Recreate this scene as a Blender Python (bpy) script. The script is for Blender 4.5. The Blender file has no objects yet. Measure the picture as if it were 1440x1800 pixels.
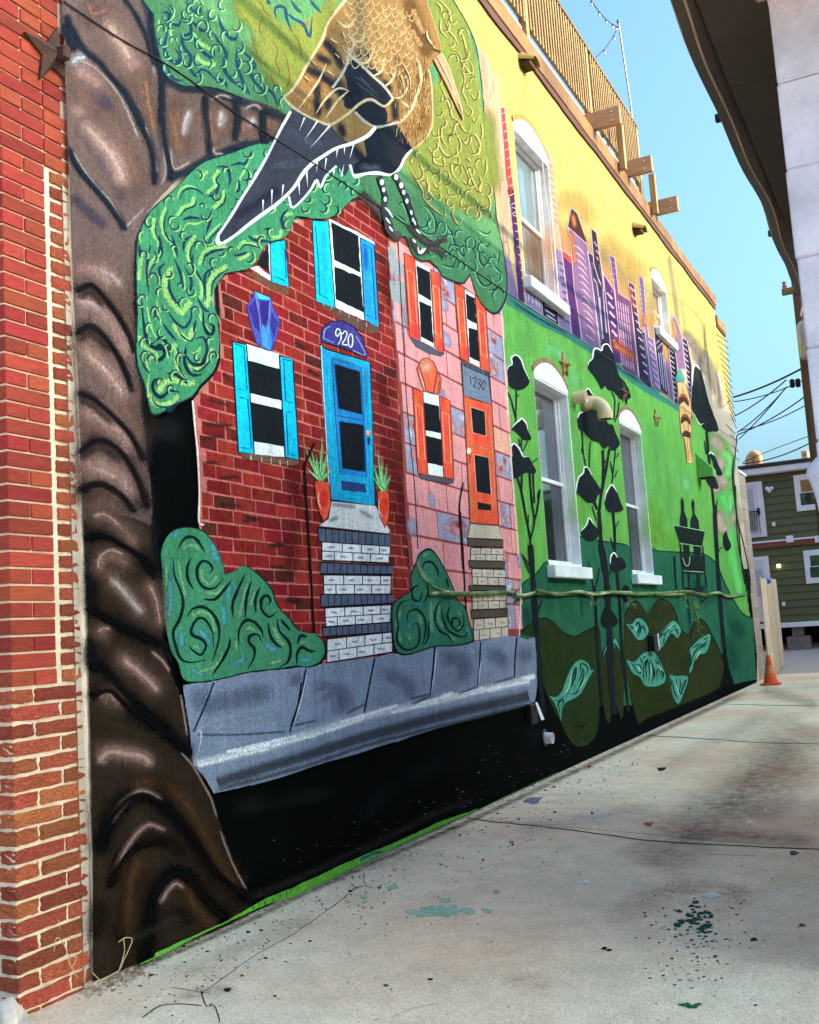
import bpy, bmesh, math, random
import numpy as np
from mathutils import Vector, Matrix
from mathutils.geometry import delaunay_2d_cdt
random.seed(11); rng = np.random.default_rng(5)
SC = bpy.context.scene
COL = SC.collection
# ------------------------------------------------------------------ camera
FPX = 1840.5768                      # focal length in pixels of a 1440 wide picture
YAW, PITCH, ROLL = (math.radians(a) for a in (26.26043, 6.66866, -3.73684))
CAM = np.array([0.0, 0.0, 1.5])
_f = np.array([-math.sin(YAW)*math.cos(PITCH), math.cos(YAW)*math.cos(PITCH), math.sin(PITCH)])
_r = np.cross(_f, [0, 0, 1]); _r /= np.linalg.norm(_r)
_u = np.cross(_r, _f)
_r2 = math.cos(ROLL)*_r + math.sin(ROLL)*_u
_u2 = -math.sin(ROLL)*_r + math.cos(ROLL)*_u
cam_d = bpy.data.cameras.new('camera'); cam = bpy.data.objects.new('camera', cam_d); COL.objects.link(cam)
cam.matrix_world = Matrix([[_r2[i], _u2[i], -_f[i], CAM[i]] for i in range(3)] + [[0, 0, 0, 1]])
cam_d.sensor_fit = 'HORIZONTAL'; cam_d.sensor_width = 36; cam_d.lens = FPX/1440*36
cam_d.clip_start = 0.05; cam_d.clip_end = 2000
SC.camera = cam
# ------------------------------------------------------------------ light
SUN_EL, SUN_AZ = math.radians(22), math.radians(12)      # azimuth: from straight across the alley (+X) towards +Y
w = bpy.data.worlds.new('World'); SC.world = w; w.use_nodes = True
nt = w.node_tree; bg = nt.nodes['Background']
sky = nt.nodes.new('ShaderNodeTexSky'); sky.sky_type = 'NISHITA'; sky.sun_disc = False
sky.sun_elevation = SUN_EL; sky.sun_rotation = math.pi/2 - SUN_AZ
sky.air_density = 1.0; sky.dust_density = 8.5; sky.ozone_density = 4.0
tint = nt.nodes.new('ShaderNodeMix'); tint.data_type = 'RGBA'; tint.blend_type = 'MULTIPLY'
tint.inputs[0].default_value = 1.0; tint.inputs[7].default_value = (0.76, 1.01, 1.0, 1)
nt.links.new(sky.outputs[0], tint.inputs[6]); nt.links.new(tint.outputs[2], bg.inputs[0])
bg.inputs[1].default_value = 0.15
sl = bpy.data.lights.new('sun', 'SUN'); so = bpy.data.objects.new('sun', sl); COL.objects.link(so)
sl.energy = 2.0; sl.angle = math.radians(0.6); sl.color = (0.85, 0.66, 0.40)
sdir = Vector((math.cos(SUN_EL)*math.cos(SUN_AZ), math.cos(SUN_EL)*math.sin(SUN_AZ), math.sin(SUN_EL)))
so.rotation_euler = sdir.to_track_quat('Z', 'Y').to_euler(); so.location = (20, 5, 15)
SC.view_settings.view_transform = 'Standard'; SC.view_settings.look = 'None'
SC.view_settings.exposure = 2.07; SC.view_settings.gamma = 1.0; SC.view_settings.use_curve_mapping = False
SC.cycles.transparent_max_bounces = 48; SC.cycles.max_bounces = 8; SC.cycles.diffuse_bounces = 5
SC.cycles.use_denoising = True

# ------------------------------------------------------------------ geometry of the place
WX = -3.638                          # plane of the painted side wall
def ray(px, py):
    a, b = (px-720)/FPX, (py-900)/FPX
    return a*_r2 - b*_u2 + _f
def onx(px, py, X=WX):
    d = ray(px, py); return CAM + d*((X-CAM[0])/d[0])
def ony(px, py, Y):
    d = ray(px, py); return CAM + d*((Y-CAM[1])/d[1])
def onz(px, py, Z=0.0):
    d = ray(px, py); return CAM + d*((Z-CAM[2])/d[2])

# ------------------------------------------------------------------ colour: picture value of a shaded surface -> surface colour
KSH = (1.20, 1.03, 1.0)
KLIT = (0.42, 0.40, 0.46)
def lin(c):
    c = c/255.0
    return c/12.92 if c <= .04045 else ((c+.055)/1.055)**2.4
def P(r, g, b): return tuple(min(.86, lin(v)*k) for v, k in zip((r, g, b), KSH))
def PL(r, g, b): return tuple(min(.86, lin(v)*k) for v, k in zip((r, g, b), KLIT))

# ------------------------------------------------------------------ materials
MATS = {}
def mat(name, col, rough=.8, var=.15, scale=4.0, bump=0.0, bscale=60.0, metal=0.0, rnd=0.0, spec=.3, stretch=(1, 1, 1), col2=None, emit=None, dirt=None):
    """procedural surface: colour varied by two noises, optional second colour, per-object variation and bump"""
    if name in MATS: return MATS[name]
    m = bpy.data.materials.new(name); m.use_nodes = True; MATS[name] = m
    t = m.node_tree; n = t.nodes; L = t.links; b = n['Principled BSDF']
    b.inputs['Roughness'].default_value = rough; b.inputs['Metallic'].default_value = metal
    b.inputs['Specular IOR Level'].default_value = spec
    tc = n.new('ShaderNodeTexCoord'); mp = n.new('ShaderNodeMapping'); mp.inputs['Scale'].default_value = stretch
    L.new(tc.outputs['Object'], mp.inputs[0])
    vec = mp.outputs[0]
    if rnd:
        oi = n.new('ShaderNodeObjectInfo'); ad = n.new('ShaderNodeVectorMath'); ad.operation = 'ADD'
        sc_ = n.new('ShaderNodeMath'); sc_.operation = 'MULTIPLY'; sc_.inputs[1].default_value = 37.0
        L.new(oi.outputs['Random'], sc_.inputs[0]); L.new(mp.outputs[0], ad.inputs[0]); L.new(sc_.outputs[0], ad.inputs[1]); vec = ad.outputs[0]
    n1 = n.new('ShaderNodeTexNoise'); n1.inputs['Scale'].default_value = scale; n1.inputs['Detail'].default_value = 6; n1.inputs['Roughness'].default_value = .62
    L.new(vec, n1.inputs['Vector'])
    mr = n.new('ShaderNodeMapRange'); mr.inputs[1].default_value = .3; mr.inputs[2].default_value = .7
    mr.inputs[3].default_value = 1-var; mr.inputs[4].default_value = 1+var; L.new(n1.outputs[0], mr.inputs[0])
    hs = n.new('ShaderNodeHueSaturation'); hs.inputs['Color'].default_value = (*col, 1)
    L.new(mr.outputs[0], hs.inputs['Value'])
    if col2:
        mx = n.new('ShaderNodeMix'); mx.data_type = 'RGBA'; mx.inputs[6].default_value = (*col, 1); mx.inputs[7].default_value = (*col2, 1)
        n2 = n.new('ShaderNodeTexNoise'); n2.inputs['Scale'].default_value = scale*.55; n2.inputs['Detail'].default_value = 5
        L.new(vec, n2.inputs['Vector'])
        r2 = n.new('ShaderNodeMapRange'); r2.inputs[1].default_value = .42; r2.inputs[2].default_value = .62; L.new(n2.outputs[0], r2.inputs[0])
        L.new(r2.outputs[0], mx.inputs[0]); L.new(mx.outputs[2], hs.inputs['Color'])
    if rnd:
        m3 = n.new('ShaderNodeMapRange'); m3.inputs[3].default_value = .5-rnd*.014; m3.inputs[4].default_value = .5+rnd*.014
        L.new(oi.outputs['Random'], m3.inputs[0]); L.new(m3.outputs[0], hs.inputs['Hue'])
        m4 = n.new('ShaderNodeMath'); m4.operation = 'MULTIPLY'
        wn = n.new('ShaderNodeTexWhiteNoise'); wn.noise_dimensions = '1D'; L.new(oi.outputs['Random'], wn.inputs['W'])
        m5 = n.new('ShaderNodeMapRange'); m5.inputs[3].default_value = 1-rnd*.42; m5.inputs[4].default_value = 1+rnd*.45; L.new(wn.outputs[0], m5.inputs[0])
        L.new(mr.outputs[0], m4.inputs[0]); L.new(m5.outputs[0], m4.inputs[1]); L.new(m4.outputs[0], hs.inputs['Value'])
    L.new(hs.outputs[0], b.inputs['Base Color'])
    if bump:
        n3 = n.new('ShaderNodeTexNoise'); n3.inputs['Scale'].default_value = bscale; n3.inputs['Detail'].default_value = 5
        L.new(vec, n3.inputs['Vector'])
        bp = n.new('ShaderNodeBump'); bp.inputs['Strength'].default_value = bump; bp.inputs['Distance'].default_value = .01
        L.new(n3.outputs[0], bp.inputs['Height']); L.new(bp.outputs[0], b.inputs['Normal'])
    if emit:
        b.inputs['Emission Color'].default_value = (*emit[0], 1); b.inputs['Emission Strength'].default_value = emit[1]
    return m
def glass(name, col=(.05, .07, .09), rough=.03):
    if name in MATS: return MATS[name]
    m = bpy.data.materials.new(name); m.use_nodes = True; MATS[name] = m
    b = m.node_tree.nodes['Principled BSDF']; b.inputs['Base Color'].default_value = (*col, 1)
    b.inputs['Roughness'].default_value = rough; b.inputs['Specular IOR Level'].default_value = .9; b.inputs['IOR'].default_value = 1.6
    n = m.node_tree.nodes; tn = n.new('ShaderNodeTexNoise'); tn.inputs['Scale'].default_value = 1.7
    bp = n.new('ShaderNodeBump'); bp.inputs['Strength'].default_value = .04; m.node_tree.links.new(tn.outputs[0], bp.inputs['Height']); m.node_tree.links.new(bp.outputs[0], b.inputs['Normal'])
    return m

# ------------------------------------------------------------------ objects
def tag(o, label=None, cat=None, group=None, kind=None):
    if label: o['label'] = label
    if cat: o['category'] = cat
    if group: o['group'] = group
    if kind: o['kind'] = kind
    return o
def empty(name, loc=(0, 0, 0), **k):
    o = bpy.data.objects.new(name, None); COL.objects.link(o); o.location = loc; o.empty_display_size = .2
    return tag(o, **k)
class MB:
    """collects shapes; build() links them as one mesh object"""
    def __init__(s): s.v = []; s.f = []; s.sm = []
    def add(s, vs, fs, smooth=False):
        o = len(s.v); s.v += [tuple(map(float, v)) for v in vs]; s.f += [tuple(i+o for i in f) for f in fs]; s.sm += [smooth]*len(fs); return s
    def box(s, x0, x1, y0, y1, z0, z1):
        vs = [(x, y, z) for x in (x0, x1) for y in (y0, y1) for z in (z0, z1)]
        return s.add(vs, [(0, 1, 3, 2), (4, 6, 7, 5), (0, 4, 5, 1), (2, 3, 7, 6), (0, 2, 6, 4), (1, 5, 7, 3)])
    def cbox(s, x0, x1, y0, y1, z0, z1, c=.004):
        """box with chamfered edges"""
        bm = bmesh.new(); bmesh.ops.create_cube(bm, size=1)
        for v in bm.verts: v.co = Vector(((x0+x1)/2+v.co.x*(x1-x0), (y0+y1)/2+v.co.y*(y1-y0), (z0+z1)/2+v.co.z*(z1-z0)))
        bmesh.ops.bevel(bm, geom=list(bm.edges), offset=c, segments=1, affect='EDGES')
        bm.verts.index_update(); s.add([v.co for v in bm.verts], [[v.index for v in f.verts] for f in bm.faces]); bm.free(); return s
    def prism(s, poly, ax, a0, a1):
        """poly in the two other axes (cyclic order), extruded along axis ax"""
        n = len(poly)
        def p(q, a): r = [q[0], q[1]]; r.insert(ax, a); return r
        vs = [p(q, a0) for q in poly]+[p(q, a1) for q in poly]
        return s.add(vs, [tuple(range(n))[::-1], tuple(range(n, 2*n))]+[(i, (i+1) % n, n+(i+1) % n, n+i) for i in range(n)])
    def tube(s, pts, r, seg=8, cap=True, r1=None):
        pts = [Vector(p) for p in pts]; n = len(pts); rr = np.linspace(r, r if r1 is None else r1, n)
        vs = []; prev = None
        for i, p in enumerate(pts):
            t = (pts[min(i+1, n-1)]-pts[max(i-1, 0)]).normalized()
            if prev is None: a = t.orthogonal().normalized()
            else: a = (prev-t*prev.dot(t)).normalized()
            prev = a; b = t.cross(a)
            for k in range(seg):
                g = 2*math.pi*k/seg; vs.append(p+(a*math.cos(g)+b*math.sin(g))*rr[i])
        fs = [(i*seg+k, i*seg+(k+1) % seg, (i+1)*seg+(k+1) % seg, (i+1)*seg+k) for i in range(n-1) for k in range(seg)]
        s.add(vs, fs, True)
        if cap: s.add(vs[:seg], [tuple(range(seg))[::-1]]); s.add(vs[-seg:], [tuple(range(seg))])
        return s
    def lathe(s, prof, c, seg=16, axis='Z'):
        vs = []
        for r, h in prof:
            for k in range(seg):
                g = 2*math.pi*k/seg; q = (r*math.cos(g), r*math.sin(g), h)
                if axis == 'X': q = (h, q[0], q[1])
                vs.append((c[0]+q[0], c[1]+q[1], c[2]+q[2]))
        fs = [(i*seg+k, i*seg+(k+1) % seg, (i+1)*seg+(k+1) % seg, (i+1)*seg+k) for i in range(len(prof)-1) for k in range(seg)]
        return s.add(vs, fs, True)
    def build(s, name, m, parent=None, **k):
        me = bpy.data.meshes.new(name); me.from_pydata(s.v, [], s.f)
        me.polygons.foreach_set('use_smooth', s.sm); me.materials.append(m); me.update()
        o = bpy.data.objects.new(name, me); COL.objects.link(o); o.parent = parent
        if parent is not None: o.matrix_parent_inverse = Matrix.Translation(-parent_loc(parent))
        return tag(o, **k)
def parent_loc(o):
    p = Vector((0, 0, 0))
    while o is not None: p += Vector(o.location); o = o.parent if (o.type == 'EMPTY') else None
    return p
def inst(src, parent, loc, scale=None, name=None):
    o = src.copy(); COL.objects.link(o); o.parent = parent; o.matrix_parent_inverse = src.matrix_parent_inverse.copy()
    if name: o.name = name
    o.location = loc
    if scale: o.scale = scale
    return o
def smooth_pts(pts, k=4, closed=False):
    p = np.array(pts, float); n = len(p); out = []
    if n < 3 and not closed: return p
    rngk = range(n) if closed else range(n-1)
    for i in rngk:
        a, b = p[i], p[(i+1) % n]
        z = p[(i-1) % n] if (closed or i > 0) else 2*a-b
        d = p[(i+2) % n] if (closed or i < n-2) else 2*b-a
        for j in range(k):
            t = j/k
            out.append(.5*((2*a)+(-z+b)*t+(2*z-5*a+4*b-d)*t*t+(-z+3*a-3*b+d)*t**3))
    if not closed: out.append(p[-1])
    return np.array(out)
# ================================================================== GROUND
M_conc = mat('concrete', P(234, 214, 190), .9, .06, .9, .6, 70, col2=P(218, 196, 170))
def concrete():
    m = MATS['concrete']; t = m.node_tree; n = t.nodes; L = t.links; b = n['Principled BSDF']; src = b.inputs['Base Color'].links[0].from_socket
    tc = n.new('ShaderNodeTexCoord')
    def noise(scale, lo, hi, det=4, st=None):
        a = n.new('ShaderNodeTexNoise'); a.inputs['Scale'].default_value = scale; a.inputs['Detail'].default_value = det; a.inputs['Roughness'].default_value = .7
        if st: mp = n.new('ShaderNodeMapping'); mp.inputs['Scale'].default_value = st; L.new(tc.outputs['Object'], mp.inputs[0]); L.new(mp.outputs[0], a.inputs['Vector'])
        else: L.new(tc.outputs['Object'], a.inputs['Vector'])
        r = n.new('ShaderNodeMapRange'); r.inputs[1].default_value = .3; r.inputs[2].default_value = .7; r.inputs[3].default_value = lo; r.inputs[4].default_value = hi; L.new(a.outputs[0], r.inputs[0]); return r.outputs[0]
    f = [noise(150, .66, 1.34, 4), noise(42, .80, 1.2, 6), noise(6, .88, 1.12), noise(1.6, .92, 1.07, 6, (1.2, .6, 1)), noise(.45, .95, 1.04)]
    cur = f[0]
    for x in f[1:]: q = n.new('ShaderNodeMath'); q.operation = 'MULTIPLY'; L.new(cur, q.inputs[0]); L.new(x, q.inputs[1]); cur = q.outputs[0]
    mx = n.new('ShaderNodeMix'); mx.data_type = 'RGBA'; mx.blend_type = 'MULTIPLY'; mx.inputs[0].default_value = 1; L.new(src, mx.inputs[6])
    cb = n.new('ShaderNodeCombineColor'); [L.new(cur, cb.inputs[i]) for i in range(3)]; L.new(cb.outputs[0], mx.inputs[7])
    # faint rust and violet tints as in old, stained concrete
    tn = n.new('ShaderNodeMix'); tn.data_type = 'RGBA'; tn.blend_type = 'MULTIPLY'; tn.inputs[7].default_value = (1.0, .88, .80, 1); L.new(noise(.8, 0, .9, 5), tn.inputs[0]); L.new(mx.outputs[2], tn.inputs[6])
    L.new(tn.outputs[2], b.inputs['Base Color'])
concrete()
M_conc2 = mat('concrete_dark_bed', P(70, 62, 55), .95, .2, 3, .4, 40)
M_far = mat('pale_yard_paving', P(175, 165, 158), .9, .12, .4, .2, 20)
def gz(Y): return 0.0 if Y < 26.5 else min(.75, (Y-26.5)*.125)
mb = MB(); ys = [-80, -4, 0, 8, 16, 24, 26.5, 28.5, 30.5, 32.5, 60, 200, 900]; xs = [-500, -60, -12, -3.9, 0, 6, 60, 500]
vs = [(x, y, gz(y)-.035) for y in ys for x in xs]; nx = len(xs)
mb.add(vs, [(j*nx+i, j*nx+i+1, (j+1)*nx+i+1, (j+1)*nx+i) for j in range(len(ys)-1) for i in range(nx-1)])
ground = mb.build('ground', M_far, kind='structure')
def J(n, X):      # joints between the slabs, as they run in the alley
    return [-6.0, 7.94-.29*(X+3.57), 13.70-.42*(X+3.53), 19.2-.45*(X+3.5), 26.45][n] if n not in (0, 4) else [-6.0, 0, 0, 0, 26.45][n]
for n in range(4):
    g = .006
    x0, x1 = WX-.02 if n else WX-1.2, 5.0
    xs_ = [x0, -2.8, -2.0, -1.0, 0.0, 2.0, x1]
    lo = [(x, J(n, x)+g+random.uniform(0, .006)) for x in xs_]; hi = [(x, J(n+1, x)-g-random.uniform(0, .006)) for x in xs_]
    mb = MB(); k = len(xs_); z = [0, .0, 0, 0][n]
    top = [(x, y, z) for x, y in lo]+[(x, y, z) for x, y in hi]
    bot = [(x, y, z-.03) for x, y in lo]+[(x, y, z-.03) for x, y in hi]
    mb.add(top+bot, [(i, i+1, k+i+1, k+i) for i in range(k-1)]+[(2*k+i, 2*k+i+1, i+1, i) for i in range(k-1)]+[(k+i, k+i+1, 3*k+i+1, 3*k+i) for i in range(k-1)])
    mb.build('concrete_slab', M_conc, ground)

# ================================================================== PAINTED ROW HOUSE
house = empty('row_house', (-6, 12, 0), label='tall row house with a huge painted side wall, brick corner and roof deck', cat='building')
WY0, WY1, WTOP = 3.79, 24.1, 8.19
WINS = dict(lower_a=(10.62, 11.80, 2.16, 4.20, .25), lower_b=(14.06, 15.28, 2.14, 4.23, .25), upper_a=(10.62, 11.80, 5.33, 7.06, .25), upper_b=(16.98, 18.12, 6.28, 7.16, .22))
def win_poly(wd, n=12, grow=0.0):
    y0, y1, z0, z1, a = wd; y0 -= grow; y1 += grow; z0 -= grow; z1 += grow
    pts = [(y0, z0), (y1, z0), (y1, z1)]
    return pts+[(y0, z1)]
def arch_poly(wd, n=14):
    y0, y1, z0, z1, a = wd; lo = .05
    top = [(y1-(y1-y0)*i/n, z1+lo+(a-lo)*math.sin(math.pi*i/n)**.8) for i in range(n+1)]
    return [(y0, z1), (y1, z1)]+top
HOLES = [np.array(win_poly(wd)) for wd in WINS.values()]
def inside(poly, pts):
    x, y = pts[:, 0], pts[:, 1]; r = np.zeros(len(pts), bool); n = len(poly)
    for i in range(n):
        x0, y0 = poly[i]; x1, y1 = poly[(i+1) % n]
        c = ((y0 > y) != (y1 > y)) & (x < (x1-x0)*(y-y0)/((y1-y0) if y1 != y0 else 1e-12)+x0)
        r ^= c
    return r
WALLP = np.array([(3.70, -.02), (24.09, -.02), (24.09, 7.76), (23.1, 7.76), (23.1, 8.13), (3.70, 8.13)])
def cdt_fill(poly, holes=True, clip=False):
    """triangulate a simple polygon in wall coordinates (Y, Z), leaving out the window openings"""
    poly = np.array(poly, float); vs = [Vector(p) for p in poly]; n = len(poly)
    ed = [(i, (i+1) % n) for i in range(n)]
    use = []
    if holes:
        lo, hi = poly.min(0), poly.max(0)
        for h in HOLES:
            if (h.min(0) < hi).all() and (h.max(0) > lo).all():
                o = len(vs); vs += [Vector(p) for p in h]; ed += [(o+i, o+(i+1) % len(h)) for i in range(len(h))]; use.append(h)
    if clip:
        o = len(vs); vs += [Vector(p) for p in WALLP]; ed += [(o+i, o+(i+1) % len(WALLP)) for i in range(len(WALLP))]
    r = delaunay_2d_cdt(vs, ed, [], 0, 1e-6)
    V = np.array([tuple(v) for v in r[0]]); T = np.array([f for f in r[2] if len(f) == 3])
    if len(T) == 0: return V, []
    c = V[T].mean(1); ok = inside(poly, c)
    for h in use: ok &= ~inside(h, c)
    if clip: ok &= inside(WALLP, c)
    return V, T[ok].tolist()
M_stucco = mat('stucco_primer', P(176, 166, 150), .9, .08, 2.5, .5, 120)
V, T = cdt_fill([(WY0-.06, -.1), (WY1, -.1), (WY1, 7.78), (23.1, 7.8), (23.1, WTOP), (WY0-.06, WTOP)])
mb = MB(); mb.add([(WX, y, z) for y, z in V], T)
wall = mb.build('side_wall', M_stucco, house)
# rest of the body
M_brickfar = mat('plain_brick_far', P(150, 70, 50), .9, .2, 6)
mb = MB()
mb.add([(-12, 3.36, -.1), (-12, 24.1, -.1), (-12, 24.1, 8.2), (-12, 3.36, 8.2), (WX, 24.1, -.1), (WX, 24.1, 7.8), (WX-.5, 3.5, -.1), (WX-.5, 3.5, 8.2)],
       [(0, 1, 2, 3), (1, 4, 5, 2), (6, 0, 3, 7)])
mb.build('rear_wall', M_brickfar, house)
mb = MB(); mb.box(-12, WX-.02, 3.4, 23.1, 8.1, 8.2); mb.build('roof', mat('roof_tar', (.08, .08, .08), .9), house)
# ---- windows
M_white = mat('white_window_paint', P(226, 234, 238), .5, .10, 5, .35, 60, col2=P(206, 214, 216))
M_whitev = mat('white_vinyl', P(210, 218, 222), .4, .10, 7)
M_darkglass = glass('dark_window_glass', (.012, .016, .018), .05)
M_blind = glass('glass_over_pale_blind', P(72, 77, 88), .06)
M_skyglass = glass('sky_reflecting_glass', P(88, 110, 122), .04)
M_amber = glass('brown_glass', P(92, 74, 50), .08)
def make_window(nm, wd, up, lo, label):
    y0, y1, z0, z1, a = wd; D = .17; f = .04
    mb = MB()
    # plastered reveals
    mb.box(WX-D, WX+.004, y1-.02, y1+.0, z0, z1); mb.box(WX-D, WX-.004, y0, y0+.02, z0, z1); mb.box(WX-D, WX+.004, y0+.02, y1-.02, z1-.02, z1); mb.box(WX-D, WX+.004, y0+.02, y1-.02, z0-.02, z0+.015)
    wn = mb.build('window', M_white, house, label=label)
    mb = MB(); mb.prism(arch_poly(wd), 0, WX-.02, WX+.012); mb.build('arch_panel', M_white, wn)
    ap = arch_poly(wd)[2:]; mb = MB(); rim = [(y_+(y_-(y0+y1)/2)*.03, z_) for y_, z_ in ap]+[(y_+(y_-(y0+y1)/2)*.06, z_+.05) for y_, z_ in ap[::-1]]; mb.prism(rim, 0, WX-.01, WX+.016); mb.build('arch_rim', mat('tan_arch_brick', P(132, 106, 78), .9, .25, 14, .5, 40) if wd[2] < 5 else mat('gold_arch_brick', PL(216, 176, 84), .9, .2, 14, .5, 40), wn)
    zm = z0+(z1-z0)*.47; i0, i1 = y0+.02, y1-.02
    fr = MB()
    fr.cbox(WX-D, WX-D+.07, i0, i0+f, z0+.015, z1-.02, .005); fr.cbox(WX-D, WX-D+.07, i1-f, i1, z0+.015, z1-.02, .005)
    fr.cbox(WX-D, WX-D+.07, i0+f, i1-f, z1-.02-f, z1-.02, .005); fr.cbox(WX-D, WX-D+.07, i0+f, i1-f, z0+.015, z0+.015+f, .005)
    fr.build('frame', M_whitev, wn)
    s = MB(); s.cbox(WX-D+.015, WX-D+.055, i0+f, i1-f, zm-.02, zm+.025, .004)
    for (a0, a1, dx) in ((zm+.025, z1-.02-f, .0), (z0+.015+f, zm-.02, .02)):
        s.cbox(WX-D+.005+dx*.5, WX-D+.04+dx*.5, i0+f, i0+f+.035, a0, a1, .003); s.cbox(WX-D+.005+dx*.5, WX-D+.04+dx*.5, i1-f-.035, i1-f, a0, a1, .003)
    s.build('sash', M_whitev, wn)
    g = MB(); g.box(WX-D+.004, WX-D+.016, i0+f+.035, i1-f-.035, zm+.026, z1-.021-f); g.build('pane', up, wn, label='upper pane')
    g = MB(); g.box(WX-D+.012, WX-D+.024, i0+f+.035, i1-f-.035, z0+.016+f, zm-.021); g.build('pane', lo, wn, label='lower pane')
    s = MB(); s.cbox(WX-.18, WX+.09, y0-.05, y1+.12, z0-.155, z0-.022, .008); s.build('sill', M_white, wn)
    return wn
make_window('lower_a', WINS['lower_a'], M_blind, M_darkglass, 'white arched window low on the green wall, beside the pink painted house')
make_window('lower_b', WINS['lower_b'], M_blind, M_darkglass, 'white arched window low on the green wall, farther from the street')
make_window('upper_a', WINS['upper_a'], M_skyglass, M_amber, 'white arched upper window among the painted towers, nearer the street')
make_window('upper_b', WINS['upper_b'], M_amber, M_skyglass, 'small arched upper window among the painted towers, farther from the street')

# ---- brick corner
M_mort = mat('cream_mortar', P(214, 202, 176), .95, .16, 9, .9, 60)
M_bt = mat('smooth_red_brick', P(158, 64, 47), .9, .26, 14, .5, 70, rnd=.62, col2=P(140, 56, 44), stretch=(1, .3, 1))
M_bo = mat('old_orange_brick', P(184, 102, 66), .95, .34, 22, .9, 70, rnd=.8, col2=P(150, 70, 52))
CY = 3.352
mb = MB(); mb.box(WX-.9, WX-.012, CY+.006, 3.80, -.05, 8.1)
strip = mb.build('brick_corner', M_mort, house, label='bare brick corner with thick cream mortar')
# ragged cream caulk line between the bricks and the stucco
mb = MB(); zz = np.linspace(-.02, 8.1, 160)
ed = [(3.775+.012*math.sin(z*3.1)+random.uniform(-.004, .004), 3.812+.008*math.sin(z*1.7+1)+random.uniform(-.006, .006)) for z in zz]
vs = []
for z, (a, b) in zip(zz, ed): vs += [(WX-.012, a, z), (WX+.009, a+.006, z), (WX+.010, b-.005, z), (WX-.004, b, z)]
mb.add(vs, [(4*i+k, 4*i+k+1, 4*i+k+5, 4*i+k+4) for i in range(len(zz)-1) for k in range(3)]); mb.build('caulk_line', mat('cream_caulk', P(214, 206, 186), .9, .18, 12, .6, 40), strip)
def brick_proto(nm, m, ch):
    b = MB(); bm = bmesh.new(); bmesh.ops.create_cube(bm, size=1)
    bmesh.ops.bevel(bm, geom=list(bm.edges), offset=ch, segments=1, affect='EDGES'); bm.verts.index_update()
    b.add([v.co for v in bm.verts], [[v.index for v in f.verts] for f in bm.faces]); bm.free()
    return b.build('brick', m, strip)
def rough_proto(m, amp, seed):
    bm = bmesh.new(); bmesh.ops.create_cube(bm, size=1); bmesh.ops.bevel(bm, geom=list(bm.edges), offset=.035, segments=1, affect='EDGES'); bmesh.ops.subdivide_edges(bm, edges=[e for e in bm.edges if e.calc_length() > .5], cuts=3, use_grid_fill=True); r = random.Random(seed)
    for v in bm.verts: v.co += Vector((r.uniform(-.6, .3)*amp, r.uniform(-.35, .35)*amp, r.uniform(-1, 1)*amp))
    bm.verts.index_update(); q = MB(); q.add([v.co for v in bm.verts], [[v.index for v in f.verts] for f in bm.faces]); bm.free(); return q.build('brick', m, strip)
pt = brick_proto('brick', M_bt, .03); POS = [rough_proto(M_bo, .075, k) for k in range(4)]; po = 'old'
used = {}
def brick(pr, y0, y1, z0, z1, dep=.11, xo=0.0):
    if pr == 'old': pr = random.choice(POS)
    o = pr if pr.name not in used else inst(pr, strip, (0, 0, 0))
    used[pr.name] = 1
    j = lambda s: random.uniform(-s, s)
    o.location = (WX-dep/2+xo+j(.002), (y0+y1)/2, (z0+z1)/2); o.scale = (dep, y1-y0, z1-z0)
    o.rotation_euler = (j(.004), 0, j(.004))
C = .0757
nz = int(5.4/C)
for k in range(-1, nz):
    z = .02+k*C
    if z < 1.34:            # old courses, wide mortar
        h = (z+.004, z+C-.012+random.uniform(-.003, .002)); e = 3.775
        if k % 2:
            s = CY+.125+random.uniform(-.012, .012); brick(po, CY+random.uniform(0, .004), s, *h, dep=.21); brick(po, s+.019, e-random.uniform(0, .006), *h)
        else:
            s = CY+.285+random.uniform(-.015, .015); brick(po, CY+random.uniform(0, .004), s, *h, dep=.10); brick(po, s+.018, e-random.uniform(0, .006), *h)
            brick(po, CY+.002, CY+.1, *h, dep=.2, xo=-.115)
    else:
        h = (z+.0025, z+C-.008); e = CY+.262
        top = z > 3.86
        if k % 2: brick(pt, CY, e, *h, dep=.11); brick(pt, CY, CY+.1, *h, dep=.2, xo=-.118)
        else: brick(pt, CY, CY+.126, *h, dep=.21); brick(pt, CY+.135, e, *h)
        if top:
            brick(pt, e+.006, 3.782, *h)
        else:
            brick(po, e+.037+random.uniform(-.004, .004), 3.768+random.uniform(-.006, .004), z+.006, z+C-.015)

# ---- roof edge
M_wood = mat('weathered_deck_wood', PL(196, 146, 86), .75, .22, 3, .2, 30, stretch=(6, 1, 1), col2=PL(160, 112, 64))
M_woodn = mat('new_yellow_pine', PL(250, 208, 136), .7, .15, 4, .15, 40, stretch=(4, 4, .6), col2=PL(228, 178, 110))
M_woodg = mat('grey_brown_beam', P(170, 138, 108), .8, .2, 5, .2, 40, stretch=(1, 6, 6))
M_flash = mat('dark_red_flashing', PL(120, 48, 26), .6, .2, 5)
edge_pts = [6.5, 9.6, 12.74, 14.3, 17.2, 19.2, 21.3, 23.1]
for i in range(len(edge_pts)-1):
    a, b = edge_pts[i], edge_pts[i+1]; o = random.uniform(0, .02)
    mb = MB(); mb.cbox(WX-.3, WX+.045+o*.3, a+.003, b-.003, 8.20+random.uniform(-.01, .01), 8.42+random.uniform(-.02, .02), .006); mb.build('fascia_board', M_wood, house)
mb = MB(); mb.cbox(WX-.3, WX+.04, 23.1, 24.15, 7.80, 8.00, .006); mb.build('fascia_board', M_wood, house)
mb = MB(); ysf = np.linspace(6.5, 23.1, 60)
vs = []
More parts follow.
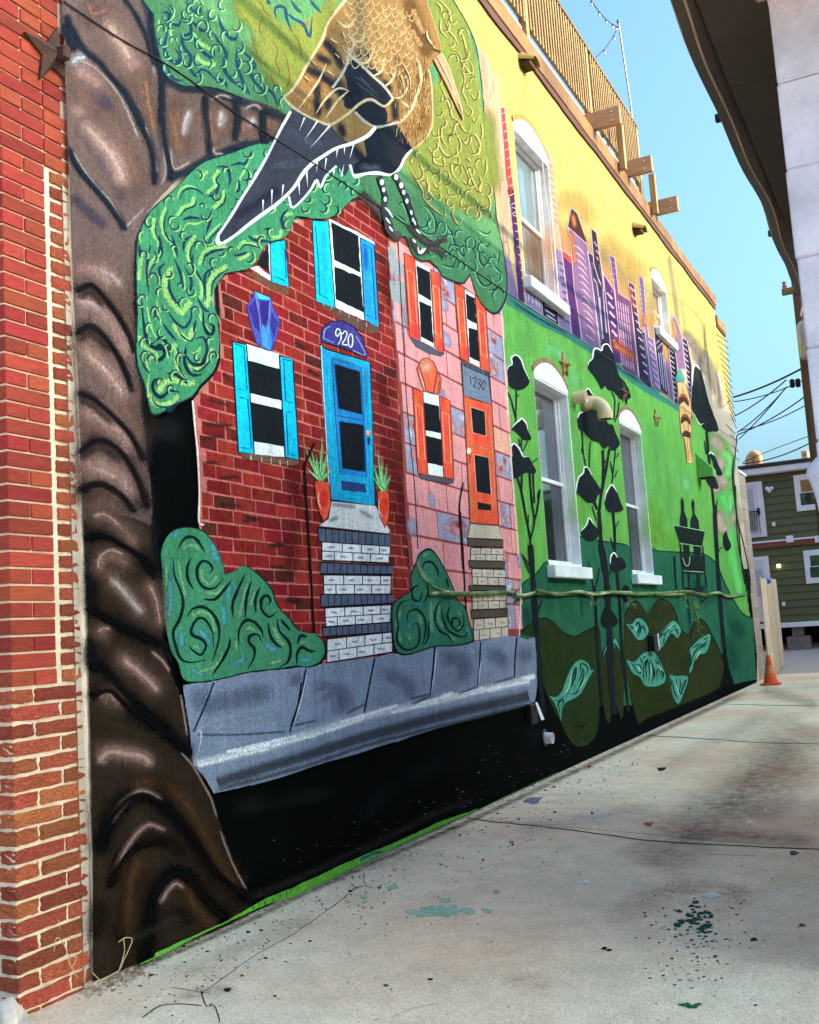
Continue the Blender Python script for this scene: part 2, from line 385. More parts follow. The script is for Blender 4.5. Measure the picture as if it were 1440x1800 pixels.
for y in ysf:
    d = .012*math.sin(y*2.3)+random.uniform(-.01, .01); vs += [(WX-.01, y, 8.12+d), (WX+.028, y, 8.12+d), (WX+.034, y, 8.198), (WX-.01, y, 8.198)]
mb.add(vs, [(4*i+k, 4*i+(k+1) % 4, 4*i+4+(k+1) % 4, 4*i+4+k) for i in range(len(ysf)-1) for k in range(4)])
mb.build('flashing', M_flash, house)
mb = MB(); mb.box(WX-.01, WX+.03, 23.1, 24.12, 7.74, 7.80); mb.build('flashing', M_flash, house)

# ================================================================== ROOF DECK
deck = empty('roof_deck', (-4.2, 14, 8.4), label='yellow pine roof deck with baluster railing above the painted wall', cat='deck')
DX = WX-.10           # outer face of the deck frame
def db(name, m, *b, c=.004): mb = MB(); mb.cbox(*b, c); return mb.build(name, m, deck)
db('rim_board', M_woodn, DX-.04, DX, 9.0, 11.52, 8.55, 8.70); db('rim_board', M_woodn, DX-.04, DX, 11.72, 14.22, 8.55, 8.70); db('rim_board', M_woodn, DX-.04, DX, 14.42, 17.2, 8.55, 8.70)
db('floor', M_woodn, -9, DX-.05, 8.5, 17.3, 8.70, 8.74)
for b0, b1 in ((8.8, 11.52), (11.72, 14.22), (14.42, 17.15)):
    db('deck_flashing', mat('grey_metal_strip', P(170, 172, 178), .4, .05, metal=.6), DX-.02, DX+.006, b0, b1, 8.705, 8.745, c=.002)
for y in (9.0, 11.62, 14.32, 17.22): db('post', M_woodn, DX-.05, DX+.05, y-.05, y+.05, 8.35, 9.86)
db('top_rail', M_wood, DX-.09, DX+.06, 8.9, 17.32, 9.865, 9.905)
db('bottom_rail', M_woodn, DX-.03, DX+.02, 8.9, 17.2, 8.86, 8.90)
src = None
y = 9.10
while y < 17.15:
    if min(abs(y-q) for q in (9.0, 11.62, 14.32, 17.22)) > .075:
        if src is None:
            mb = MB(); mb.cbox(-.018, .018, -.018, .018, 8.80, 9.86, .003); src = mb.build('baluster', M_woodn, deck); src.location = (DX+.035, y, 0)
        else: inst(src, deck, (DX+.035, y+random.uniform(-.006, .006), random.uniform(-.02, .004)))
    y += .115
# far railing turning the corner, with its balusters
db('end_rail', M_wood, -7, DX-.1, 17.18, 17.28, 9.865, 9.905)
for k in range(9): inst(src, deck, (DX-.2-.13*k, 17.2, 0))
for y in (14.05, 15.9, 17.75):
    db('beam', M_woodg, DX-1.2, WX+.42, y-.045, y+.045, 8.44, 8.70, c=.006)
    for dz in (.06, .19):
        mb = MB(); mb.lathe([(0, -.052), (.016, -.05), (.016, -.044)], (0, 0, 0), 8); b = mb.build('bolt', mat('steel', (.5, .5, .48), .4, metal=.8), deck)
        b.rotation_euler = (math.radians(90), 0, 0); b.rotation_euler = (math.radians(-90), 0, 0); b.location = (WX+.3, y-.001+.0, 8.44+dz)
for y in (15.25, 17.3): db('post', M_woodn, WX+.06, WX+.16, y-.05, y+.05, 8.30, 9.0)
# string lights and their pole
pole = empty('light_pole', (-4.0, 16.6, 8.7), label='thin steel pole rising behind the deck railing', cat='pole')
pA, pB = onx(1087, 37, -3.9), onx(1109, 186, -3.9)
mb = MB(); mb.tube([(pB[0], pB[1], 8.75), pB, pA], .016, 6); mb.build('shaft', mat('pole_steel', P(120, 130, 145), .4, .05, metal=.5), pole)
mb = MB(); mb.lathe([(.03, 0), (.03, .05), (0, .06)], (pA[0], pA[1], pA[2]-.03), 8); mb.build('cap', mat('pole_steel', P(120, 130, 145)), pole)
sl_ = empty('string_lights', tuple(pA), label='black string lights with clear bulbs strung from the thin pole', cat='string lights')
M_wire = mat('black_cable', P(22, 22, 26), .6, .1)
M_bulb = mat('clear_bulb', P(225, 240, 250), .1, .02, spec=.8)
q0 = onx(1035, -6, -3.9); q1 = onx(1087, 47, -3.9); q2 = onx(1048, 100, -4.1)
l1 = [q0+(q1-q0)*t+np.array([0, 0, -.10*math.sin(math.pi*t)]) for t in np.linspace(0, 1, 14)]
l2 = [q1+(q2-q1)*t+np.array([0, 0, -.06*math.sin(math.pi*t)]) for t in np.linspace(0, 1, 10)]
mb = MB(); mb.tube(l1, .008, 5); mb.tube(l2, .008, 5); mb.build('wire', M_wire, sl_)
for p in (l1[1], l1[4], l1[7], l1[10], l1[12], l2[2], l2[6]):
    mb = MB(); mb.lathe([(.012, 0), (.014, -.03), (.02, -.045)], p, 8); sk = mb.build('socket', M_wire, sl_)
    mb = MB(); mb.lathe([(.012, -.04), (.022, -.062), (.02, -.08), (0, -.09)], p, 10); mb.build('bulb', M_bulb, sk)

# ================================================================== BLOCK WALL, FENCE, CONE at the far end
M_cmu = mat('grey_block', P(150, 138, 126), .95, .12, 5, .4, 60, rnd=.25)
bw = empty('block_wall', (WX-.2, 24.6, 0), label='narrow grey concrete block wall at the far end of the mural', cat='wall')
mb = MB(); mb.box(WX-.4, WX-.012, 24.12, 25.06, -.05, 4.62); mb.build('mortar', mat('pale_mortar', P(196, 186, 172), .95, .1, 6), bw)
src = None
for k in range(17):
    z = k*.272
    sp = [(24.11, 25.06)] if k % 2 == 0 else [(24.11, 24.52), (24.535, 25.06)]
    for a, b in sp:
        if src is None:
            mb = MB(); bm = bmesh.new(); bmesh.ops.create_cube(bm, size=1); bmesh.ops.bevel(bm, geom=list(bm.edges), offset=.02, segments=1, affect='EDGES'); bm.verts.index_update()
            mb.add([v.co for v in bm.verts], [[v.index for v in f.verts] for f in bm.faces]); bm.free(); src = mb.build('block', M_cmu, bw); o = src
        else: o = inst(src, bw, (0, 0, 0))
        o.location = (WX-.19+random.uniform(-.004, .004), (a+b)/2, z+.136); o.scale = (.38, b-a-.008, .258)
mb = MB(); mb.cbox(WX-.42, WX+.02, 24.1, 25.1, 4.625, 4.70, .01); mb.build('coping', mat('white_cap', P(214, 222, 226), .7), bw)
fence = empty('plank_fence', (WX+.1, 26.3, 0), label='tall pale wooden plank fence beyond the block wall', cat='fence')
M_plank = mat('pale_fence_plank', P(196, 180, 156), .85, .2, 5, .3, 30, rnd=.45, stretch=(3, 3, .5), col2=P(176, 160, 134))
fy = np.linspace(25.12, 27.75, 11); ft = []
for i in range(10):
    mb = MB(); z = 2.28+random.uniform(-.03, .02)
    mb.cbox(WX+.06, WX+.085+.004*(i % 2)+random.uniform(0, .006), fy[i]+.003, fy[i+1]-.003, gz(fy[i])+.03, z, .004); mb.build('plank', M_plank, fence)
for z in (.5, 1.9): mb = MB(); mb.cbox(WX+.0, WX+.055, 25.12, 27.75, z, z+.09, .004); mb.build('fence_rail', M_plank, fence)
mb = MB(); mb.cbox(WX-.03, WX+.06, 27.76, 27.85, .1, 2.3, .004); mb.build('fence_post', M_plank, fence)
# blue tarp bundle on the fence
tp = onx(1348, 1017, WX+.06); mb = MB(); bm = bmesh.new(); bmesh.ops.create_icosphere(bm, subdivisions=2, radius=1)
for v in bm.verts: v.co = Vector((tp[0]+v.co.x*.08, tp[1]+v.co.y*.34+.05*math.sin(v.co.z*9), tp[2]-.06+v.co.z*.07*(1+.4*math.sin(v.co.y*11)+.3*math.sin(v.co.x*17))))
bm.verts.index_update(); mb.add([v.co for v in bm.verts], [[v.index for v in f.verts] for f in bm.faces]); bm.free()
mb.build('tarp', mat('blue_tarp', P(50, 90, 190), .5, .3, 9), None, label='crumpled blue tarp hung over the top of the plank fence', cat='tarp')
# cone
cp = onz(1356, 1204); cone = empty('traffic_cone', (cp[0], cp[1], 0), label='orange traffic cone at the foot of the block wall', cat='cone')
M_or = mat('orange_plastic', P(250, 92, 40), .5, .08, 6); M_or2 = mat('faded_orange_band', P(240, 130, 90), .5, .08, 6)
mb = MB(); mb.cbox(-.19, .19, -.19, .19, .0, .04, .012)
for v in range(len(mb.v)): mb.v[v] = (mb.v[v][0]+cp[0], mb.v[v][1]+cp[1], mb.v[v][2]+.002)
mb.build('base', M_or, cone)
mb = MB(); mb.lathe([(.145, .04), (.105, .24), (.10, .245)], (cp[0], cp[1], 0), 18); mb.lathe([(.075, .40), (.035, .60), (.025, .615), (0, .61)], (cp[0], cp[1], 0), 18); mb.build('body', M_or, cone)
mb = MB(); mb.lathe([(.103, .242), (.073, .402)], (cp[0], cp[1], 0), 18); mb.build('band', M_or2, cone)

# ================================================================== GREEN HOUSE far behind
GY = 30.0
def Gp(x, y): return ony(1280+x/4.5, 760+y/4.5, GY)
gh = empty('green_house', (-3, GY+3, 1.0), label='dark green sided two storey house with white trim behind the fence', cat='house')
M_side = mat('olive_siding', P(88, 96, 64), .7, .08, 4, .05, 30, rnd=.12)
M_trim = mat('white_house_trim', P(226, 230, 232), .5, .05, 3)
M_gdoor = mat('pale_grey_door', P(206, 212, 220), .4, .04, 3); M_glite = glass('pale_door_glass', P(168, 190, 198), .1)
M_gglass = glass('house_window_glass', (.03, .035, .035), .04); M_goldrefl = glass('golden_reflection_glass', P(130, 104, 56), .08)  # golden reflection put into the upper pane's colour
zb, zt = 1.15, 5.22; gx0, gx1 = -9.0, 6.0
mb = MB(); mb.box(gx0, gx1, GY+.03, GY+9, zb, zt+.1); mb.build('wall', M_side, gh)
nb = 20; hh = (zt-zb)/nb
for k in range(nb):
    z0 = zb+k*hh; mb = MB(); mb.prism([(GY+.028, z0+hh-.002), (GY+.012, z0+hh-.002), (GY-.012, z0+.004), (GY+.028, z0+.004)], 0, gx0, gx1); mb.build('siding_board', M_side, gh)
def gbox(name, m, x0, y0, x1, y1, d0, d1, par=None):
    a, b = Gp(x0, y0), Gp(x1, y1); a2, b2 = Gp(x0, y1), Gp(x1, y0)
    X0, X1 = (a[0]+a2[0])/2, (b[0]+b2[0])/2; Z0, Z1 = (a2[2]+b[2])/2, (a[2]+b2[2])/2
    mb = MB(); mb.cbox(X0, X1, GY-d1, GY-d0, Z0, Z1, .006); return mb.build(name, m, par or gh)
mb = MB(); mb.cbox(gx0-.2, gx1+.2, GY-.25, GY+9.2, zt+.02, zt+.2, .02); rf = mb.build('eave', M_trim, gh)
mb = MB(); mb.cbox(gx0-.25, gx1+.25, GY-.3, GY+9.3, zt+.2, zt+.3, .02); mb.build('roof', mat('dark_shingle', (.05, .045, .04), .9), gh)
def gwin(x0, y0, x1, y1, fw, gl, lab):
    f = gbox('window', M_trim, x0, y0, x1, y1, -.02, .05); f['label'] = lab
    ym = (y0+y1)/2
    gbox('pane', gl, x0+fw, y0+fw, x1-fw, ym-4, .05, .056, f); gbox('pane', M_gglass, x0+fw, ym+4, x1-fw, y1-fw, .05, .056, f)
gwin(530, 325, 800, 615, 45, M_goldrefl, 'upper window'); gwin(607, 925, 850, 1190, 45, M_gglass, 'lower window')
d = gbox('door', M_trim, 90, 395, 290, 835, -.02, .05); d['label'] = 'upper door'
gbox('door_leaf', M_gdoor, 100, 420, 250, 835, .05, .06, d); gbox('door_glass', M_glite, 120, 450, 215, 780, .061, .066, d); gbox('handle', M_wire, 236, 600, 256, 655, .06, .1, d)
d = gbox('door', M_trim, 140, 985, 345, 1500, -.02, .05); d['label'] = 'lower door'
gbox('door_leaf', M_gdoor, 150, 1010, 310, 1490, .05, .06, d); gbox('door_glass', M_glite, 190, 1085, 285, 1300, .061, .066, d)
bl = gbox('balcony_rail', M_wire, 100, 628, 255, 636, .10, .13)
for k in range(9): gbox('bar', M_wire, 104+k*18.5, 636, 109+k*18.5, 795, .105, .125, bl)
lb = gbox('ledger_board', mat('brown_ledger', P(120, 76, 56), .8, .2, 3, stretch=(.4, 2, 2)), 60, 862, 800, 905, .0, .05)
gbox('flashing_strip', M_trim, 60, 848, 800, 862, .0, .07)
for x in (465, 690): gbox('bracket', M_trim, x, 818, x+55, 872, .05, .12, lb)
for x, y in ((350, 710), (430, 1340)): gbox('outlet_box', M_trim, x, y, x+26, y+34, .02, .06)
fl = gbox('flood_light', M_trim, 318, 436, 340, 470, .02, .07)
for dx, dz in ((-12, 8), (22, 6), (6, 26)):
    c = Gp(325+dx, 440+dz); mb = MB(); bm = bmesh.new(); bmesh.ops.create_icosphere(bm, subdivisions=2, radius=.055); 
    for v in bm.verts: v.co += Vector((c[0], GY-.1, c[2]))
    bm.verts.index_update(); mb.add([v.co for v in bm.verts], [[v.index for v in f.verts] for f in bm.faces], True); bm.free(); mb.build('lamp_head', M_trim, fl)
wl = gbox('wall_lamp', mat('dark_lamp_metal', (.05, .045, .04), .5), 388, 1030, 420, 1042, .02, .12)
gbox('lamp_glass', mat('warm_lamp_glass', P(240, 225, 190), .4, .02, emit=((1, .78, .45), 1.0)), 390, 1043, 418, 1072, .04, .11, wl)
mb = MB(); mb.cbox(gx0, gx1, GY-.04, GY+.03, zb-.12, zb+.01, .01); mb.build('skirt_trim', M_trim, gh)
mb = MB(); mb.box(gx0+.5, gx1-.5, GY+1.2, GY+1.3, .3, zb); mb.build('crawl_space', mat('crawl_dark', (.01, .01, .01), .95), gh)
c = Gp(548, 1570); mb = MB(); mb.cbox(c[0]-.3, c[0]+.3, GY+.05, GY+.5, gz(GY)-.05, .78, .02); mb.cbox(c[0]-.15, c[0]+.15, GY+.1, GY+.4, .785, zb-.12, .01); mb.build('pier', mat('pier_block', P(120, 116, 108), .95, .2, 8, .5, 40), gh)
# things on the roofs behind
hp = [Vector(tuple(ony(1318+dx, 830+dy, 31.5))) for dx, dy in ((0, 0), (0, -18), (3, -27), (9, -31), (14, -26), (15, -14), (15, 2))]
mb = MB(); mb.tube([tuple(p) for p in smooth_pts([tuple(p) for p in hp], 4)], .13, 10); mb.build('vent_hood', mat('coppery_vent', P(205, 152, 104), .5, .2, 3), gh)
a, b = ony(1408, 792, 32), ony(1424, 832, 32); mb = MB(); mb.cbox(a[0], b[0], 32, 32.5, b[2]-.5, a[2], .02); ch = mb.build('chimney', mat('tan_chimney', P(226, 190, 140), .8, .1, 4), gh)
for k in range(4):
    z = a[2]-.1-k*.13; mb = MB(); mb.box(a[0]+.05, b[0]-.05, 31.985, 31.998, z-.05, z); mb.build('louvre', mat('louvre_shadow', P(150, 120, 84), .8), ch)

# ================================================================== WHITE BLOCK HOUSE on the right
wh = empty('white_block_house', (4, 8, 0), label='lavender white painted block house with sagging gutter on the right', cat='house')
M_wblk = mat('lavender_white_block_paint', P(208, 218, 236), .8, .12, 6, 1.0, 30, col2=P(190, 200, 218))
M_wj = mat('rusty_joint', P(170, 150, 140), .9, .3, 8)
FYW, FX = 4.75, -.385
mb = MB(); mb.box(FX+.03, 9.0, FYW+.06, 9.4, -.05, 4.35); mb.build('core_wall', M_wj, wh)
for k in range(12):
    z0 = .02+k*.405-.24
    xs_ = [FX+.004*math.sin(k*2.1), 1.3+.4*(k % 2), 2.9+.4*(k % 2), 4.6+.3*(k % 2), 6.4, 9.0]
    for i in range(5):
        bm = bmesh.new(); bmesh.ops.create_cube(bm, size=1)
        x0, x1, y0, y1, za, zb_ = xs_[i]+.002, xs_[i+1]-.004, FYW+random.uniform(-.006, .006), FYW+.5, max(z0, 0)+.001, min(z0+.4035, 4.62)
        if zb_-za < .05: bm.free(); continue
        for v in bm.verts: v.co = Vector(((x0+x1)/2+v.co.x*(x1-x0), (y0+y1)/2+v.co.y*(y1-y0), (za+zb_)/2+v.co.z*(zb_-za)))
        bmesh.ops.bevel(bm, geom=list(bm.edges), offset=.007, segments=2, affect='EDGES'); bm.verts.index_update()
        mb = MB(); mb.add([v.co for v in bm.verts], [[v.index for v in f.verts] for f in bm.faces]); bm.free(); mb.build('block', M_wblk, wh)
mb = MB(); mb.box(FX, 9.0, FYW+.5, 9.4, -.05, 4.3); mb.build('side_wall', M_wblk, wh)
# swollen render at the corner
c = ony(1446, 842, FYW+.02); bm = bmesh.new(); bmesh.ops.create_icosphere(bm, subdivisions=4, radius=1)
for v in bm.verts: v.co = Vector((c[0]+.075+v.co.x*.13*(1+.10*math.sin(v.co.z*5)), FYW+.03+v.co.y*.06, c[2]+v.co.z*.14-.35*max(0, -v.co.z)*.3))
bm.verts.index_update(); mb = MB(); mb.add([v.co for v in bm.verts], [[v.index for v in f.verts] for f in bm.faces], True); bm.free(); mb.build('render_bulge', M_wblk, wh)
# gable roof
GX = -.755; GZ = 1.5+GX/-.2625
RX, RZ = 4.46, 5.75
M_soff = mat('brown_grey_soffit', P(66, 62, 54), .8, .12, 2, .1, 20); M_gut = mat('bronze_gutter', P(70, 64, 56), .45, .18, 3, .1, 15)
FYR = 3.62
mb = MB()
mb.prism([(GX+.06, GZ+.03), (RX, RZ), (9.6, GZ+.03), (9.6, GZ-.05), (RX, RZ-.15), (GX+.06, GZ-.05)], 1, FYR, 9.7); roof = mb.build('roof', mat('dark_roof_felt', (.06, .055, .05), .9, .1), wh)
mb = MB(); mb.prism([(FX, 4.25), (RX, RZ-.2), (9.0, 4.25)], 1, FYW+.03, FYW+.3); mb.build('gable', M_wblk, wh)
# soffit panels with seams
yy = [FYR, 4.02, 4.34, 5.6, 7.4, 9.7]
for i in range(len(yy)-1): mb = MB(); mb.cbox(GX+.075, FX+.3, yy[i]+.003, yy[i+1]-.003, GZ-.085+random.uniform(-.004, .004), GZ-.06, .003); mb.build('soffit_panel', M_soff, wh)
mb = MB(); mb.cbox(FX-.045, FX+.4, FYR+.35, FYW-.01, GZ-.16, GZ-.09, .012); mb.build('corner_frieze', mat('tan_frieze', P(150, 128, 110), .85, .15, 6, .4, 30), wh)
# sagging K gutter
gy = np.linspace(FYR-.05, 9.7, 44); vs = []; fs = []
for y in gy:
    sx = .014*math.sin(y*1.9)+.008*math.sin(y*4.3+1); sz = .018*math.sin(y*1.3+.6)+.01*math.sin(y*3.7)
    for dx, dz in ((.075, -.06), (.02, -.10), (-.035, -.10), (-.055, -.03), (-.05, .035), (-.065, .05), (-.045, .055), (-.03, -.02), (.02, -.08), (.06, -.05), (.075, .05)):
        vs.append((GX+dx+sx*(dx < .07), y, GZ+dz+sz))
k = 11
for i in range(len(gy)-1):
    for j in range(k): fs.append((i*k+j, i*k+(j+1) % k, (i+1)*k+(j+1) % k, (i+1)*k+j))
mb = MB(); mb.add(vs, fs); gut = mb.build('gutter', M_gut, wh)
mb = MB(); mb.tube([(GX+.02+.014*math.sin(y*1.9)+.008*math.sin(y*4.3+1), y, GZ-.104+.018*math.sin(y*1.3+.6)+.01*math.sin(y*3.7)) for y in gy], .007, 6); mb.build('gutter_seam', mat('pale_worn_metal', P(170, 150, 120), .5, .2, 6), gut)
for y in (4.3, 6.2, 8.4): mb = MB(); mb.cbox(GX-.105, GX-.05, y-.02, y+.02, GZ+.03, GZ+.075, .005); mb.build('gutter_clip', M_wire, gut)
# ================================================================== UNSEEN ROW (right of the picture), added so its roof line shades the lower wall
rw = empty('unseen_row', (21, 14, 0), label='unseen row of flat roofed brick houses across the lot, added to shade the mural', cat='building')
QX = 17.0
SHZ = 5.30                                   # height of the shade line on the painted wall
_t = (QX-WX)/math.cos(SUN_AZ)*math.tan(SUN_EL); _dy = (QX-WX)*math.tan(SUN_AZ)
QZ = SHZ+_t
mb = MB(); mb.box(QX, 27, 6.2, 40, -.05, QZ); mb.build('wall', M_brickfar, rw)
def caster(name, y0, y1, z, x0=QX+.05, x1=QX+.6):          # added there for its shadow; y, z given where that meets the painted wall
    mb = MB(); mb.cbox(x0, x1, y0+_dy, y1+_dy, QZ-.3, z+_t, .02); return mb.build(name, M_brickfar, rw)
caster('chimney', 6.55, 6.95, 6.25); caster('chimney', 7.2, 7.35, 5.95); caster('unseen_vent_stack', 7.0, 7.12, 6.9)
caster('unseen_parapet', 14.9, 19.5, 5.75); caster('unseen_parapet', 19.5, 24.3, 5.95); caster('chimney', 20.6, 21.0, 6.6); caster('unseen_vent_stack', 22.6, 22.75, 6.9)
# ================================================================== PAINT ON THE SIDE WALL
# the painting lies flat on the wall plane; outlines were measured in the photograph and laid out in wall metres
ZF = dict(A=(100, 0, 4.5), B=(380, 0, 4.5), C=(620, 0, 4.5), D=(840, 0, 4.5), E=(220, 240, 4.5), F=(380, 340, 4.5), G=(620, 340, 4.5), H=(840, 340, 4.5),
          I=(220, 600, 4.5), J=(500, 600, 4.5), K=(680, 600, 4.5), L=(880, 600, 4.5), M=(240, 900, 4.5), N=(500, 900, 4.5), O=(680, 900, 4.5), P=(880, 960, 4.5),
          Q=(140, 1200, 3.6), R=(440, 1300, 3.6), S=(1060, 340, 4.2846), T=(1060, 700, 4.2846), U=(0, 0, 4), V=(0, 450, 4), W=(0, 900, 4), X=(0, 1350, 4), Y=(1140, 900, 4), o=(0, 0, 1))
def Z(s):
    """'E 10 20 30 40 | F 5 6' -> picture points, frame by frame"""
    out = []
    for ch in s.split('|'):
        t = ch.split(); ox, oy, sc = ZF[t[0]] if t[0] in ZF else ZF['o']
        v = list(map(float, t[1:] if t[0] in ZF else t))
        out += [(ox+v[i]/sc, oy+v[i+1]/sc) for i in range(0, len(v)-1, 2)]
    return out
class Coat:
    def __init__(s, name): s.name = name; s.v = []; s.f = []; s.c = []; s.a = []; s.m = []
COATS = {}; LV = [0.0006]
def coat(n):
    if n not in COATS: COATS[n] = Coat(n)
    return COATS[n]
def level(d=.00006): LV[0] += d; return LV[0]
def to_wall(pts, off):
    out = []
    for x, y in pts: p = onx(x, y, WX+off); out.append((p[1], p[2]))
    return out
def put(ct, yz, faces, off, cols, als, m):
    o = len(ct.v); ct.v += [(WX+off, y, z) for y, z in yz]; ct.f += [tuple(i+o for i in f) for f in faces]
    ct.c += cols; ct.a += als; ct.m += [m]*len(faces)
def fill(name, pts, col, sm=0, off=None, jit=0.0):
    if isinstance(pts, str): pts = Z(pts)
    if sm: pts = [tuple(p) for p in smooth_pts(pts, sm, True)]
    if jit: pts = [(x+random.uniform(-jit, jit), y+random.uniform(-jit, jit)) for x, y in pts]
    d = []                                     # hand painted edges: never quite straight
    for i in range(len(pts)):
        a0, b0 = np.array(pts[i], float), np.array(pts[(i+1) % len(pts)], float); n_ = max(1, int(np.linalg.norm(b0-a0)/7))
        for k in range(n_): d.append(tuple(a0+(b0-a0)*k/n_+(rng.normal(size=2)*.38 if k else 0)))
    pts = d
    off = off or level(); yz = to_wall(pts, off)
    V, T = cdt_fill(yz, True, True)
    us = sorted({i for t in T for i in t}); mp_ = {u: k for k, u in enumerate(us)}; V = [V[u] for u in us]; T = [tuple(mp_[i] for i in t) for t in T]
    put(coat(name), [tuple(v) for v in V], T, off, [col]*len(V), [1.0]*len(V), 0)
def ribbon(pts, w0, prof, k=5, sm=4):
    p = smooth_pts(pts, sm) if sm and len(pts) > 2 else np.array(pts, float)
    if len(p) == 2: p = np.array([p[0]+(p[1]-p[0])*t for t in np.linspace(0, 1, 5)])
    t = np.gradient(p, axis=0); t /= np.maximum(np.linalg.norm(t, axis=1), 1e-9)[:, None]; n = np.stack([-t[:, 1], t[:, 0]], 1)
    s = np.linspace(0, 1, len(p)); ww = np.array([w0*prof(q) for q in s])
    return p, n, s, ww
TAP = dict(both=lambda s: max(.25, math.sin(math.pi*min(max(s, .0), 1.0))**.55), none=lambda s: 1.0, end=lambda s: max(.12, 1-s), start=lambda s: max(.12, s))
def _list(x):
    if isinstance(x, str): return [Z(c) if c.strip()[0].isalpha() else None for c in x.split(';')]
    return x
def lines(name, spec, w, col, taper='both', sm=4, jit=.35):
    """opaque brush lines; spec: 'E 1 2 3 4; 5 6 7 8; F ...' (frame letter carries over)"""
    off = level(); fr = 'o'; i = 0
    for ch in (spec.split(';') if isinstance(spec, str) else spec):
        if isinstance(ch, str):
            if not ch.strip(): continue
            t = ch.split()
            if t[0] in ZF: fr = t[0]
            else: ch = fr+' '+ch
            pts = Z(ch)
        else: pts = ch
        ww = w
        p, n, s, wd = ribbon(pts, ww/2, TAP[taper], sm=sm)
        wd = wd*(1+.12*np.sin(s*19+i*1.7)); q = np.concatenate([p+n*wd[:, None], p-n*wd[:, None]])
        o2 = off+(i % 7)*.000008; yz = to_wall(q, o2); m = len(p)
        put(coat(name), yz, [(a, a+1, m+a+1, m+a) for a in range(m-1)], o2, [col]*(2*m), [1.0]*(2*m), 0); i += 1
def spray(name, spec, w, col, a=.8, mi=1, fade=True, sm=4):
    """soft strokes: full in the middle, fading to the rims (mi 1 = airbrush, 2 = dry bristle)"""
    off = level(); fr = 'o'; i = 0
    if mi == 2: w *= 1.45; a *= .9
    for ch in (spec.split(';') if isinstance(spec, str) else spec):
        if isinstance(ch, str):
            if not ch.strip(): continue
            t = ch.split()
            if t[0] in ZF: fr = t[0]
            else: ch = fr+' '+ch
            pts = Z(ch)
        else: pts = ch
        if len(pts) == 1: pts = [(pts[0][0]-w*.2, pts[0][1]), (pts[0][0]+w*.2, pts[0][1])]
        p, n, s, wd = ribbon(pts, w/2, TAP['none'], sm=sm)
        if fade:        # rounded soft ends
            t0 = p[0]-p[1]; t0 /= max(np.linalg.norm(t0), 1e-6); t1 = p[-1]-p[-2]; t1 /= max(np.linalg.norm(t1), 1e-6)
            p = np.concatenate([[p[0]+t0*w*.4], p, [p[-1]+t1*w*.4]]); n = np.concatenate([[n[0]], n, [n[-1]]]); wd = np.concatenate([[wd[0]*.6], wd, [wd[-1]*.6]])
            en = np.ones(len(p)); en[0] = en[-1] = 0
            if mi == 1 and len(p) > 5: en[1] = en[-2] = .55
        else: en = np.ones(len(p))
        m = len(p); rows = []; al = []
        QS = np.linspace(-1, 1, 9) if mi == 1 else np.array((-1, -.55, 0, .55, 1))
        for q in QS: rows.append(p+n*(wd*q*(1.35 if mi == 1 else 1))[:, None]); al += list((math.cos(q*math.pi/2)**2 if mi == 1 else 1-.7*abs(q)**1.6 if abs(q) < 1 else 0)*a*en)
        nr = len(QS)
        o2 = off+(i % 7)*.000008; yz = to_wall(np.concatenate(rows), o2)
        put(coat(name), yz, [(r*m+b, r*m+b+1, (r+1)*m+b+1, (r+1)*m+b) for r in range(nr-1) for b in range(m-1)], o2, [col]*(nr*m), al, mi); i += 1
def glow(name, spec, w, col, a=.9, mi=1):
    spray(name, spec, w*2.4, col, a*.5); spray(name, spec, w*1.15, col, a)
def blob(name, spec, r, col, a=.8, ry=None, mi=1):
    """round soft dabs"""
    off = level(); pts = Z(spec) if isinstance(spec, str) else spec; ry = ry or r
    for i, (x, y) in enumerate(pts):
        seg = 14; q = [(x, y)]; al = [a]
        for rr, av in ((.5, .7), (1, 0)):
            for k in range(seg): g = 2*math.pi*k/seg; q.append((x+r*rr*math.cos(g), y+ry*rr*math.sin(g))); al.append(av*a)
        f = [(0, 1+k, 1+(k+1) % seg) for k in range(seg)]+[(1+k, 1+seg+k, 1+seg+(k+1) % seg, 1+(k+1) % seg) for k in range(seg)]
        o2 = off+(i % 7)*.000008
        put(coat(name), to_wall(q, o2), f, o2, [col]*len(q), al, mi)
def disc(name, x, y, r, col, ry=None): fill(name, [(x+r*math.cos(t), y+(ry or r)*math.sin(t)) for t in np.linspace(0, 2*math.pi, 14)[:-1]], col)
def outline(name, pts, w, col, sm=0):
    if isinstance(pts, str): pts = Z(pts)
    lines(name, [list(pts)+[pts[0]]], w, col, 'none', sm)
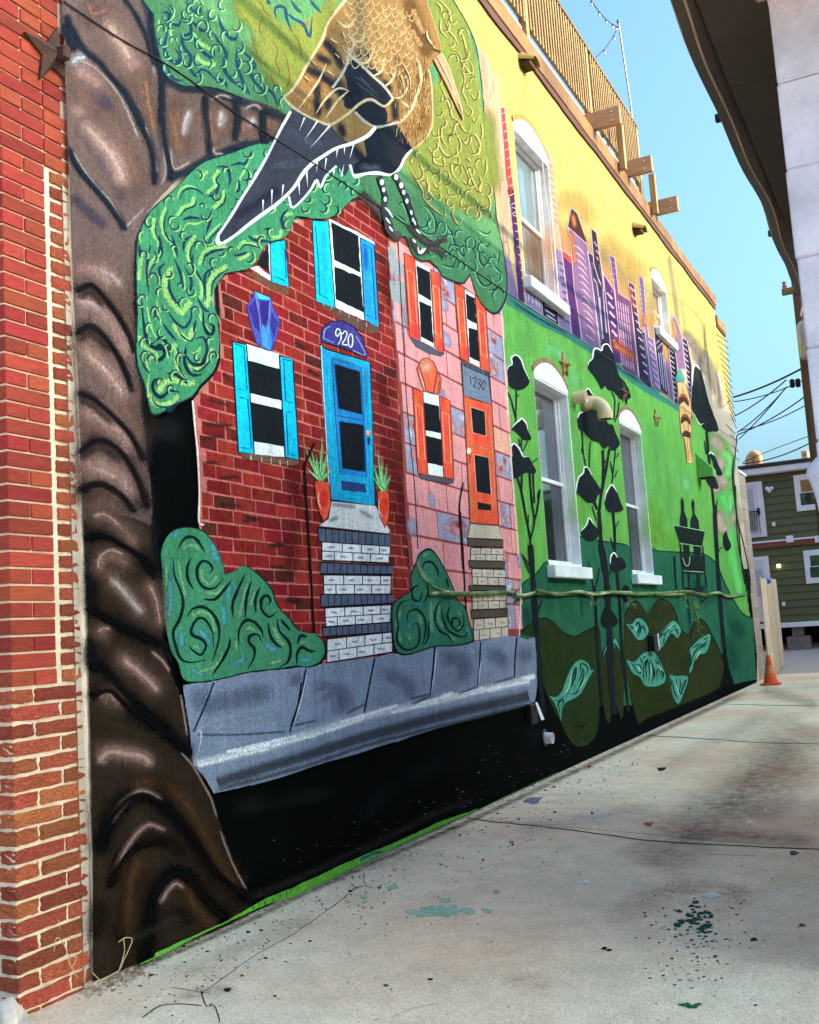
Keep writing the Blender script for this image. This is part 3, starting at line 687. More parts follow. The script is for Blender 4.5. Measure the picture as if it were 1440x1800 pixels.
def paint_material(name, mode):
    m = bpy.data.materials.new(name); m.use_nodes = True; t = m.node_tree; n = t.nodes; L = t.links; b = n['Principled BSDF']
    b.inputs['Roughness'].default_value = .85; b.inputs['Specular IOR Level'].default_value = .02
    at = n.new('ShaderNodeAttribute'); at.attribute_name = 'Col'
    tc = n.new('ShaderNodeTexCoord')
    n1 = n.new('ShaderNodeTexNoise'); n1.inputs['Scale'].default_value = 3.2; n1.inputs['Detail'].default_value = 7; n1.inputs['Roughness'].default_value = .65
    mp = n.new('ShaderNodeMapping'); mp.inputs['Scale'].default_value = (1, 1.6, .7); L.new(tc.outputs['Object'], mp.inputs[0]); L.new(mp.outputs[0], n1.inputs['Vector'])
    mr = n.new('ShaderNodeMapRange'); mr.inputs[1].default_value = .28; mr.inputs[2].default_value = .72; mr.inputs[3].default_value = .80; mr.inputs[4].default_value = 1.2; L.new(n1.outputs[0], mr.inputs[0])
    ng = n.new('ShaderNodeTexNoise'); ng.inputs['Scale'].default_value = 52; ng.inputs['Detail'].default_value = 5; ng.inputs['Roughness'].default_value = .8; L.new(tc.outputs['Object'], ng.inputs['Vector'])
    mg = n.new('ShaderNodeMapRange'); mg.inputs[1].default_value = .3; mg.inputs[2].default_value = .7; mg.inputs[3].default_value = .55; mg.inputs[4].default_value = 1.45; L.new(ng.outputs[0], mg.inputs[0])
    mm = n.new('ShaderNodeMath'); mm.operation = 'MULTIPLY'; L.new(mr.outputs[0], mm.inputs[0]); L.new(mg.outputs[0], mm.inputs[1])
    nr = n.new('ShaderNodeTexNoise'); nr.inputs['Scale'].default_value = 5; nr.inputs['Detail'].default_value = 5; nr.inputs['Roughness'].default_value = .75
    mpr = n.new('ShaderNodeMapping'); mpr.inputs['Scale'].default_value = (1, 5, .55); L.new(tc.outputs['Object'], mpr.inputs[0]); L.new(mpr.outputs[0], nr.inputs['Vector'])
    mrr = n.new('ShaderNodeMapRange'); mrr.inputs[1].default_value = .3; mrr.inputs[2].default_value = .7; mrr.inputs[3].default_value = .86; mrr.inputs[4].default_value = 1.14; L.new(nr.outputs[0], mrr.inputs[0])
    mm2 = n.new('ShaderNodeMath'); mm2.operation = 'MULTIPLY'; L.new(mm.outputs[0], mm2.inputs[0]); L.new(mrr.outputs[0], mm2.inputs[1]); mm = mm2
    hs = n.new('ShaderNodeHueSaturation'); L.new(at.outputs['Color'], hs.inputs['Color']); L.new(mm.outputs[0], hs.inputs['Value'])
    n2 = n.new('ShaderNodeTexNoise'); n2.inputs['Scale'].default_value = 7; n2.inputs['Detail'].default_value = 4; L.new(tc.outputs['Object'], n2.inputs['Vector'])
    m2 = n.new('ShaderNodeMapRange'); m2.inputs[3].default_value = .478; m2.inputs[4].default_value = .522; L.new(n2.outputs[0], m2.inputs[0]); L.new(m2.outputs[0], hs.inputs['Hue'])
    L.new(hs.outputs[0], b.inputs['Base Color'])
    nb = n.new('ShaderNodeTexNoise'); nb.inputs['Scale'].default_value = 75; nb.inputs['Detail'].default_value = 4; nb.inputs['Roughness'].default_value = .7; L.new(tc.outputs['Object'], nb.inputs['Vector'])
    bp = n.new('ShaderNodeBump'); bp.inputs['Strength'].default_value = .85; bp.inputs['Distance'].default_value = .012; L.new(nb.outputs[0], bp.inputs['Height']); L.new(bp.outputs[0], b.inputs['Normal'])
    if mode:
        al = n.new('ShaderNodeAttribute'); al.attribute_name = 'al'
        nn = n.new('ShaderNodeTexNoise'); nn.inputs['Scale'].default_value = 120 if mode == 1 else 90; nn.inputs['Detail'].default_value = 3; L.new(tc.outputs['Object'], nn.inputs['Vector'])
        g = n.new('ShaderNodeMapRange'); g.inputs[1].default_value = .25; g.inputs[2].default_value = .75; k = .38 if mode == 1 else .6; g.inputs[3].default_value = -k; g.inputs[4].default_value = k; L.new(nn.outputs[0], g.inputs[0])
        gm = n.new('ShaderNodeMath'); gm.operation = 'MULTIPLY_ADD'; gm.use_clamp = False
        # grain only where there is paint at all
        w4 = n.new('ShaderNodeMath'); w4.operation = 'MULTIPLY'; w4.inputs[1].default_value = 4; w4.use_clamp = True; L.new(al.outputs['Fac'], w4.inputs[0])
        L.new(g.outputs[0], gm.inputs[0]); L.new(w4.outputs[0], gm.inputs[1]); L.new(al.outputs['Fac'], gm.inputs[2])
        sm_ = n.new('ShaderNodeMapRange'); sm_.interpolation_type = 'SMOOTHSTEP'
        sm_.interpolation_type = 'LINEAR' if mode == 1 else 'SMOOTHSTEP'
        sm_.inputs[1].default_value = 0.0 if mode == 1 else .30; sm_.inputs[2].default_value = .9 if mode == 1 else .60; L.new(gm.outputs[0], sm_.inputs[0])
        L.new(sm_.outputs[0], b.inputs['Alpha'])
    return m
PAINT = [paint_material('mural_paint', 0), paint_material('mural_spray', 1), paint_material('mural_dry_brush', 2)]
def build_coats(parent, labels):
    """'house/window#2' -> mesh 'window' under the mesh 'house'"""
    made = {}
    for key in sorted(COATS, key=lambda k: k.count('/')):
        ct = COATS[key]; nm = key.split('/')[-1].split('#')[0]
        me = bpy.data.meshes.new(nm); me.from_pydata(ct.v, [], ct.f)
        for m in PAINT: me.materials.append(m)
        me.polygons.foreach_set('material_index', np.array(ct.m, dtype=np.int32))
        ca = me.attributes.new('Col', 'FLOAT_COLOR', 'POINT'); ca.data.foreach_set('color', np.array([(*c, 1) for c in ct.c], dtype=np.float32).ravel())
        aa = me.attributes.new('al', 'FLOAT', 'POINT'); aa.data.foreach_set('value', np.array(ct.a, dtype=np.float32))
        me.update(); o = bpy.data.objects.new(nm, me); COL.objects.link(o); made[key] = o
        if '/' in key: o.parent = made[key.split('/')[0]]
        else: o.parent = parent; o.matrix_parent_inverse = Matrix.Translation(-Vector(parent.location))
        if key in labels: o['label'] = labels[key]
        if nm in ('wall_scuffs', 'bare_primer'): o['kind'] = 'stuff'
# ------------------------------------------------------------------ big fields
# the painting goes on above the picture's edge
put(coat('painted_foliage'), [(4.3, 4.2), (10.0, 4.9), (10.0, 8.1), (4.3, 8.1)], [(0, 1, 2, 3)], .0003, [(.070, .190, .088)]*4, [1.0]*4, 0)
put(coat('painted_tree_trunk'), [(3.80, 4.2), (4.5, 4.2), (4.55, 8.1), (3.80, 8.1)], [(0, 1, 2, 3)], .0004, [P(104, 88, 82)]*4, [1.0]*4, 0)
BLK = P(14, 17, 18); NAVY = P(36, 58, 86); WHT = P(228, 238, 240)
fill('painted_black_base', '255 690 360 690 700 1000 960 1000 1330 1000 1331 1207 1150 1285 980 1362 840 1430 600 1536 440 1612 300 1640 270 1000', P(7, 9, 9))  # flat black base coat behind trunk, houses and hills
blob('painted_black_base', 'I 350 700; '.replace(';', ''), 30, P(28, 36, 40), .5)
YEL = PL(230, 222, 132)
fill('painted_yellow_sky', '740 -60 1010 -60 1300 380 1400 600 1292 725 1290 640 | S 935 1130 960 1400 985 1700 960 1640 920 1560 900 1420 870 1330 840 1440 800 1330 760 1240 720 1200 660 1090 590 1060 560 1560 | 1190 716 1000 605 880 530 870 300', YEL)
spray('painted_yellow_sky', 'H 700 300 820 420 960 480 1100 600 1250 760; 600 100 760 60 900 230; 980 380 1150 520 1300 640', 46, PL(240, 200, 116), .5)
spray('painted_yellow_sky', 'H 560 330 700 420 860 560 1010 720 1180 880 1330 1010; 620 480 800 600 1000 800; S 250 1000 420 1150 600 1250', 70, PL(242, 186, 128), .75); spray('painted_yellow_sky', 'H 640 620 820 800 1050 1000 1250 1200; S 300 1180 450 1330', 60, PL(214, 160, 168), .7)
spray('painted_yellow_sky', 'H 960 440 1060 560 1130 640 1200 680; S 330 700 430 1000; 600 1040 680 1120 760 1250', 20, PL(200, 184, 140), .35)
spray('painted_yellow_sky', 'S 620 1060 720 1200 800 1330 850 1500; 760 1200 840 1400 890 1600; 680 1180 760 1350', 18, PL(178, 168, 150), .75)
lines('painted_yellow_sky', 'S 570 800 680 890 740 960 760 1060 770 1180; 590 820 620 1000; 420 720 520 760 560 860', 3, PL(222, 188, 120), 'none')
spray('painted_yellow_sky', 'S 500 480 520 640 545 800 570 1000', 7, PL(196, 176, 140), .85)
# ladder of brush ticks along the far edge
lines('painted_yellow_sky', ['S %d %d %d %d' % (855+8*i, 1060+46*i, 942+5*i, 1120+50*i) for i in range(14)]+['T 925 195 1000 270', 'T 955 275 1018 330', 'T 965 350 1024 405', 'T 972 425 1030 470'], 1.6, PL(120, 86, 50), 'none', 0)
# ------------------------------------------------------------------ green hill
GRN = P(98, 166, 78)
fill('painted_green_hill', '878 540 | H 240 880 480 1030 700 1130 900 1260 1100 1400 1300 1530 1440 1620 | S 430 1560 575 1640 690 1680 780 1790 | T 800 250 870 270 960 340 980 600 1000 900 1030 1100 1060 1350 1110 1650 | 1322 1100 1322 1120 900 1120 885 800', GRN)
spray('painted_green_hill', 'H 260 960 380 1080 420 1230; 300 1130 340 1250; L 600 60 700 200; 600 600 590 800 620 1000; T 400 300 450 600 430 900; 520 400 560 700 540 950; L 1150 700 1180 900 1200 1200', 40, P(112, 186, 98), .5)
spray('painted_green_hill', 'L 100 1250 130 1500; 640 1100 600 1400; 1180 1300 1210 1560; T 360 950 420 1050 600 1100', 40, P(112, 176, 66), .5)
spray('painted_green_hill', 'H 540 1200 700 1300; L 560 250 600 350; T 620 600 640 700', 24, P(118, 196, 132), .6)
spray('painted_green_hill', 'T 900 700 950 900 960 1100 1000 1300 1040 1500; 880 380 920 500 900 640', 26, P(104, 206, 110), .8)
# bare primer blotches
spray('bare_primer', 'T 820 300 880 360 900 450 850 640 860 700; 890 560 910 660; 870 860 890 950 930 1000; 990 830 1000 940', 26, P(172, 158, 140), 1.0)
spray('bare_primer', 'T 900 400 960 470 940 600; 980 700 960 860', 22, P(110, 200, 112), .9)
# ------------------------------------------------------------------ darker hills
MID = P(40, 98, 74)
fill('painted_dark_hills', '915 1042 920 1025 942 1009 958 988 1018 943 1058 951 1093 956 1105 960 1149 965 1156 968 1200 971 1230 972 1247 979 1261 994 1277 1031 1300 1071 1312 1083 1324 1086 1330 1194 1310 1198 1292 1203 1284 1195 1276 1140 1240 1200 1150 1240 1000 1240 940 1180 913 1125', MID)
lines('painted_dark_hills', '915 1042 920 1025 942 1009 958 988; 1018 943 1058 951 1093 956 1105 960; 1149 962 1156 968 1200 971 1230 972 1247 979 1261 994 1277 1031 1300 1071 1312 1083 1324 1086', 2.2, P(18, 46, 36), 'none', 3)
spray('painted_dark_hills', 'P 340 300 380 500; 480 470 600 600; 650 250 680 450; T 460 1250 480 1400; 880 1500 960 1700; Y 600 750 640 1000', 26, P(48, 112, 84), .6)
spray('painted_dark_hills', 'P 200 500 240 620; T 980 1700 1050 1780; Y 560 900 600 1100; 300 450 420 640', 26, P(28, 84, 70), .6)
OLV = P(38, 54, 28)
h1 = Z('P 145 690 200 640 270 600 340 566 400 590 480 670 560 710 600 715 690 662 780 638 800 900 785 1200 772 1450 700 1560 600 1582 525 1500 480 1400 360 1160 300 900 300 740')
fill('painted_dark_hills', h1, OLV, 3)
h2 = Z('1098 1084 1107 1064 1118 1056 1127 1064 1138 1082 1147 1069 1156 1055 1170 1055 1185 1070 1197 1105 1212 1115 1222 1090 1235 1090 1247 1107 1265 1145 1275 1172 1270 1205 1260 1212 1235 1225 1140 1262 1122 1272 1108 1220 1096 1150')
fill('painted_dark_hills', h2, P(44, 54, 28), 3)
lines('painted_dark_hills', [h1[:10], h2[:22]], 2.0, P(16, 24, 16), 'none', 3)
spray('painted_dark_hills', 'P 350 700 420 850 460 1000; 560 1350 640 1480 700 1400; 1080 1000 1150 1250 1300 1250; T 300 1650 420 1620; Y 150 900 300 1100; 60 1250 250 1280', 30, P(48, 66, 28), .6)
spray('painted_dark_hills', 'P 400 620 460 720; 1050 480 1080 560; 1250 480 1320 520', 22, P(62, 60, 36), .5)
for s in ('P 790 880 830 800 870 880 882 1100 876 1350 850 1395 820 1300 800 1100', 'P 890 850 930 790 960 810 976 1000 970 1330 945 1345 905 1150'): fill('painted_dark_hills', s, P(40, 52, 26), 3)
# swirled camouflage leaves on the dark hills
SW = P(78, 152, 132); SWD = P(14, 52, 46); SWL = P(140, 204, 178)
for s in ('P 365 1175 440 1190 490 1130 530 1020 580 930 640 895 700 930 720 980 752 962 700 1050 650 1150 600 1200 520 1240 490 1300 480 1392 450 1300 410 1220',
          'P 985 610 1040 612 1080 568 1140 590 1176 672 1130 740 1080 740 1030 670', 'P 990 893 1060 912 1120 850 1200 828 1250 880 1312 1030 1270 1100 1150 1112 1100 1040 1040 1000',
          'P 1215 742 1290 650 1370 588 1432 660 1400 732 1350 690 1290 790 1250 818 1222 790', 'Y 290 960 360 890 440 860 410 990 340 1010 310 1110 285 1132 295 1020', 'Y 145 1150 200 1150 282 1160 250 1280 210 1352 170 1290',
          'P 795 905 830 800 852 788 812 880', 'P 880 760 910 726 945 800 948 832 912 782'):
    fill('painted_leaf_patches', s, SW, 3); outline('painted_leaf_patches', s, 1.6, SWD, 3)
lines('painted_leaf_patches', 'P 470 1330 460 1240 500 1220 480 1280; 520 1200 560 1100 580 1000 600 960 590 1040 570 1090 600 1110; 540 1170 600 1160 640 1080 660 1000 640 950; 630 1000 640 930 690 960 680 1020; 1020 640 1060 640 1090 600 1110 660 1090 720; 1070 690 1120 640 1150 660; 1050 930 1110 950 1100 1010 1060 970; 1140 1080 1130 980 1160 900 1180 990 1170 1080; 1200 1090 1210 980 1180 890; 1240 1080 1240 980 1280 1000 1270 1060; 1130 890 1150 870; 1220 900 1260 950; 1240 780 1260 720 1300 690 1290 740; 1300 700 1350 640 1390 630; 1370 640 1410 690; Y 300 1080 320 1000 370 930 400 960; 310 960 360 920; 370 960 420 900; 170 1180 180 1260 210 1320; 200 1170 200 1230 230 1280 240 1200; 260 1180 240 1260', 2.9, SWD)
lines('painted_leaf_patches', 'P 430 1210 470 1230 500 1180 540 1150; 560 1040 590 1000; 610 1080 640 1020 650 960; 450 1260 470 1210; 1010 620 1050 660; 1080 720 1100 650 1090 610; 1130 620 1150 700; 1030 920 1080 980; 1090 1020 1120 1080; 1160 1060 1150 960 1170 880; 1220 1060 1220 960; 1260 1040 1260 940 1230 870; 1290 1050 1290 990; 1100 880 1130 930; 1230 790 1270 690 1340 620; 1280 780 1300 730; 1330 690 1370 660; 1400 650 1400 710; Y 295 1100 300 1000; 340 990 380 940 420 940; 390 900 420 880; 155 1165 165 1230; 220 1160 225 1220 215 1300; 270 1170 255 1220', 2.4, SWD)
lines('painted_leaf_patches', 'P 480 1200 540 1120 570 980; 620 1140 680 1040; 1060 620 1080 680; 1080 940 1120 1000; 1190 1040 1190 930; 1270 990 1250 930; 1320 660 1370 620; Y 330 1040 370 970; 190 1200 220 1290', 2.2, SWL)
# ------------------------------------------------------------------ teal line of the horizon
fill('painted_horizon', 'H 232 790 360 870 500 960 660 1055 820 1150 1000 1270 1140 1370 1300 1470 1440 1560 | S 430 1510 560 1590 580 1645 430 1560 300 1480 100 1345 | H 1300 1535 1100 1405 900 1265 700 1140 480 1035 330 930 236 885', P(58, 120, 116))
spray('painted_horizon', 'H 300 880 500 1000 700 1100; 900 1230 1100 1370 1300 1500', 6, P(40, 92, 100), .6)
# ------------------------------------------------------------------ painted city
CW = PL(236, 214, 226)
def tower(s, col, ow=1.3, oc=CW): fill('painted_city', s, col); outline('painted_city', s, ow, oc)
LIL = PL(160, 124, 168); PUR = PL(104, 64, 130); NVY = PL(68, 60, 98); BEI = PL(234, 204, 164)
tower('C 985 380 1020 410 1050 440 1065 500 1100 560 1140 600 1160 830 1190 1230 1230 1600 1245 1800 | H 258 520 322 845 235 790 205 500 | C 1150 1800 1080 1300 1040 900', BEI)
fill('painted_city', 'H 190 200 225 330 258 520 322 842 238 792 205 500', PL(172, 146, 196)); spray('painted_city', 'H 200 260 240 500; 215 380 235 500', 9, BEI, .8)
lines('painted_city', 'C 1060 620 1065 700; 1085 700 1090 790; 1110 640 1115 740; 1080 860 1085 960; 1120 900 1128 990; 1110 1040 1118 1130; 1150 1100 1155 1200; 1130 1250 1140 1330; 1180 1330 1188 1430; 1160 1480 1168 1560; H 250 560 262 660; 272 640 288 760; 240 640 255 740', 1, PL(190, 140, 100), 'none', 0)
tower('C 1170 850 1204 850 1240 1200 1275 1500 1305 1800 | H 375 870 322 842 250 10 | C 1210 1400 1190 1100', PL(228, 92, 74))
fill('painted_city', 'C 1222 1500 1276 1500 1306 1800 | H 374 868 324 840 252 20', PL(98, 58, 112)); spray('painted_city', 'C 1245 1480 1255 1560', 9, PL(190, 70, 84), .8)
lines('painted_city', ['C %d %d %d %d' % (1182+7.2*i, 900+72*i, 1216+7.2*i, 880+72*i) for i in range(12)]+['H %d %d %d %d' % (272+8*i, 110+62*i, 300+8*i, 118+62*i) for i in range(12)], 1.4, PL(240, 215, 225), 'none', 0)
tower('D 500 1145 545 1180 582 1235 600 1320 625 1600 640 1800 | H 660 420 745 1112 640 1045 590 500 560 100 | D 545 1600', BEI)
fill('painted_city', 'H 604 430 660 460 742 1105 642 1042', PL(172, 150, 196))
lines('painted_city', ['D %d %d %d %d' % (545+8*i, 1290+56*i, 590+6*i, 1318+56*i) for i in range(9)], 2.2, PL(205, 150, 110), 'none', 0)
lines('painted_city', ['H %d %d %d %d' % (640+7*i, 540+58*i, 672+7*i, 562+58*i) for i in range(9)], 3.6, PL(96, 100, 150), 'none', 0)
tower('H 380 760 500 820 510 960 385 878', PL(180, 160, 204)); tower('H 505 820 630 900 640 1042 515 965', PL(58, 50, 84))
lines('painted_city', 'H 400 790 405 850; 430 800 436 870; 460 820 466 885; 485 835 490 900', 3, PL(240, 232, 245), 'none', 0); lines('painted_city', 'H 530 880 600 920; 535 920 610 970; 545 960 620 1010', 2.4, PL(230, 225, 240), 'none', 0)
tower('H 665 440 740 500 822 1158 745 1112', PUR); fill('painted_city', 'H 667 445 736 502 741 556 674 500', PL(228, 84, 84))
tower('H 716 268 870 405 968 1238 830 1160 762 740 740 440', LIL); tower('H 740 108 790 160 830 280 868 402 710 262', PL(92, 58, 62)); spray('painted_city', 'H 750 170 770 260; 735 300 760 440 770 560', 9, PL(232, 150, 90), .8)
lines('painted_city', ['H %d %d %d %d %d %d' % (762+8*i, 410+57*i, 800+8*i, 430+57*i, 850+7.5*i, 490+57*i) for i in range(12)]+['H 850 1110 930 1170'], 1.8, PL(240, 218, 232))
tower('H 870 460 915 490 1000 640 1058 1245 975 1232 920 800', NVY); tower('H 895 270 940 312 985 640 998 770 962 700 920 560', PL(74, 52, 66))
lines('painted_city', 'H 920 380 945 420; 935 450 960 480; 940 500 955 530; 915 670 935 700; 960 680 975 720; 965 820 975 960 990 1150; 940 700 960 860 985 1100; 990 760 1010 1000; 1000 900 1020 1100', 2, PL(205, 190, 225), 'none')
lines('painted_city', 'H 890 540 930 760 980 1180; 905 540 915 600; 960 560 975 660', 1.2, PL(120, 130, 180), 'none', 0)
tower('H 990 620 1080 772 1152 1352 1082 1332 1052 1200', PUR)
lines('painted_city', ['H %d %d %d %d' % (1022+10*i, 785+74*i, 1066+9*i, 835+74*i) for i in range(6)], 3.2, PL(236, 214, 238), 'none', 0)
tower('H 1040 482 1086 512 1115 790 1212 852 1272 1455 1145 1392 1085 762', PL(132, 88, 136))
lines('painted_city', ['H %d %d %d %d' % (1058+a*20, 540+b*46, 1061+a*20, 550+b*46) for a in range(2) for b in range(6)]+['H %d %d %d %d' % (1110+a*19+b*7, 850+b*75+a*10, 1116+a*19+b*7, 915+b*75+a*10) for a in range(5) for b in range(7)], 1.6, PL(226, 196, 222), 'none', 0)
spray('painted_city', 'H 1080 1195 1150 1240 1240 1290', 11, PL(255, 176, 110), .95); spray('painted_city', 'H 1070 1170 1130 1210 1250 1320', 22, PL(230, 110, 70), .5)  # orange patch of sunlight painted onto the towers, with a soft halo
tower('H 1190 690 1240 728 1280 1060 1330 1112 1380 1545 1280 1475 1230 1000', PL(66, 54, 86)); spray('painted_city', 'H 1210 730 1225 830 1240 920', 9, PL(190, 96, 80), .8)
lines('painted_city', ['H %d %d %d %d' % (1205+11*i, 740+66*i, 1240+11*i, 775+66*i) for i in range(11)], 2.2, PL(222, 205, 230), 'none', 0)
lines('painted_city', 'H 1300 1080 1330 1280 1360 1500; 1315 1120 1340 1300', 1.4, PL(110, 130, 160), 'none', 0)
tower('S 270 613 306 640 330 960 346 1080 382 1100 438 1485 368 1440 320 1060', PL(146, 122, 176))
lines('painted_city', ['S %d %d %d %d' % (280+6*(k % 3)*1.6+i*3, 660+i*36+(k % 3)*8, 284+6*(k % 3)*1.6+i*3, 672+i*36+(k % 3)*8) for i in range(10) for k in range(3)], 2, PL(110, 86, 150), 'none', 0)
lines('painted_city', ['S %d %d %d %d' % (345+8*i, 1110+52*i, 378+8*i, 1150+52*i) for i in range(7)], 1.6, PL(236, 222, 240), 'none', 0); spray('painted_city', 'S 310 920 325 990', 8, PL(235, 150, 110), .8)
tower('S 378 980 420 1060 450 1120 500 1525 432 1482 400 1200', PL(64, 62, 92)); lines('painted_city', 'S 400 1130 440 1090; 410 1170 450 1120; 420 1200 445 1440; 435 1200 460 1470; 450 1190 478 1490; 405 1030 420 1080', 1.5, PL(196, 196, 224), 'none', 0)
tower('S 448 1110 500 1150 545 1565 500 1530', PL(158, 120, 166)); spray('painted_city', 'S 465 1130 485 1260; 400 900 390 960', 9, PL(240, 190, 110), .9)
tower('S 495 1158 560 1200 566 1595 540 1572', PL(44, 40, 56)); lines('painted_city', ['S %d %d %d %d' % (505+3*i, 1180+38*i, 534+2.4*i, 1205+38*i) for i in range(10)], 1.5, PL(226, 220, 236), 'none', 0)
tower('S 520 900 560 960 600 1085 640 1320 565 1320 545 1190', PL(166, 134, 172)); spray('painted_city', 'S 530 950 560 1100', 10, PL(236, 180, 130), .7)
tower('S 595 1083 635 1110 672 1300 662 1600 642 1460', PL(54, 52, 80)); lines('painted_city', ['S %d %d %d %d' % (604+4*i, 1120+40*i, 634+3.4*i, 1150+40*i) for i in range(10)], 1.5, PL(226, 220, 236), 'none', 0)
# ------------------------------------------------------------------ totem in front of the skyline
tower_t = 'S 558 1425 600 1400 640 1480 662 1570 672 1700 | T 664 130 672 290 652 302 682 470 662 496 634 482 612 302 596 290 580 180 572 20'
fill('painted_totem', tower_t, P(206, 172, 118)); outline('painted_totem', tower_t, 1.2, P(120, 84, 48))
fill('painted_totem', 'S 548 1390 575 1308 618 1402 600 1425 562 1415 545 1440', P(62, 132, 126)); outline('painted_totem', 'S 548 1390 575 1308 618 1402 600 1425 562 1415 545 1440', 1, P(20, 60, 62))
for s in ('S 564 1545 590 1508 620 1510 648 1560 650 1590 610 1545 572 1572', 'S 584 1692 604 1660 634 1660 660 1700 662 1730 625 1690 588 1716'):
    fill('painted_totem', s, P(156, 78, 52)); pts = [(x, y+5) for x, y in Z(s)]; fill('painted_totem', pts, P(62, 48, 44))
fill('painted_totem', 'T 598 262 625 240 664 262 662 300 620 290 600 290', P(62, 46, 42)); lines('painted_totem', 'T 632 300 650 470; 615 310 640 460; 655 310 668 470; S 600 1460 612 1540; 610 1600 622 1650; T 610 190 612 250; 640 190 648 250; 585 200 590 270 600 290', 1.1, P(140, 92, 56), 'none')
# ------------------------------------------------------------------ silhouette trees
TR = 'painted_tree_silhouette'
SIL = P(28, 34, 38); OUT = P(226, 240, 228)
def crown(s, rim=None):
    p = Z(s); fill(TR, p, SIL, 3)
    if rim: lines(TR, [p[rim[0]:rim[1]]], 2.6, OUT, 'both')
def limbs(spec, w, tp='none'): lines(TR, spec, w, SIL, tp)
limbs('P 238 -10 250 150 262 300 275 500 292 700 302 900 320 1100 340 1320', 9); limbs('L 240 1800 238 1680 236 1560 205 1400 170 1200 135 1080; 236 1570 268 1430 247 1250 230 1030; 266 1430 292 1330 312 1170; 166 1200 170 1050; 270 1280 258 1050', 3.2)
limbs('L 122 640 128 380; 122 610 82 450 55 400; 130 440 150 420; 170 900 165 770; 180 870 215 790; 155 830 145 770; 220 1450 222 1370; 295 1240 300 1190; 250 960 295 925; P 230 215 190 110 170 60; 300 520 330 430; O 1170 490 1105 380 1075 340; 1195 760 1230 700', 2)
crown('L 45 250 62 200 92 180 86 130 122 108 162 140 190 220 228 300 215 352 150 386 70 350', (0, 8)); crown('L 85 690 120 650 150 625 170 610 205 650 215 700 246 770 210 782 170 770 130 720', (0, 6)); crown('L 34 975 40 930 72 900 76 850 106 808 150 850 180 910 220 910 260 980 282 1020 265 1052 200 1040 120 1086 60 1062', (0, 8))
TR = 'painted_tree_silhouette#2'
limbs('L 820 1820 802 1650 790 1500 780 1350', 7); limbs('L 780 1360 800 1200 830 1050 862 850; 810 1150 815 1000 812 860; 905 1720 905 1520 890 1340; 765 1330 740 1260', 4.5); limbs('P 795 -10 825 150 842 300 850 420 858 560 868 800 880 1100 905 1330', 10)
limbs('P 922 190 936 350 950 550 962 800 990 1050 1012 1310', 4.5); limbs('P 742 320 756 500 770 800 790 1050 802 1260', 5)
limbs('P 742 345 720 240 695 120; 745 350 770 260 785 170; 730 290 680 160; 860 230 880 150; 850 360 870 310; L 680 1000 655 870 645 700; 702 1000 712 790; 660 900 640 850; 830 960 800 870; 880 1140 890 1050 912 850; 890 1060 870 950; 915 920 940 880; 900 1080 925 1020; 895 1640 870 1550; 910 1480 935 1420; 900 600 905 460 880 400; 905 640 930 560 940 480; 900 620 870 530; 725 1300 760 1420', 1.9)
crown('L 688 205 700 160 728 135 738 66 768 56 800 72 812 32 850 24 890 90 912 180 940 270 990 330 1034 440 960 462 900 400 850 382 830 350 800 376 760 300', (0, 9)); fill(TR, 'L 668 425 682 385 700 376 732 432', SIL, 3); lines(TR, 'L 666 425 680 383 700 374 734 432', 2.4, OUT)
crown('L 612 605 625 570 660 555 672 520 720 500 790 520 830 580 850 650 890 660 910 720 946 812 890 866 850 830 820 852 780 800 720 780 660 712 618 690', (0, 4)); crown('L 600 1185 606 1120 622 1072 655 1040 662 998 692 1000 722 1060 760 1120 802 1190 770 1222 750 1272 690 1272 640 1230', (0, 7)); crown('L 824 1262 832 1210 852 1170 882 1134 922 1190 950 1270 972 1332 920 1352 850 1342', (0, 5)); crown('L 638 1500 680 1452 700 1394 740 1450 778 1510 760 1562 700 1582 650 1542', (0, 4)); crown('P 868 140 874 80 900 52 925 90 965 92 996 160 960 192 900 208', (0, 4))
fill(TR, 'P 840 470 880 510 932 592 900 640 850 652 798 620 800 550', P(24, 32, 30), 2); fill(TR, 'P 960 335 1000 308 1022 350 1012 430 980 442', P(22, 30, 28), 2)
TR = 'painted_tree_silhouette#3'
limbs('T 782 250 802 480 832 760 860 1050 872 1300 890 1500 912 1800', 4.2); limbs('Y 468 -20 480 250 490 400 502 600 520 800 540 1000 558 1180', 6.5); fill(TR, 'Y 535 950 548 950 565 1090 600 1205 520 1240 500 1230 535 1120', P(14, 18, 18))
limbs('T 868 1165 885 1130 905 1125; 850 890 862 770; 780 420 765 320; 862 860 845 800', 1.8)
crown('S 674 1450 680 1320 702 1294 736 1330 770 1450 800 1570 872 1770 830 1792 780 1790 730 1730 690 1662 670 1600', (0, 4)); crown('T 802 424 812 405 842 432 870 500 902 572 870 582 840 540 828 480', (0, 3)); crown('T 772 565 782 525 802 506 824 530 850 600 872 672 850 682 805 662 780 620', (0, 4)); crown('T 905 1055 925 998 945 1050 968 1112 940 1152 912 1122')
lines(TR, 'S 690 1660 705 1700 735 1740 760 1730', 1.5, OUT)
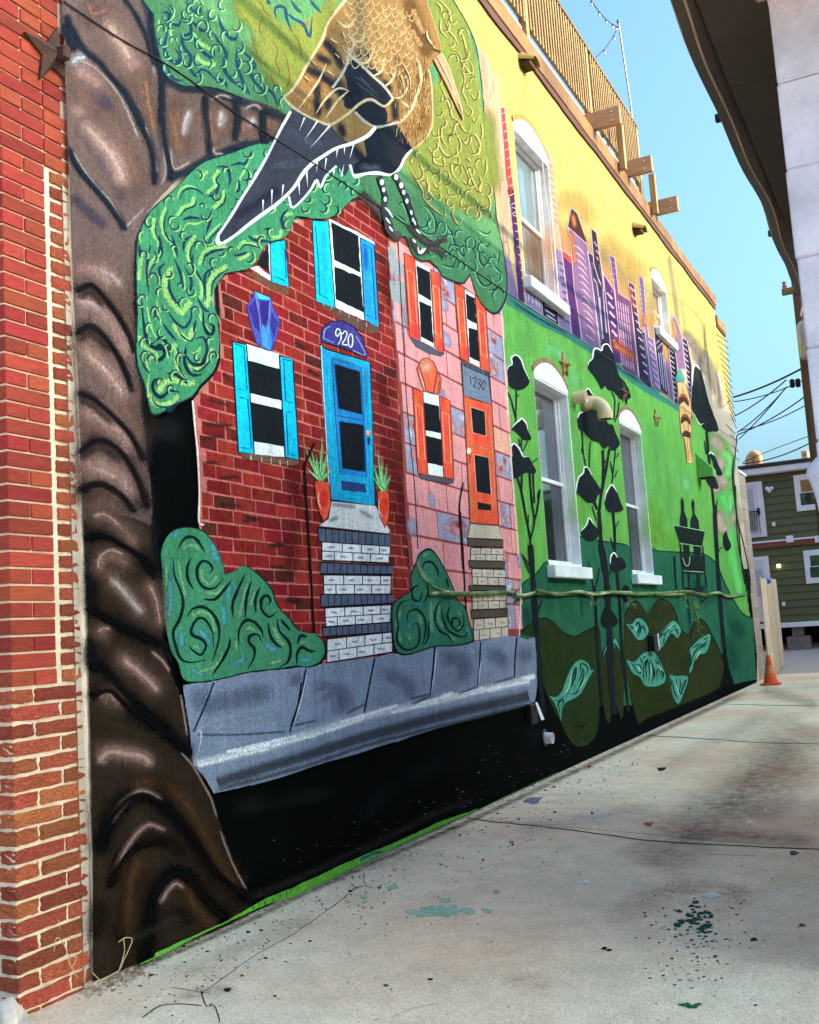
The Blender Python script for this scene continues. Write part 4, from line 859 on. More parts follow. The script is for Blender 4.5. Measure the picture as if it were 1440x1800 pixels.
# bottle rack silhouette
for s in ('T 584 962 582 905 594 850 588 762 598 742 610 780 614 850 636 910 638 972', 'T 662 975 662 915 680 875 668 790 680 756 692 790 692 872 722 920 726 988', 'T 540 958 768 1003 750 1116 580 1090', 'T 582 1178 770 1190 772 1322 600 1320', 'T 600 1422 690 1430 784 1418 744 1462 660 1466', 'T 606 1098 652 1104 658 1182 612 1180', 'T 684 1115 738 1120 736 1192 692 1186', 'T 636 1320 652 1320 660 1424 650 1424', 'T 704 1320 736 1320 732 1426 716 1426'): fill('painted_bottle_rack', s, P(28, 38, 36))
lines('painted_bottle_rack', 'T 582 1088 592 1180; 752 1112 760 1192; 600 1318 608 1424; 770 1320 784 1420; 540 1186 544 1290 550 1380 556 1426 532 1452', 2.4, P(24, 34, 34), 'none'); lines('painted_bottle_rack', 'T 538 956 770 1002; 580 1092 750 1118; 600 1200 625 1260 650 1250 656 1190; 605 1300 760 1310', 1.1, P(150, 190, 160), 'none')
# ------------------------------------------------------------------ red brick house
H1 = Z('I 535 468 | 365 672 380 640 388 560 384 500 405 470 500 400 600 360 660 345 690 400 | F 1360 400 1400 1100 | G 300 850 320 1050 350 1400 372 1750 | J 905 400 930 750 950 1200 985 1700 | 720 1010 724 1150 570 1180 560 1140 350 1130 350 915 351 867 348 800 343 755')
fill('painted_brick_house', H1, P(128, 40, 36))
pw = np.array(to_wall(H1, .001)); hy0, hz0 = pw.min(0); hy1, hz1 = pw.max(0)
def wall_fill(name, polys, cols, off):
    for q, c in zip(polys, cols): put(coat(name), q, [tuple(range(len(q)))], off, [c]*len(q), [1.0]*len(q), 0)
def clip_ok(q, poly, m=.012):
    q = np.array(q); return inside(poly, np.array([q.min(0)+m, q.max(0)-m, (q[:, 0].min()+m, q[:, 1].max()-m) if 0 else (q[:, 0].min()+m, q[:, 1].max()-m), (q[:, 0].max()-m, q[:, 1].min()+m)])).all()
def in_any(c, polys): return any(inside(p, np.array([c]))[0] for p in polys)
bh, bl_ = .083, .235
off = level(); polys = []; cols = []
tilt = -.012
for k in range(int((hz1-hz0)/bh)+2):
    z = hz0+k*bh; y = hy0-(bl_/2 if k % 2 else 0)-random.uniform(0, .05)
    while y < hy1:
        L_ = bl_*random.uniform(.85, 1.12); a, b = y+.0045, y+L_-.0045; zz_ = z+tilt*(y-hy0); g = lambda: random.uniform(-.004, .004)
        q = [(a+g(), zz_+.0055+g()), (b+g(), zz_+.0055+g()+tilt*L_), (b+g(), zz_+bh-.0055+g()+tilt*L_), (a+g(), zz_+bh-.0055+g())]
        yy = np.linspace(a, b, 9); zm_ = zz_+bh/2; kp = [v for v in yy if inside(pw, np.array([(v, zm_+tilt*(v-y)*.5)]))[0]]
        if len(kp) >= 3:
            if len(kp) < 9:
                q[0] = (kp[0], q[0][1]); q[3] = (kp[0], q[3][1]); q[1] = (kp[-1], q[1][1]); q[2] = (kp[-1], q[2][1])
            r = random.random(); f = random.uniform(.85, 1.12)
            c = P(128*f, 38*f, 36*f) if r < .62 else P(142*f, 48*f, 42*f) if r < .86 else P(104*f, 40*f, 36*f) if r < .96 else P(84, 40, 36)
            polys.append(q); cols.append(c)
        y += L_
# mortar shows between: pale lines painted under the bricks
fill('painted_brick_house', H1, P(186, 112, 104), off=level())
off = level(); wall_fill('painted_brick_house', polys, cols, off)
# right strip of the house is darker red
spray('painted_brick_house', 'F 1330 500 1380 900; J 760 250 800 600; 780 700 880 1100; 900 600 930 1500; 60 900 100 1300; N 60 100 60 500', 34, P(100, 30, 32), .55)
spray('painted_brick_house', 'I 660 460 820 510; 640 655 840 670; 600 770 760 750; 620 960 730 960; 760 1080 900 1070; 740 1290 910 1300; 930 1420 1060 1410; 1130 1620 1240 1620; 780 250 830 320; F 620 1180 700 1230; 730 1400 810 1430; J 190 230 270 280; N 30 680 130 700; M 1090 250 1180 260; 850 30 960 60; 1180 700 1280 720; 1060 430 1180 440', 8, P(70, 44, 40), .8)
lines('painted_brick_house', 'I 535 468 555 700 575 900 588 1200 585 1425 625 1450', 3.2, P(238, 214, 204), 'none'); lines('painted_brick_house', 'F 1355 400 1385 800 1400 1100; G 300 850 320 1050 350 1400 372 1750; J 905 400 930 750 950 1200 985 1700', 1.8, P(232, 190, 180), 'none')
lines('painted_brick_house', 'F 0 690 10 900 20 1250 0 1400; I 740 0 740 160 690 265 610 345 530 450', 5, P(30, 26, 30), 'none')
CY1, CY2, CYD = P(26, 186, 228), P(40, 150, 214), P(16, 78, 138); PANE = P(26, 31, 36); OUTL = P(20, 28, 48)
SUB = ''
def pan(s, c, oc=None, w=1.8): fill(SUB, s, c); (oc and outline(SUB, s, w, oc))
SUB = 'painted_brick_house/painted_window'
# upper windows
pan('F 790 850 1290 1062 1292 1090 1230 1108 1100 1060 840 905', P(92, 70, 64)); pan('F 893 198 1140 318 1252 385 1258 412 1145 352 1172 1002 940 900', WHT); pan('F 910 225 1126 336 1142 626 935 525', PANE); pan('F 935 575 1146 662 1166 942 945 836', PANE)
pan('F 760 212 890 222 942 905 790 852', CY1, OUTL); pan('F 1140 350 1250 402 1292 1062 1176 1002', CY2, OUTL); spray(SUB, 'F 1180 420 1190 600', 10, P(30, 100, 190), .6); spray(SUB, 'F 1230 700 1240 960; 850 300 870 600', 10, P(40, 190, 235), .6)
lines(SUB, 'F 785 260 810 520 820 800 885 830; 1165 400 1225 430 1265 1000 1190 960', 1.6, CYD, 'none', 0)
lines(SUB, 'F 850 870 852 890; 910 895 912 920; 980 920 985 950; 1050 950 1053 985; 1120 985 1124 1015; 1190 1020 1192 1055', 1.3, P(180, 150, 140), 'none', 0)
SUB = 'painted_brick_house/painted_window#2'
pan('F 220 622 280 620 430 688 575 742 572 800 525 802 400 742', P(110, 72, 58)); pan('F 268 592 330 575 432 652 432 692', WHT); pan('F 320 560 360 490 415 415 416 616', PANE); pan('F 412 388 428 384 442 692 430 684', WHT); pan('F 427 385 546 368 577 742 436 702', CY1, OUTL); lines(SUB, 'F 470 660 545 690; 545 440 555 670', 2, CYD, 'none', 0)
SUB = 'painted_brick_house/painted_keystone'
# keystone
pan('E 1020 1220 1150 1270 1170 1350 1225 1460 1200 1580 1165 1692 1130 1692 1040 1640 1000 1510 960 1350 1010 1270', P(74, 84, 176), P(40, 40, 100), 1.4); pan('E 1060 1290 1140 1300 1130 1450 1095 1510 1070 1420', P(56, 44, 130)); pan('E 975 1350 1030 1290 1060 1420 1080 1560 1020 1500', P(56, 48, 134)); pan('E 1160 1390 1215 1470 1180 1590 1150 1500', P(60, 54, 140)); pan('E 1085 1480 1110 1520 1140 1480 1160 1600 1150 1690 1085 1660', P(58, 150, 216)); pan('E 1030 1225 1145 1275 1140 1295 1050 1280', P(70, 180, 225))
lines(SUB, 'E 1030 1240 1060 1400 1085 1640; 1150 1290 1135 1460 1110 1660', 1.2, P(120, 150, 215), 'none')
SUB = 'painted_brick_house/painted_window#3'
# lower window
pan('I 895 872 1376 937 1372 975 1322 986 1000 942 930 920', P(108, 82, 68), P(40, 30, 30), 1.2); pan('I 958 20 1216 100 1268 916 1020 892', WHT); pan('I 970 150 1220 216 1242 472 985 410', PANE); pan('I 990 480 1246 540 1258 832 1010 790', PANE)
pan('I 848 0 960 30 1022 890 895 872', P(22, 196, 232), OUTL, 2.4); pan('I 1220 112 1326 142 1377 937 1266 916', P(22, 186, 228), OUTL, 2.4)
lines(SUB, 'I 870 20 940 45 965 385 890 375; 900 440 970 460 1000 850 915 840; 1245 140 1310 155; 1255 150 1270 470 1320 490; 1275 560 1310 560; 1275 570 1290 890 1345 905', 2, CYD, 'none', 0); lines(SUB, 'I 995 900 997 940; 1080 915 1082 955; 1155 925 1157 970; 1225 940 1227 980; 1285 945 1287 985', 1.4, P(214, 190, 170), 'none', 0)
SUB = 'painted_brick_house/painted_door'
# door with fanlight 920
pan('J 285 20 330 60 680 165 722 1300 368 1252 325 650', P(34, 158, 208), OUTL, 2.6); spray(SUB, 'J 350 200 360 500 390 900 400 1180; 660 260 680 700 690 1200; 420 1210 680 1250', 9, P(30, 190, 230), .7); spray(SUB, 'J 380 130 560 190; 640 200 650 500', 9, P(60, 130, 190), .5)
pan('J 375 135 610 205 650 1075 440 1045 400 560', P(38, 128, 196)); pan('J 392 175 600 238 618 585 425 530', P(24, 27, 33)); pan('J 432 630 628 660 642 1032 455 1005', P(24, 27, 33)); pan('J 448 1100 640 1128 652 1198 455 1176', P(38, 62, 116))
lines(SUB, 'J 375 135 610 205 650 1075 440 1045 400 560 375 135; 395 178 598 240 616 580 428 530 395 178; 434 632 626 662 640 1030 458 1005 434 632; 410 585 620 625', 1.5, P(24, 66, 132), 'none', 0); lines(SUB, 'J 290 30 310 400 330 720 360 1240', 1.6, P(180, 220, 235), 'none')
disc(SUB, 500+665/4.5, 600+725/4.5, 5, P(206, 140, 124)); pan('J 655 760 680 760 676 820 660 820', P(30, 50, 90)); disc(SUB, 500+660/4.5, 600+715/4.5, 1.8, P(236, 200, 190))
pan('F 828 1130 845 1060 905 1015 1000 1006 1095 1058 1160 1150 1202 1298 1010 1225 832 1172', P(60, 58, 132), OUTL, 2); lines(SUB, 'F 850 1145 860 1080 900 1050; 850 1145 930 1180; 1110 1130 1180 1275 1080 1240', 1.4, P(150, 160, 210), 'none')
lines(SUB, 'F 985 1085 960 1070 945 1105 962 1130 985 1095 988 1150 965 1195; 1000 1112 1018 1088 1036 1108 1018 1158 1000 1190 1040 1200; 1062 1108 1045 1150 1050 1200 1070 1214 1082 1170 1076 1122 1060 1108', 1.9, P(236, 240, 240), 'none')
SUB = 'painted_brick_house/painted_steps'
# steps
pan('J 372 1262 722 1300 842 1500 820 1522 270 1462 350 1400', P(200, 208, 212), P(30, 34, 40), 1.2); spray(SUB, 'J 390 1290 560 1310; 360 1420 420 1390; 600 1340 700 1400', 9, P(130, 146, 164), .6)
SLT = P(84, 98, 120)
for s in ('N 265 125 845 180 840 272 275 236', 'N 285 398 858 425 856 492 284 490', 'N 290 652 862 652 860 722 290 752', 'N 300 914 862 872 856 948 310 988'):
    pan(s, SLT, P(18, 22, 28), 2.2); q = Z(s)
    lines(SUB, [[tuple(np.array(q[0])*(1-t)+np.array(q[1])*t), tuple(np.array(q[3])*(1-t)+np.array(q[2])*t)] for t in np.linspace(.1, .92, 10)], 1.5, P(26, 32, 40), 'none', 0)
for s in ('N 296 236 836 272 826 402 300 382', 'N 308 498 842 505 836 648 316 652', 'N 320 760 842 735 836 872 330 908', 'N 338 1006 852 950 852 1108 340 1192'):
    pan(s, P(222, 230, 236), P(22, 26, 32), 2); q = [np.array(p) for p in Z(s)]
    at = lambda u, v: tuple((q[0]*(1-u)+q[1]*u)*(1-v)+(q[3]*(1-u)+q[2]*u)*v)
    blob(SUB, [at(u+random.uniform(-.03, .03), v) for v, us in ((.26, (.13, .42, .7, .92)), (.76, (.08, .3, .55, .84))) for u in us], 9, P(128, 138, 160), .75, 3.2, 2)
    lines(SUB, [[at(0, .5), at(1, .5)]]+[[at(u, 0), at(u, .5)] for u in (.3, .58, .85)]+[[at(u, .5), at(u, 1)] for u in (.18, .46, .72)], 1.7, P(22, 26, 32), 'none', 0)
SUB = 'painted_brick_house/painted_plant'
# potted aloes
for SUB, s, hl in (('painted_brick_house/painted_plant', 'J 238 1105 345 1108 366 1200 368 1290 345 1390 310 1424 275 1350 248 1230', '320 1340 335 1290'), ('painted_brick_house/painted_plant#2', 'J 735 1180 826 1188 834 1290 826 1400 798 1476 762 1400 740 1290', '780 1420 800 1400')):
    pan(s, P(214, 82, 60), P(60, 20, 18), 1.4); p = np.array(Z(s)).mean(0); blob(SUB, [tuple(p-(0, 4))], 9, P(226, 56, 40), .9, 18); lines(SUB, [[tuple(p+(-9, -16)), tuple(p+(-9, 2)), tuple(p+(-4, 16))]], 2.2, P(246, 180, 160))
for SUB, bx, by, tips in (('painted_brick_house/painted_plant', 290, 1100, ((158, 815), (175, 1000), (215, 860), (298, 758), (345, 850), (382, 1008), (250, 900))), ('painted_brick_house/painted_plant#2', 785, 1185, ((700, 955), (740, 860), (768, 930), (812, 975), (842, 1058), (700, 1065)))):
    for tx, ty in tips: lines(SUB, ['J %d %d %d %d %d %d' % (bx, by, (bx+tx)/2+(tx-bx)*.12, (by+ty)/2-10, tx, ty)], 8, P(86, 164, 96), 'end'); lines(SUB, ['J %d %d %d %d %d %d' % (bx-4, by, (bx+tx)/2+(tx-bx)*.12-6, (by+ty)/2-10, tx, ty)], 2, P(160, 220, 160), 'end')
SUB = 'painted_brick_house/painted_railing'
lines(SUB, 'J 158 985 165 1060 175 1250 188 1450 205 1800; N 178 0 200 300 222 700 240 1080 250 1245; J 158 985 190 910 240 800', 4, P(34, 22, 24), 'none')
# ------------------------------------------------------------------ pink stone house
H2 = Z('680 415 702 405 760 440 890 470 | G 1178 930 1198 1250 1232 1750 | K 972 750 1002 1200 1042 1700 | O 1062 600 1048 980 | 912 1125 724 1150 719 1007 | J 985 1700 950 1200 930 750 905 400 | G 350 1400 320 1050 300 850 285 600')
fill('painted_stone_house', H2, P(150, 72, 66))
ps = np.array(to_wall(H2, .001)); sy0, sz0 = ps.min(0); sy1, sz1 = ps.max(0)
ch_, off = .245, level(); polys = []; cols = []; cents = []
for k in range(int((sz1-sz0)/ch_)+2):
    z = sz0+k*ch_-.05; y = sy0-random.uniform(.05, .3)
    while y < sy1:
        L_ = random.choice((.24, .36, .5, .66, .74))*random.uniform(.9, 1.1); g = lambda: random.uniform(-.006, .006); tl = -.03
        c0 = lambda yy: z+tl*(yy-sy0)
        xs = [max(y+.008, sy0), min(y+L_-.008, sy1)]
        n = 5; ys_ = np.linspace(xs[0], xs[1], n) if xs[1]-xs[0] > .05 else []
        if len(ys_):
            q = [(a, c0(a)+.010+g()*.5) for a in ys_]+[(a, c0(a)+ch_-.010+g()*.5) for a in ys_[::-1]]
            V = np.array(q)
            if inside(ps, V.mean(0)[None])[0] or inside(ps, V).sum() > 3:
                # keep only the part inside the house
                lo = [a for a in np.linspace(xs[0], xs[1], 24) if inside(ps, np.array([(a, c0(a)+ch_/2)]))[0]]
                if len(lo) > 3:
                    ys2 = np.linspace(lo[0], lo[-1], 5); top = [c0(a)+ch_-.010+g()*.4 for a in ys2[::-1]]; bot = [c0(a)+.010+g()*.4 for a in ys2]
                    q = list(zip(ys2, bot))+list(zip(ys2[::-1], top)); polys.append(q)
                    r = random.random(); kd = 2 if r < .34 else 1 if r < .56 else 0; cols.append(P(150, 156, 186) if kd == 2 else P(250, 152, 156) if r < .86 else P(250, 164, 146)); cents.append((np.mean(ys2), c0(np.mean(ys2))+ch_/2, lo[-1]-lo[0], kd))
        y += L_
wall_fill('painted_stone_house', polys, cols, off)
# slate coloured clouding inside some of the stones
off = level()
for i, (cy, cz, wd_, kd) in enumerate(cents):
    for t in range((0, 1, 4)[kd]):
        seg = 12
        if kd == 2: a, b, rx, ry, c_ = cy+random.uniform(-.36, .36)*wd_, cz+random.uniform(-.3, .3)*ch_, wd_*random.uniform(.16, .34), ch_*random.uniform(.2, .42), (P(246, 146, 146), P(250, 160, 152), P(206, 204, 222), P(246, 150, 150))[t]
        else: a, b, rx, ry, c_ = cy+random.choice((-.42, .42))*wd_, cz+random.uniform(-.3, .3)*ch_, wd_*random.uniform(.2, .32), ch_*.4, P(152, 158, 190)
        rx = min(rx, wd_*.52); ry = min(ry, ch_*.52)
        q = [(a, b)]+[(a+rx*rr*math.cos(2*math.pi*k/seg), b+ry*rr*math.sin(2*math.pi*k/seg)) for rr in (.5, 1) for k in range(seg)]
        f = [(0, 1+k, 1+(k+1) % seg) for k in range(seg)]+[(1+k, 1+seg+k, 1+seg+(k+1) % seg, 1+(k+1) % seg) for k in range(seg)]
        put(coat('painted_stone_house'), q, f, off+(i % 9)*.000008, [c_]*len(q), [.95]+[.6]*seg+[0]*seg, 1)
SUB = 'painted_stone_house'
def ps_(s, c, oc=None, w=1.6): fill(SUB, s, c); (oc and outline(SUB, s, w, oc))
for s in ('G 275 420 345 440 350 640 300 630', 'G 290 690 420 700 415 900 310 850', 'G 355 640 412 660 405 560 350 520'): ps_(s, P(146, 156, 162))
lines(SUB, 'G 405 560 440 1130; 395 910 440 1120', 1.4, P(140, 80, 74), 'none', 0)
ORS, OBR = P(222, 84, 62), P(92, 34, 32)
def stone_window(ls, rs, wh_, p1, p2, sill):
    ps_(sill, P(84, 88, 100), P(40, 40, 46), 1.2); ps_(wh_, WHT); ps_(p1, PANE); ps_(p2, PANE); ps_(ls, ORS, OBR); ps_(rs, ORS, OBR)
    for s in (ls, rs):
        q = np.array(Z(s)); c = q.mean(0); lines(SUB, [[tuple(c+(p-c)*.62) for p in list(q)+[q[0]]]], 1.2, P(250, 170, 140), 'none', 0)
SUB = 'painted_stone_house/painted_window'
stone_window('G 405 470 492 512 537 1162 450 1132', 'G 615 600 692 640 722 1272 650 1216', 'G 490 525 616 600 652 1216 535 1166', 'G 505 570 610 622 622 852 520 792', 'G 525 850 622 892 642 1187 540 1132', 'G 450 1138 535 1168 722 1272 700 1288 600 1266 500 1212')
SUB = 'painted_stone_house/painted_window#2'
stone_window('G 805 710 882 742 922 1332 850 1302', 'G 968 800 1050 852 1087 1422 1010 1372', 'G 880 755 972 812 1012 1372 920 1332', 'G 895 790 966 828 982 1032 905 992', 'G 915 1060 986 1082 1008 1332 925 1292', 'G 850 1305 1086 1424 1086 1452 900 1372')
lines(SUB, 'G 890 1345 895 1370; 930 1355 934 1385; 970 1372 974 1402; 1010 1390 1014 1420; 1050 1405 1054 1435', 1.2, P(60, 30, 30), 'none', 0)
SUB = 'painted_stone_house/painted_number_plaque'
ps_('G 858 1340 900 1372 1086 1452 1102 1672 875 1592', P(112, 128, 150), P(44, 50, 62)); spray(SUB, 'G 900 1420 1060 1500; 920 1570 1040 1610', 9, P(140, 156, 176), .6)
lines(SUB, 'G 928 1440 938 1512; 952 1468 966 1452 978 1466 970 1500 955 1528 988 1534; 990 1474 1010 1470 1008 1492 996 1502 1012 1516 1004 1544 990 1546; 1036 1478 1022 1515 1030 1556 1046 1530 1048 1496 1036 1478', 1.7, P(40, 46, 58), 'none', 3)
SUB = 'painted_stone_house/painted_keystone'
ps_('G 508 1385 520 1365 545 1312 590 1300 640 1330 668 1400 704 1472 682 1592 640 1580 560 1560', P(220, 104, 74), OBR); blob(SUB, 'G 580 1370', 12, P(248, 170, 140), .9, 16); lines(SUB, 'G 530 1375 565 1480 580 1560; 665 1420 655 1500 640 1578; 690 1480 670 1585', 1.4, OBR, 'none'); lines(SUB, 'G 518 1390 545 1470 570 1550', 2, P(250, 190, 170))
SUB = 'painted_stone_house/painted_window#3'
stone_window('K 205 368 287 400 327 1062 245 1040', 'K 415 430 502 472 532 1092 450 1072', 'K 285 400 416 430 452 1072 325 1050', 'K 290 480 412 512 432 727 300 702', 'K 310 745 437 777 447 987 320 962', 'K 245 1046 532 1092 525 1120 482 1127 270 1087')
SUB = 'painted_stone_house/painted_door'
ps_('K 608 438 832 500 887 1452 660 1432', P(222, 90, 60), OBR); spray(SUB, 'K 640 480 650 900 680 1380; 800 520 840 900 860 1380; 680 820 820 860', 9, P(240, 130, 96), .6); ps_('K 664 518 777 555 787 748 680 722', PANE, P(250, 170, 140), 1.2); ps_('K 690 893 807 920 827 1213 710 1192', PANE, P(250, 170, 140), 1.2); ps_('K 715 1268 827 1290 827 1342 720 1332', PANE, P(200, 100, 70), 1.2)
disc(SUB, 680+650/4.5, 600+865/4.5, 4, P(244, 214, 190), 5.5); ps_('K 645 895 665 900 662 975 650 965', P(150, 70, 50))
lines(SUB, 'K 592 150 608 438 660 1430; 800 240 832 500 887 1452', 1.6, P(70, 40, 40), 'none', 0)
SUB = 'painted_stone_house/painted_steps'
ps_('O 660 92 886 110 922 217 638 206', P(186, 178, 160), P(50, 44, 38))
for s in ('O 638 208 922 224 922 282 644 268', 'O 648 382 938 394 936 447 655 442', 'O 648 584 947 590 945 622 655 622', 'O 664 778 957 765 957 827 670 842'): ps_(s, P(88, 78, 68), P(36, 32, 28))
for s in ('O 664 284 922 288 917 388 664 382', 'O 674 448 937 458 937 582 680 577', 'O 674 640 947 638 942 762 680 772', 'O 688 848 957 830 962 982 690 1022'):
    ps_(s, P(200, 194, 178), P(60, 54, 46)); q = [np.array(p) for p in Z(s)]; at = lambda u, v: tuple((q[0]*(1-u)+q[1]*u)*(1-v)+(q[3]*(1-u)+q[2]*u)*v)
    blob(SUB, [at(u, v) for v, us in ((.28, (.15, .5, .85)), (.78, (.3, .7)))  for u in us], 7, P(160, 156, 146), .7, 3, 2)
    lines(SUB, [[at(0, .5), at(1, .5)]]+[[at(u, 0), at(u, .5)] for u in (.3, .64)]+[[at(u, .5), at(u, 1)] for u in (.16, .47, .8)], 1.4, P(58, 52, 46), 'none', 0)
SUB = 'painted_stone_house/painted_railing'
lines(SUB, 'K 606 1115 576 1300 590 1550 605 1800; O 582 0 602 300 630 800 652 1070', 2.6, P(24, 22, 24), 'none'); SUB = 'painted_stone_house'; lines(SUB, 'G 1178 935 1198 1250 1232 1750; K 972 750 1002 1200 1042 1700; O 1062 600 1050 980', 2.2, P(244, 210, 196), 'none')
# ------------------------------------------------------------------ pavement with kerb
fill('painted_pavement', 'M 372 1370 600 1330 900 1270 1340 1225 | N 350 1195 720 1148 850 1118 1000 1130 1190 1070 1440 1042 | O 650 1045 740 1018 960 978 1040 985 1110 1010 1172 992 1186 1200 1188 1400 1172 1500 1080 1532 700 1622 300 1742 120 1802 | Q 1440 540 1200 620 850 702 790 600 720 520 700 330 670 130 655 20', P(124, 141, 166))
for s, c, w in (('Q 740 60 800 150 900 120 1200 60', P(96, 112, 138), 40), ('N 250 1400 480 1450 420 1560; 800 1280 950 1350 1000 1450; 60 1300 120 1350; O 450 1150 620 1200 560 1320; 820 1100 940 1200; 1080 1080 1120 1180', P(98, 110, 138), 34), ('Q 800 300 1000 250 1250 200; N 200 1500 350 1400; 760 1500 900 1400; O 420 1370 560 1280; 790 1330 900 1270; 1060 1270 1150 1230; 650 1080 720 1130', P(140, 160, 182), 22)): spray('painted_pavement', s, w, c, .6)
spray('painted_pavement', '345 1342 418 1326 473 1312 540 1292 633 1262 700 1247 769 1233 858 1211 930 1195', 21, P(192, 208, 222), .85, fade=False)
spray('painted_pavement', '350 1346 420 1328 470 1316; 480 1310 560 1290 640 1262; 690 1252 770 1234; 790 1228 860 1212 930 1198; 400 1322 520 1294; 600 1270 700 1240; 740 1236 850 1210', 6, P(214, 228, 238), .9, 2)
spray('painted_pavement', 'O 800 1410 900 1385; 1080 1320 1165 1300; 430 1470 520 1440; Q 1000 440 1200 390', 9, P(224, 236, 242), .9, 2)
spray('painted_pavement', '382 1376 418 1365 473 1348 540 1328 633 1298 700 1280 769 1261 858 1240 930 1223', 22, P(62, 70, 80), .9, fade=False)
spray('painted_pavement', '384 1388 446 1372 540 1346 640 1312 760 1280 860 1255 925 1238', 8, P(72, 84, 94), .7)
lines('painted_pavement', 'Q 850 0 800 130 722 310; 1402 0 1380 150 1330 312; N 170 1240 130 1450 50 1700; 715 1155 680 1330 632 1590; 1190 1072 1172 1300 1155 1445; O 385 1068 365 1250 345 1452; 742 1026 735 1200 720 1372; 1030 990 1015 1150 1010 1312', 3.0, P(22, 26, 34), 'none')
spray('painted_pavement', 'Q 740 330 1000 330 1300 310; N 80 1690 250 1650; 500 1590 640 1520; 1000 1480 1150 1440; O 200 1520 340 1460; 560 1440 715 1385; 850 1350 1000 1310', 5, P(78, 90, 118), .8)
lines('painted_pavement', 'Q 735 330 760 300 770 340 750 460; N 60 1720 130 1500 180 1270; O 350 1450 380 1250 392 1080; 726 1370 745 1180', 1.8, P(196, 214, 226), 'both'); lines('painted_pavement', 'R 0 290 200 235 290 205 450 150 700 80 900 10', 1.6, P(120, 138, 150), 'none')
# ------------------------------------------------------------------ bushes
BSH, BD, BLT, BCY = P(64, 138, 102), P(16, 38, 38), P(112, 178, 128), P(78, 162, 168)
b1 = Z('M 200 450 188 330 220 220 290 140 400 113 520 140 590 210 650 310 692 430 702 482 725 488 800 455 870 420 1000 520 1080 620 1122 740 1222 850 1292 940 1400 965 | N 260 968 322 1030 338 1110 300 1190 200 1232 100 1222 | M 1160 1242 900 1272 640 1332 480 1352 370 1330 330 1200 270 1100 230 900 200 700')
fill('painted_bush', b1, P(20, 34, 34), 3, jit=.5); fill('painted_bush', [tuple(np.array(p)+(np.array((330, 1060))-np.array(p))*.018) for p in b1], BSH, 3)
b2 = Z('O 190 500 230 400 255 330 330 284 392 330 462 450 522 580 562 690 622 750 652 850 687 980 680 1030 550 1062 400 1066 300 1092 200 1127 110 1132 60 1082 43 960 38 760 100 680 188 620')
fill('painted_bush#2', b2, P(18, 34, 32), 3); c2 = np.array(b2).mean(0); fill('painted_bush#2', [tuple(np.array(p)+(c2-np.array(p))*.035) for p in b2], P(52, 118, 92), 3)
spray('painted_bush', 'M 260 500 270 700 250 850; 280 200 340 160; 590 250 640 400; 480 920 560 1000 570 1060; 350 950 360 1080; 740 580 720 700; 680 720 700 900; 1010 1040 1120 1110; 770 1210 860 1150; 1290 1170 1380 1170; 430 1250 540 1290', 13, BCY, .8); spray('painted_bush', 'M 240 420 230 620; 330 380 360 560 390 680; 360 300 440 260 500 300; 520 450 520 520 580 570 650 500; 540 640 640 640 700 560; 430 830 510 790 590 830 620 960; 450 1060 500 1080; 880 560 840 700 810 850; 940 620 900 760; 850 930 900 920 950 950; 990 700 970 760; 1080 900 1120 1000 1180 1060; 480 1270 620 1220 700 1100; 1290 1040 1340 1020; 1050 1200 1150 1170; 780 1000 790 1100', 10, BLT, .8)
lines('painted_bush', 'M 290 360 300 500 340 600 370 720 340 850 290 950 310 1060 350 1160 430 1190 550 1170; 330 290 380 210 450 200 500 250 540 320; 430 360 400 450 410 540 450 610; 570 490 602 450 570 400 520 390 480 450 490 540 540 600 620 600 690 520; 530 690 620 690 690 620 750 540; 400 830 440 770 520 750 600 800 650 900 650 1020 600 1180; 610 1070 600 950 550 860 490 840 440 910 440 970 520 1010 550 1060 510 1130 440 1090 420 1050; 860 490 800 620 760 730 765 840; 910 540 870 680 860 840; 980 590 940 690 945 800; 1040 740 1060 700 1030 660 990 690 990 770 1050 830 1110 790; 810 1050 810 940 860 860 930 870 990 940 1000 1000; 990 1030 960 970 900 980 890 1030 930 1080 930 1150 880 1240; 740 990 730 1070 680 1170 600 1290; 1040 870 1060 980 1110 1050 1150 1070; 1110 840 1130 940 1200 1020 1220 1090 1200 1180 1130 1230; 1140 850 1220 940; 1270 1040 1300 980 1350 990; 1270 1210 1270 1120 1310 1070 1370 1100 1420 1100', 5.8, BD)
spray('painted_bush#2', 'O 280 350 330 330; 270 430 300 500 380 560; 220 560 230 620; 120 760 80 900 120 1040; 170 960 190 1030; 250 800 280 900; 420 700 410 840 450 920; 560 780 590 820; 560 900 600 940; 350 700 350 820 360 960; 470 960 560 1020', 10, P(92, 160, 128), .8); spray('painted_bush#2', 'O 200 720 300 740; 330 960 320 1030; 500 700 540 740; 640 900 640 980; 150 860 200 930', 11, P(60, 140, 134), .8)
lines('painted_bush#2', 'O 280 460 300 400 360 400 400 460 410 520; 240 620 240 580 200 620 210 690 260 700 280 630; 310 560 330 640 290 720; 190 690 110 720 80 790 90 900 80 1020 150 1090 240 1060 260 960 240 880 200 900; 160 880 170 800 230 770 290 820 310 900 300 980 280 1060; 460 690 400 740 380 850 420 940 490 980 520 1040; 500 740 480 830 520 920; 550 920 580 880 560 840 520 850 520 910 570 940 610 880 600 800; 470 520 490 600; 430 760 450 860 490 940 600 990 640 950; 330 860 330 980 300 1050', 4.2, P(14, 44, 40))
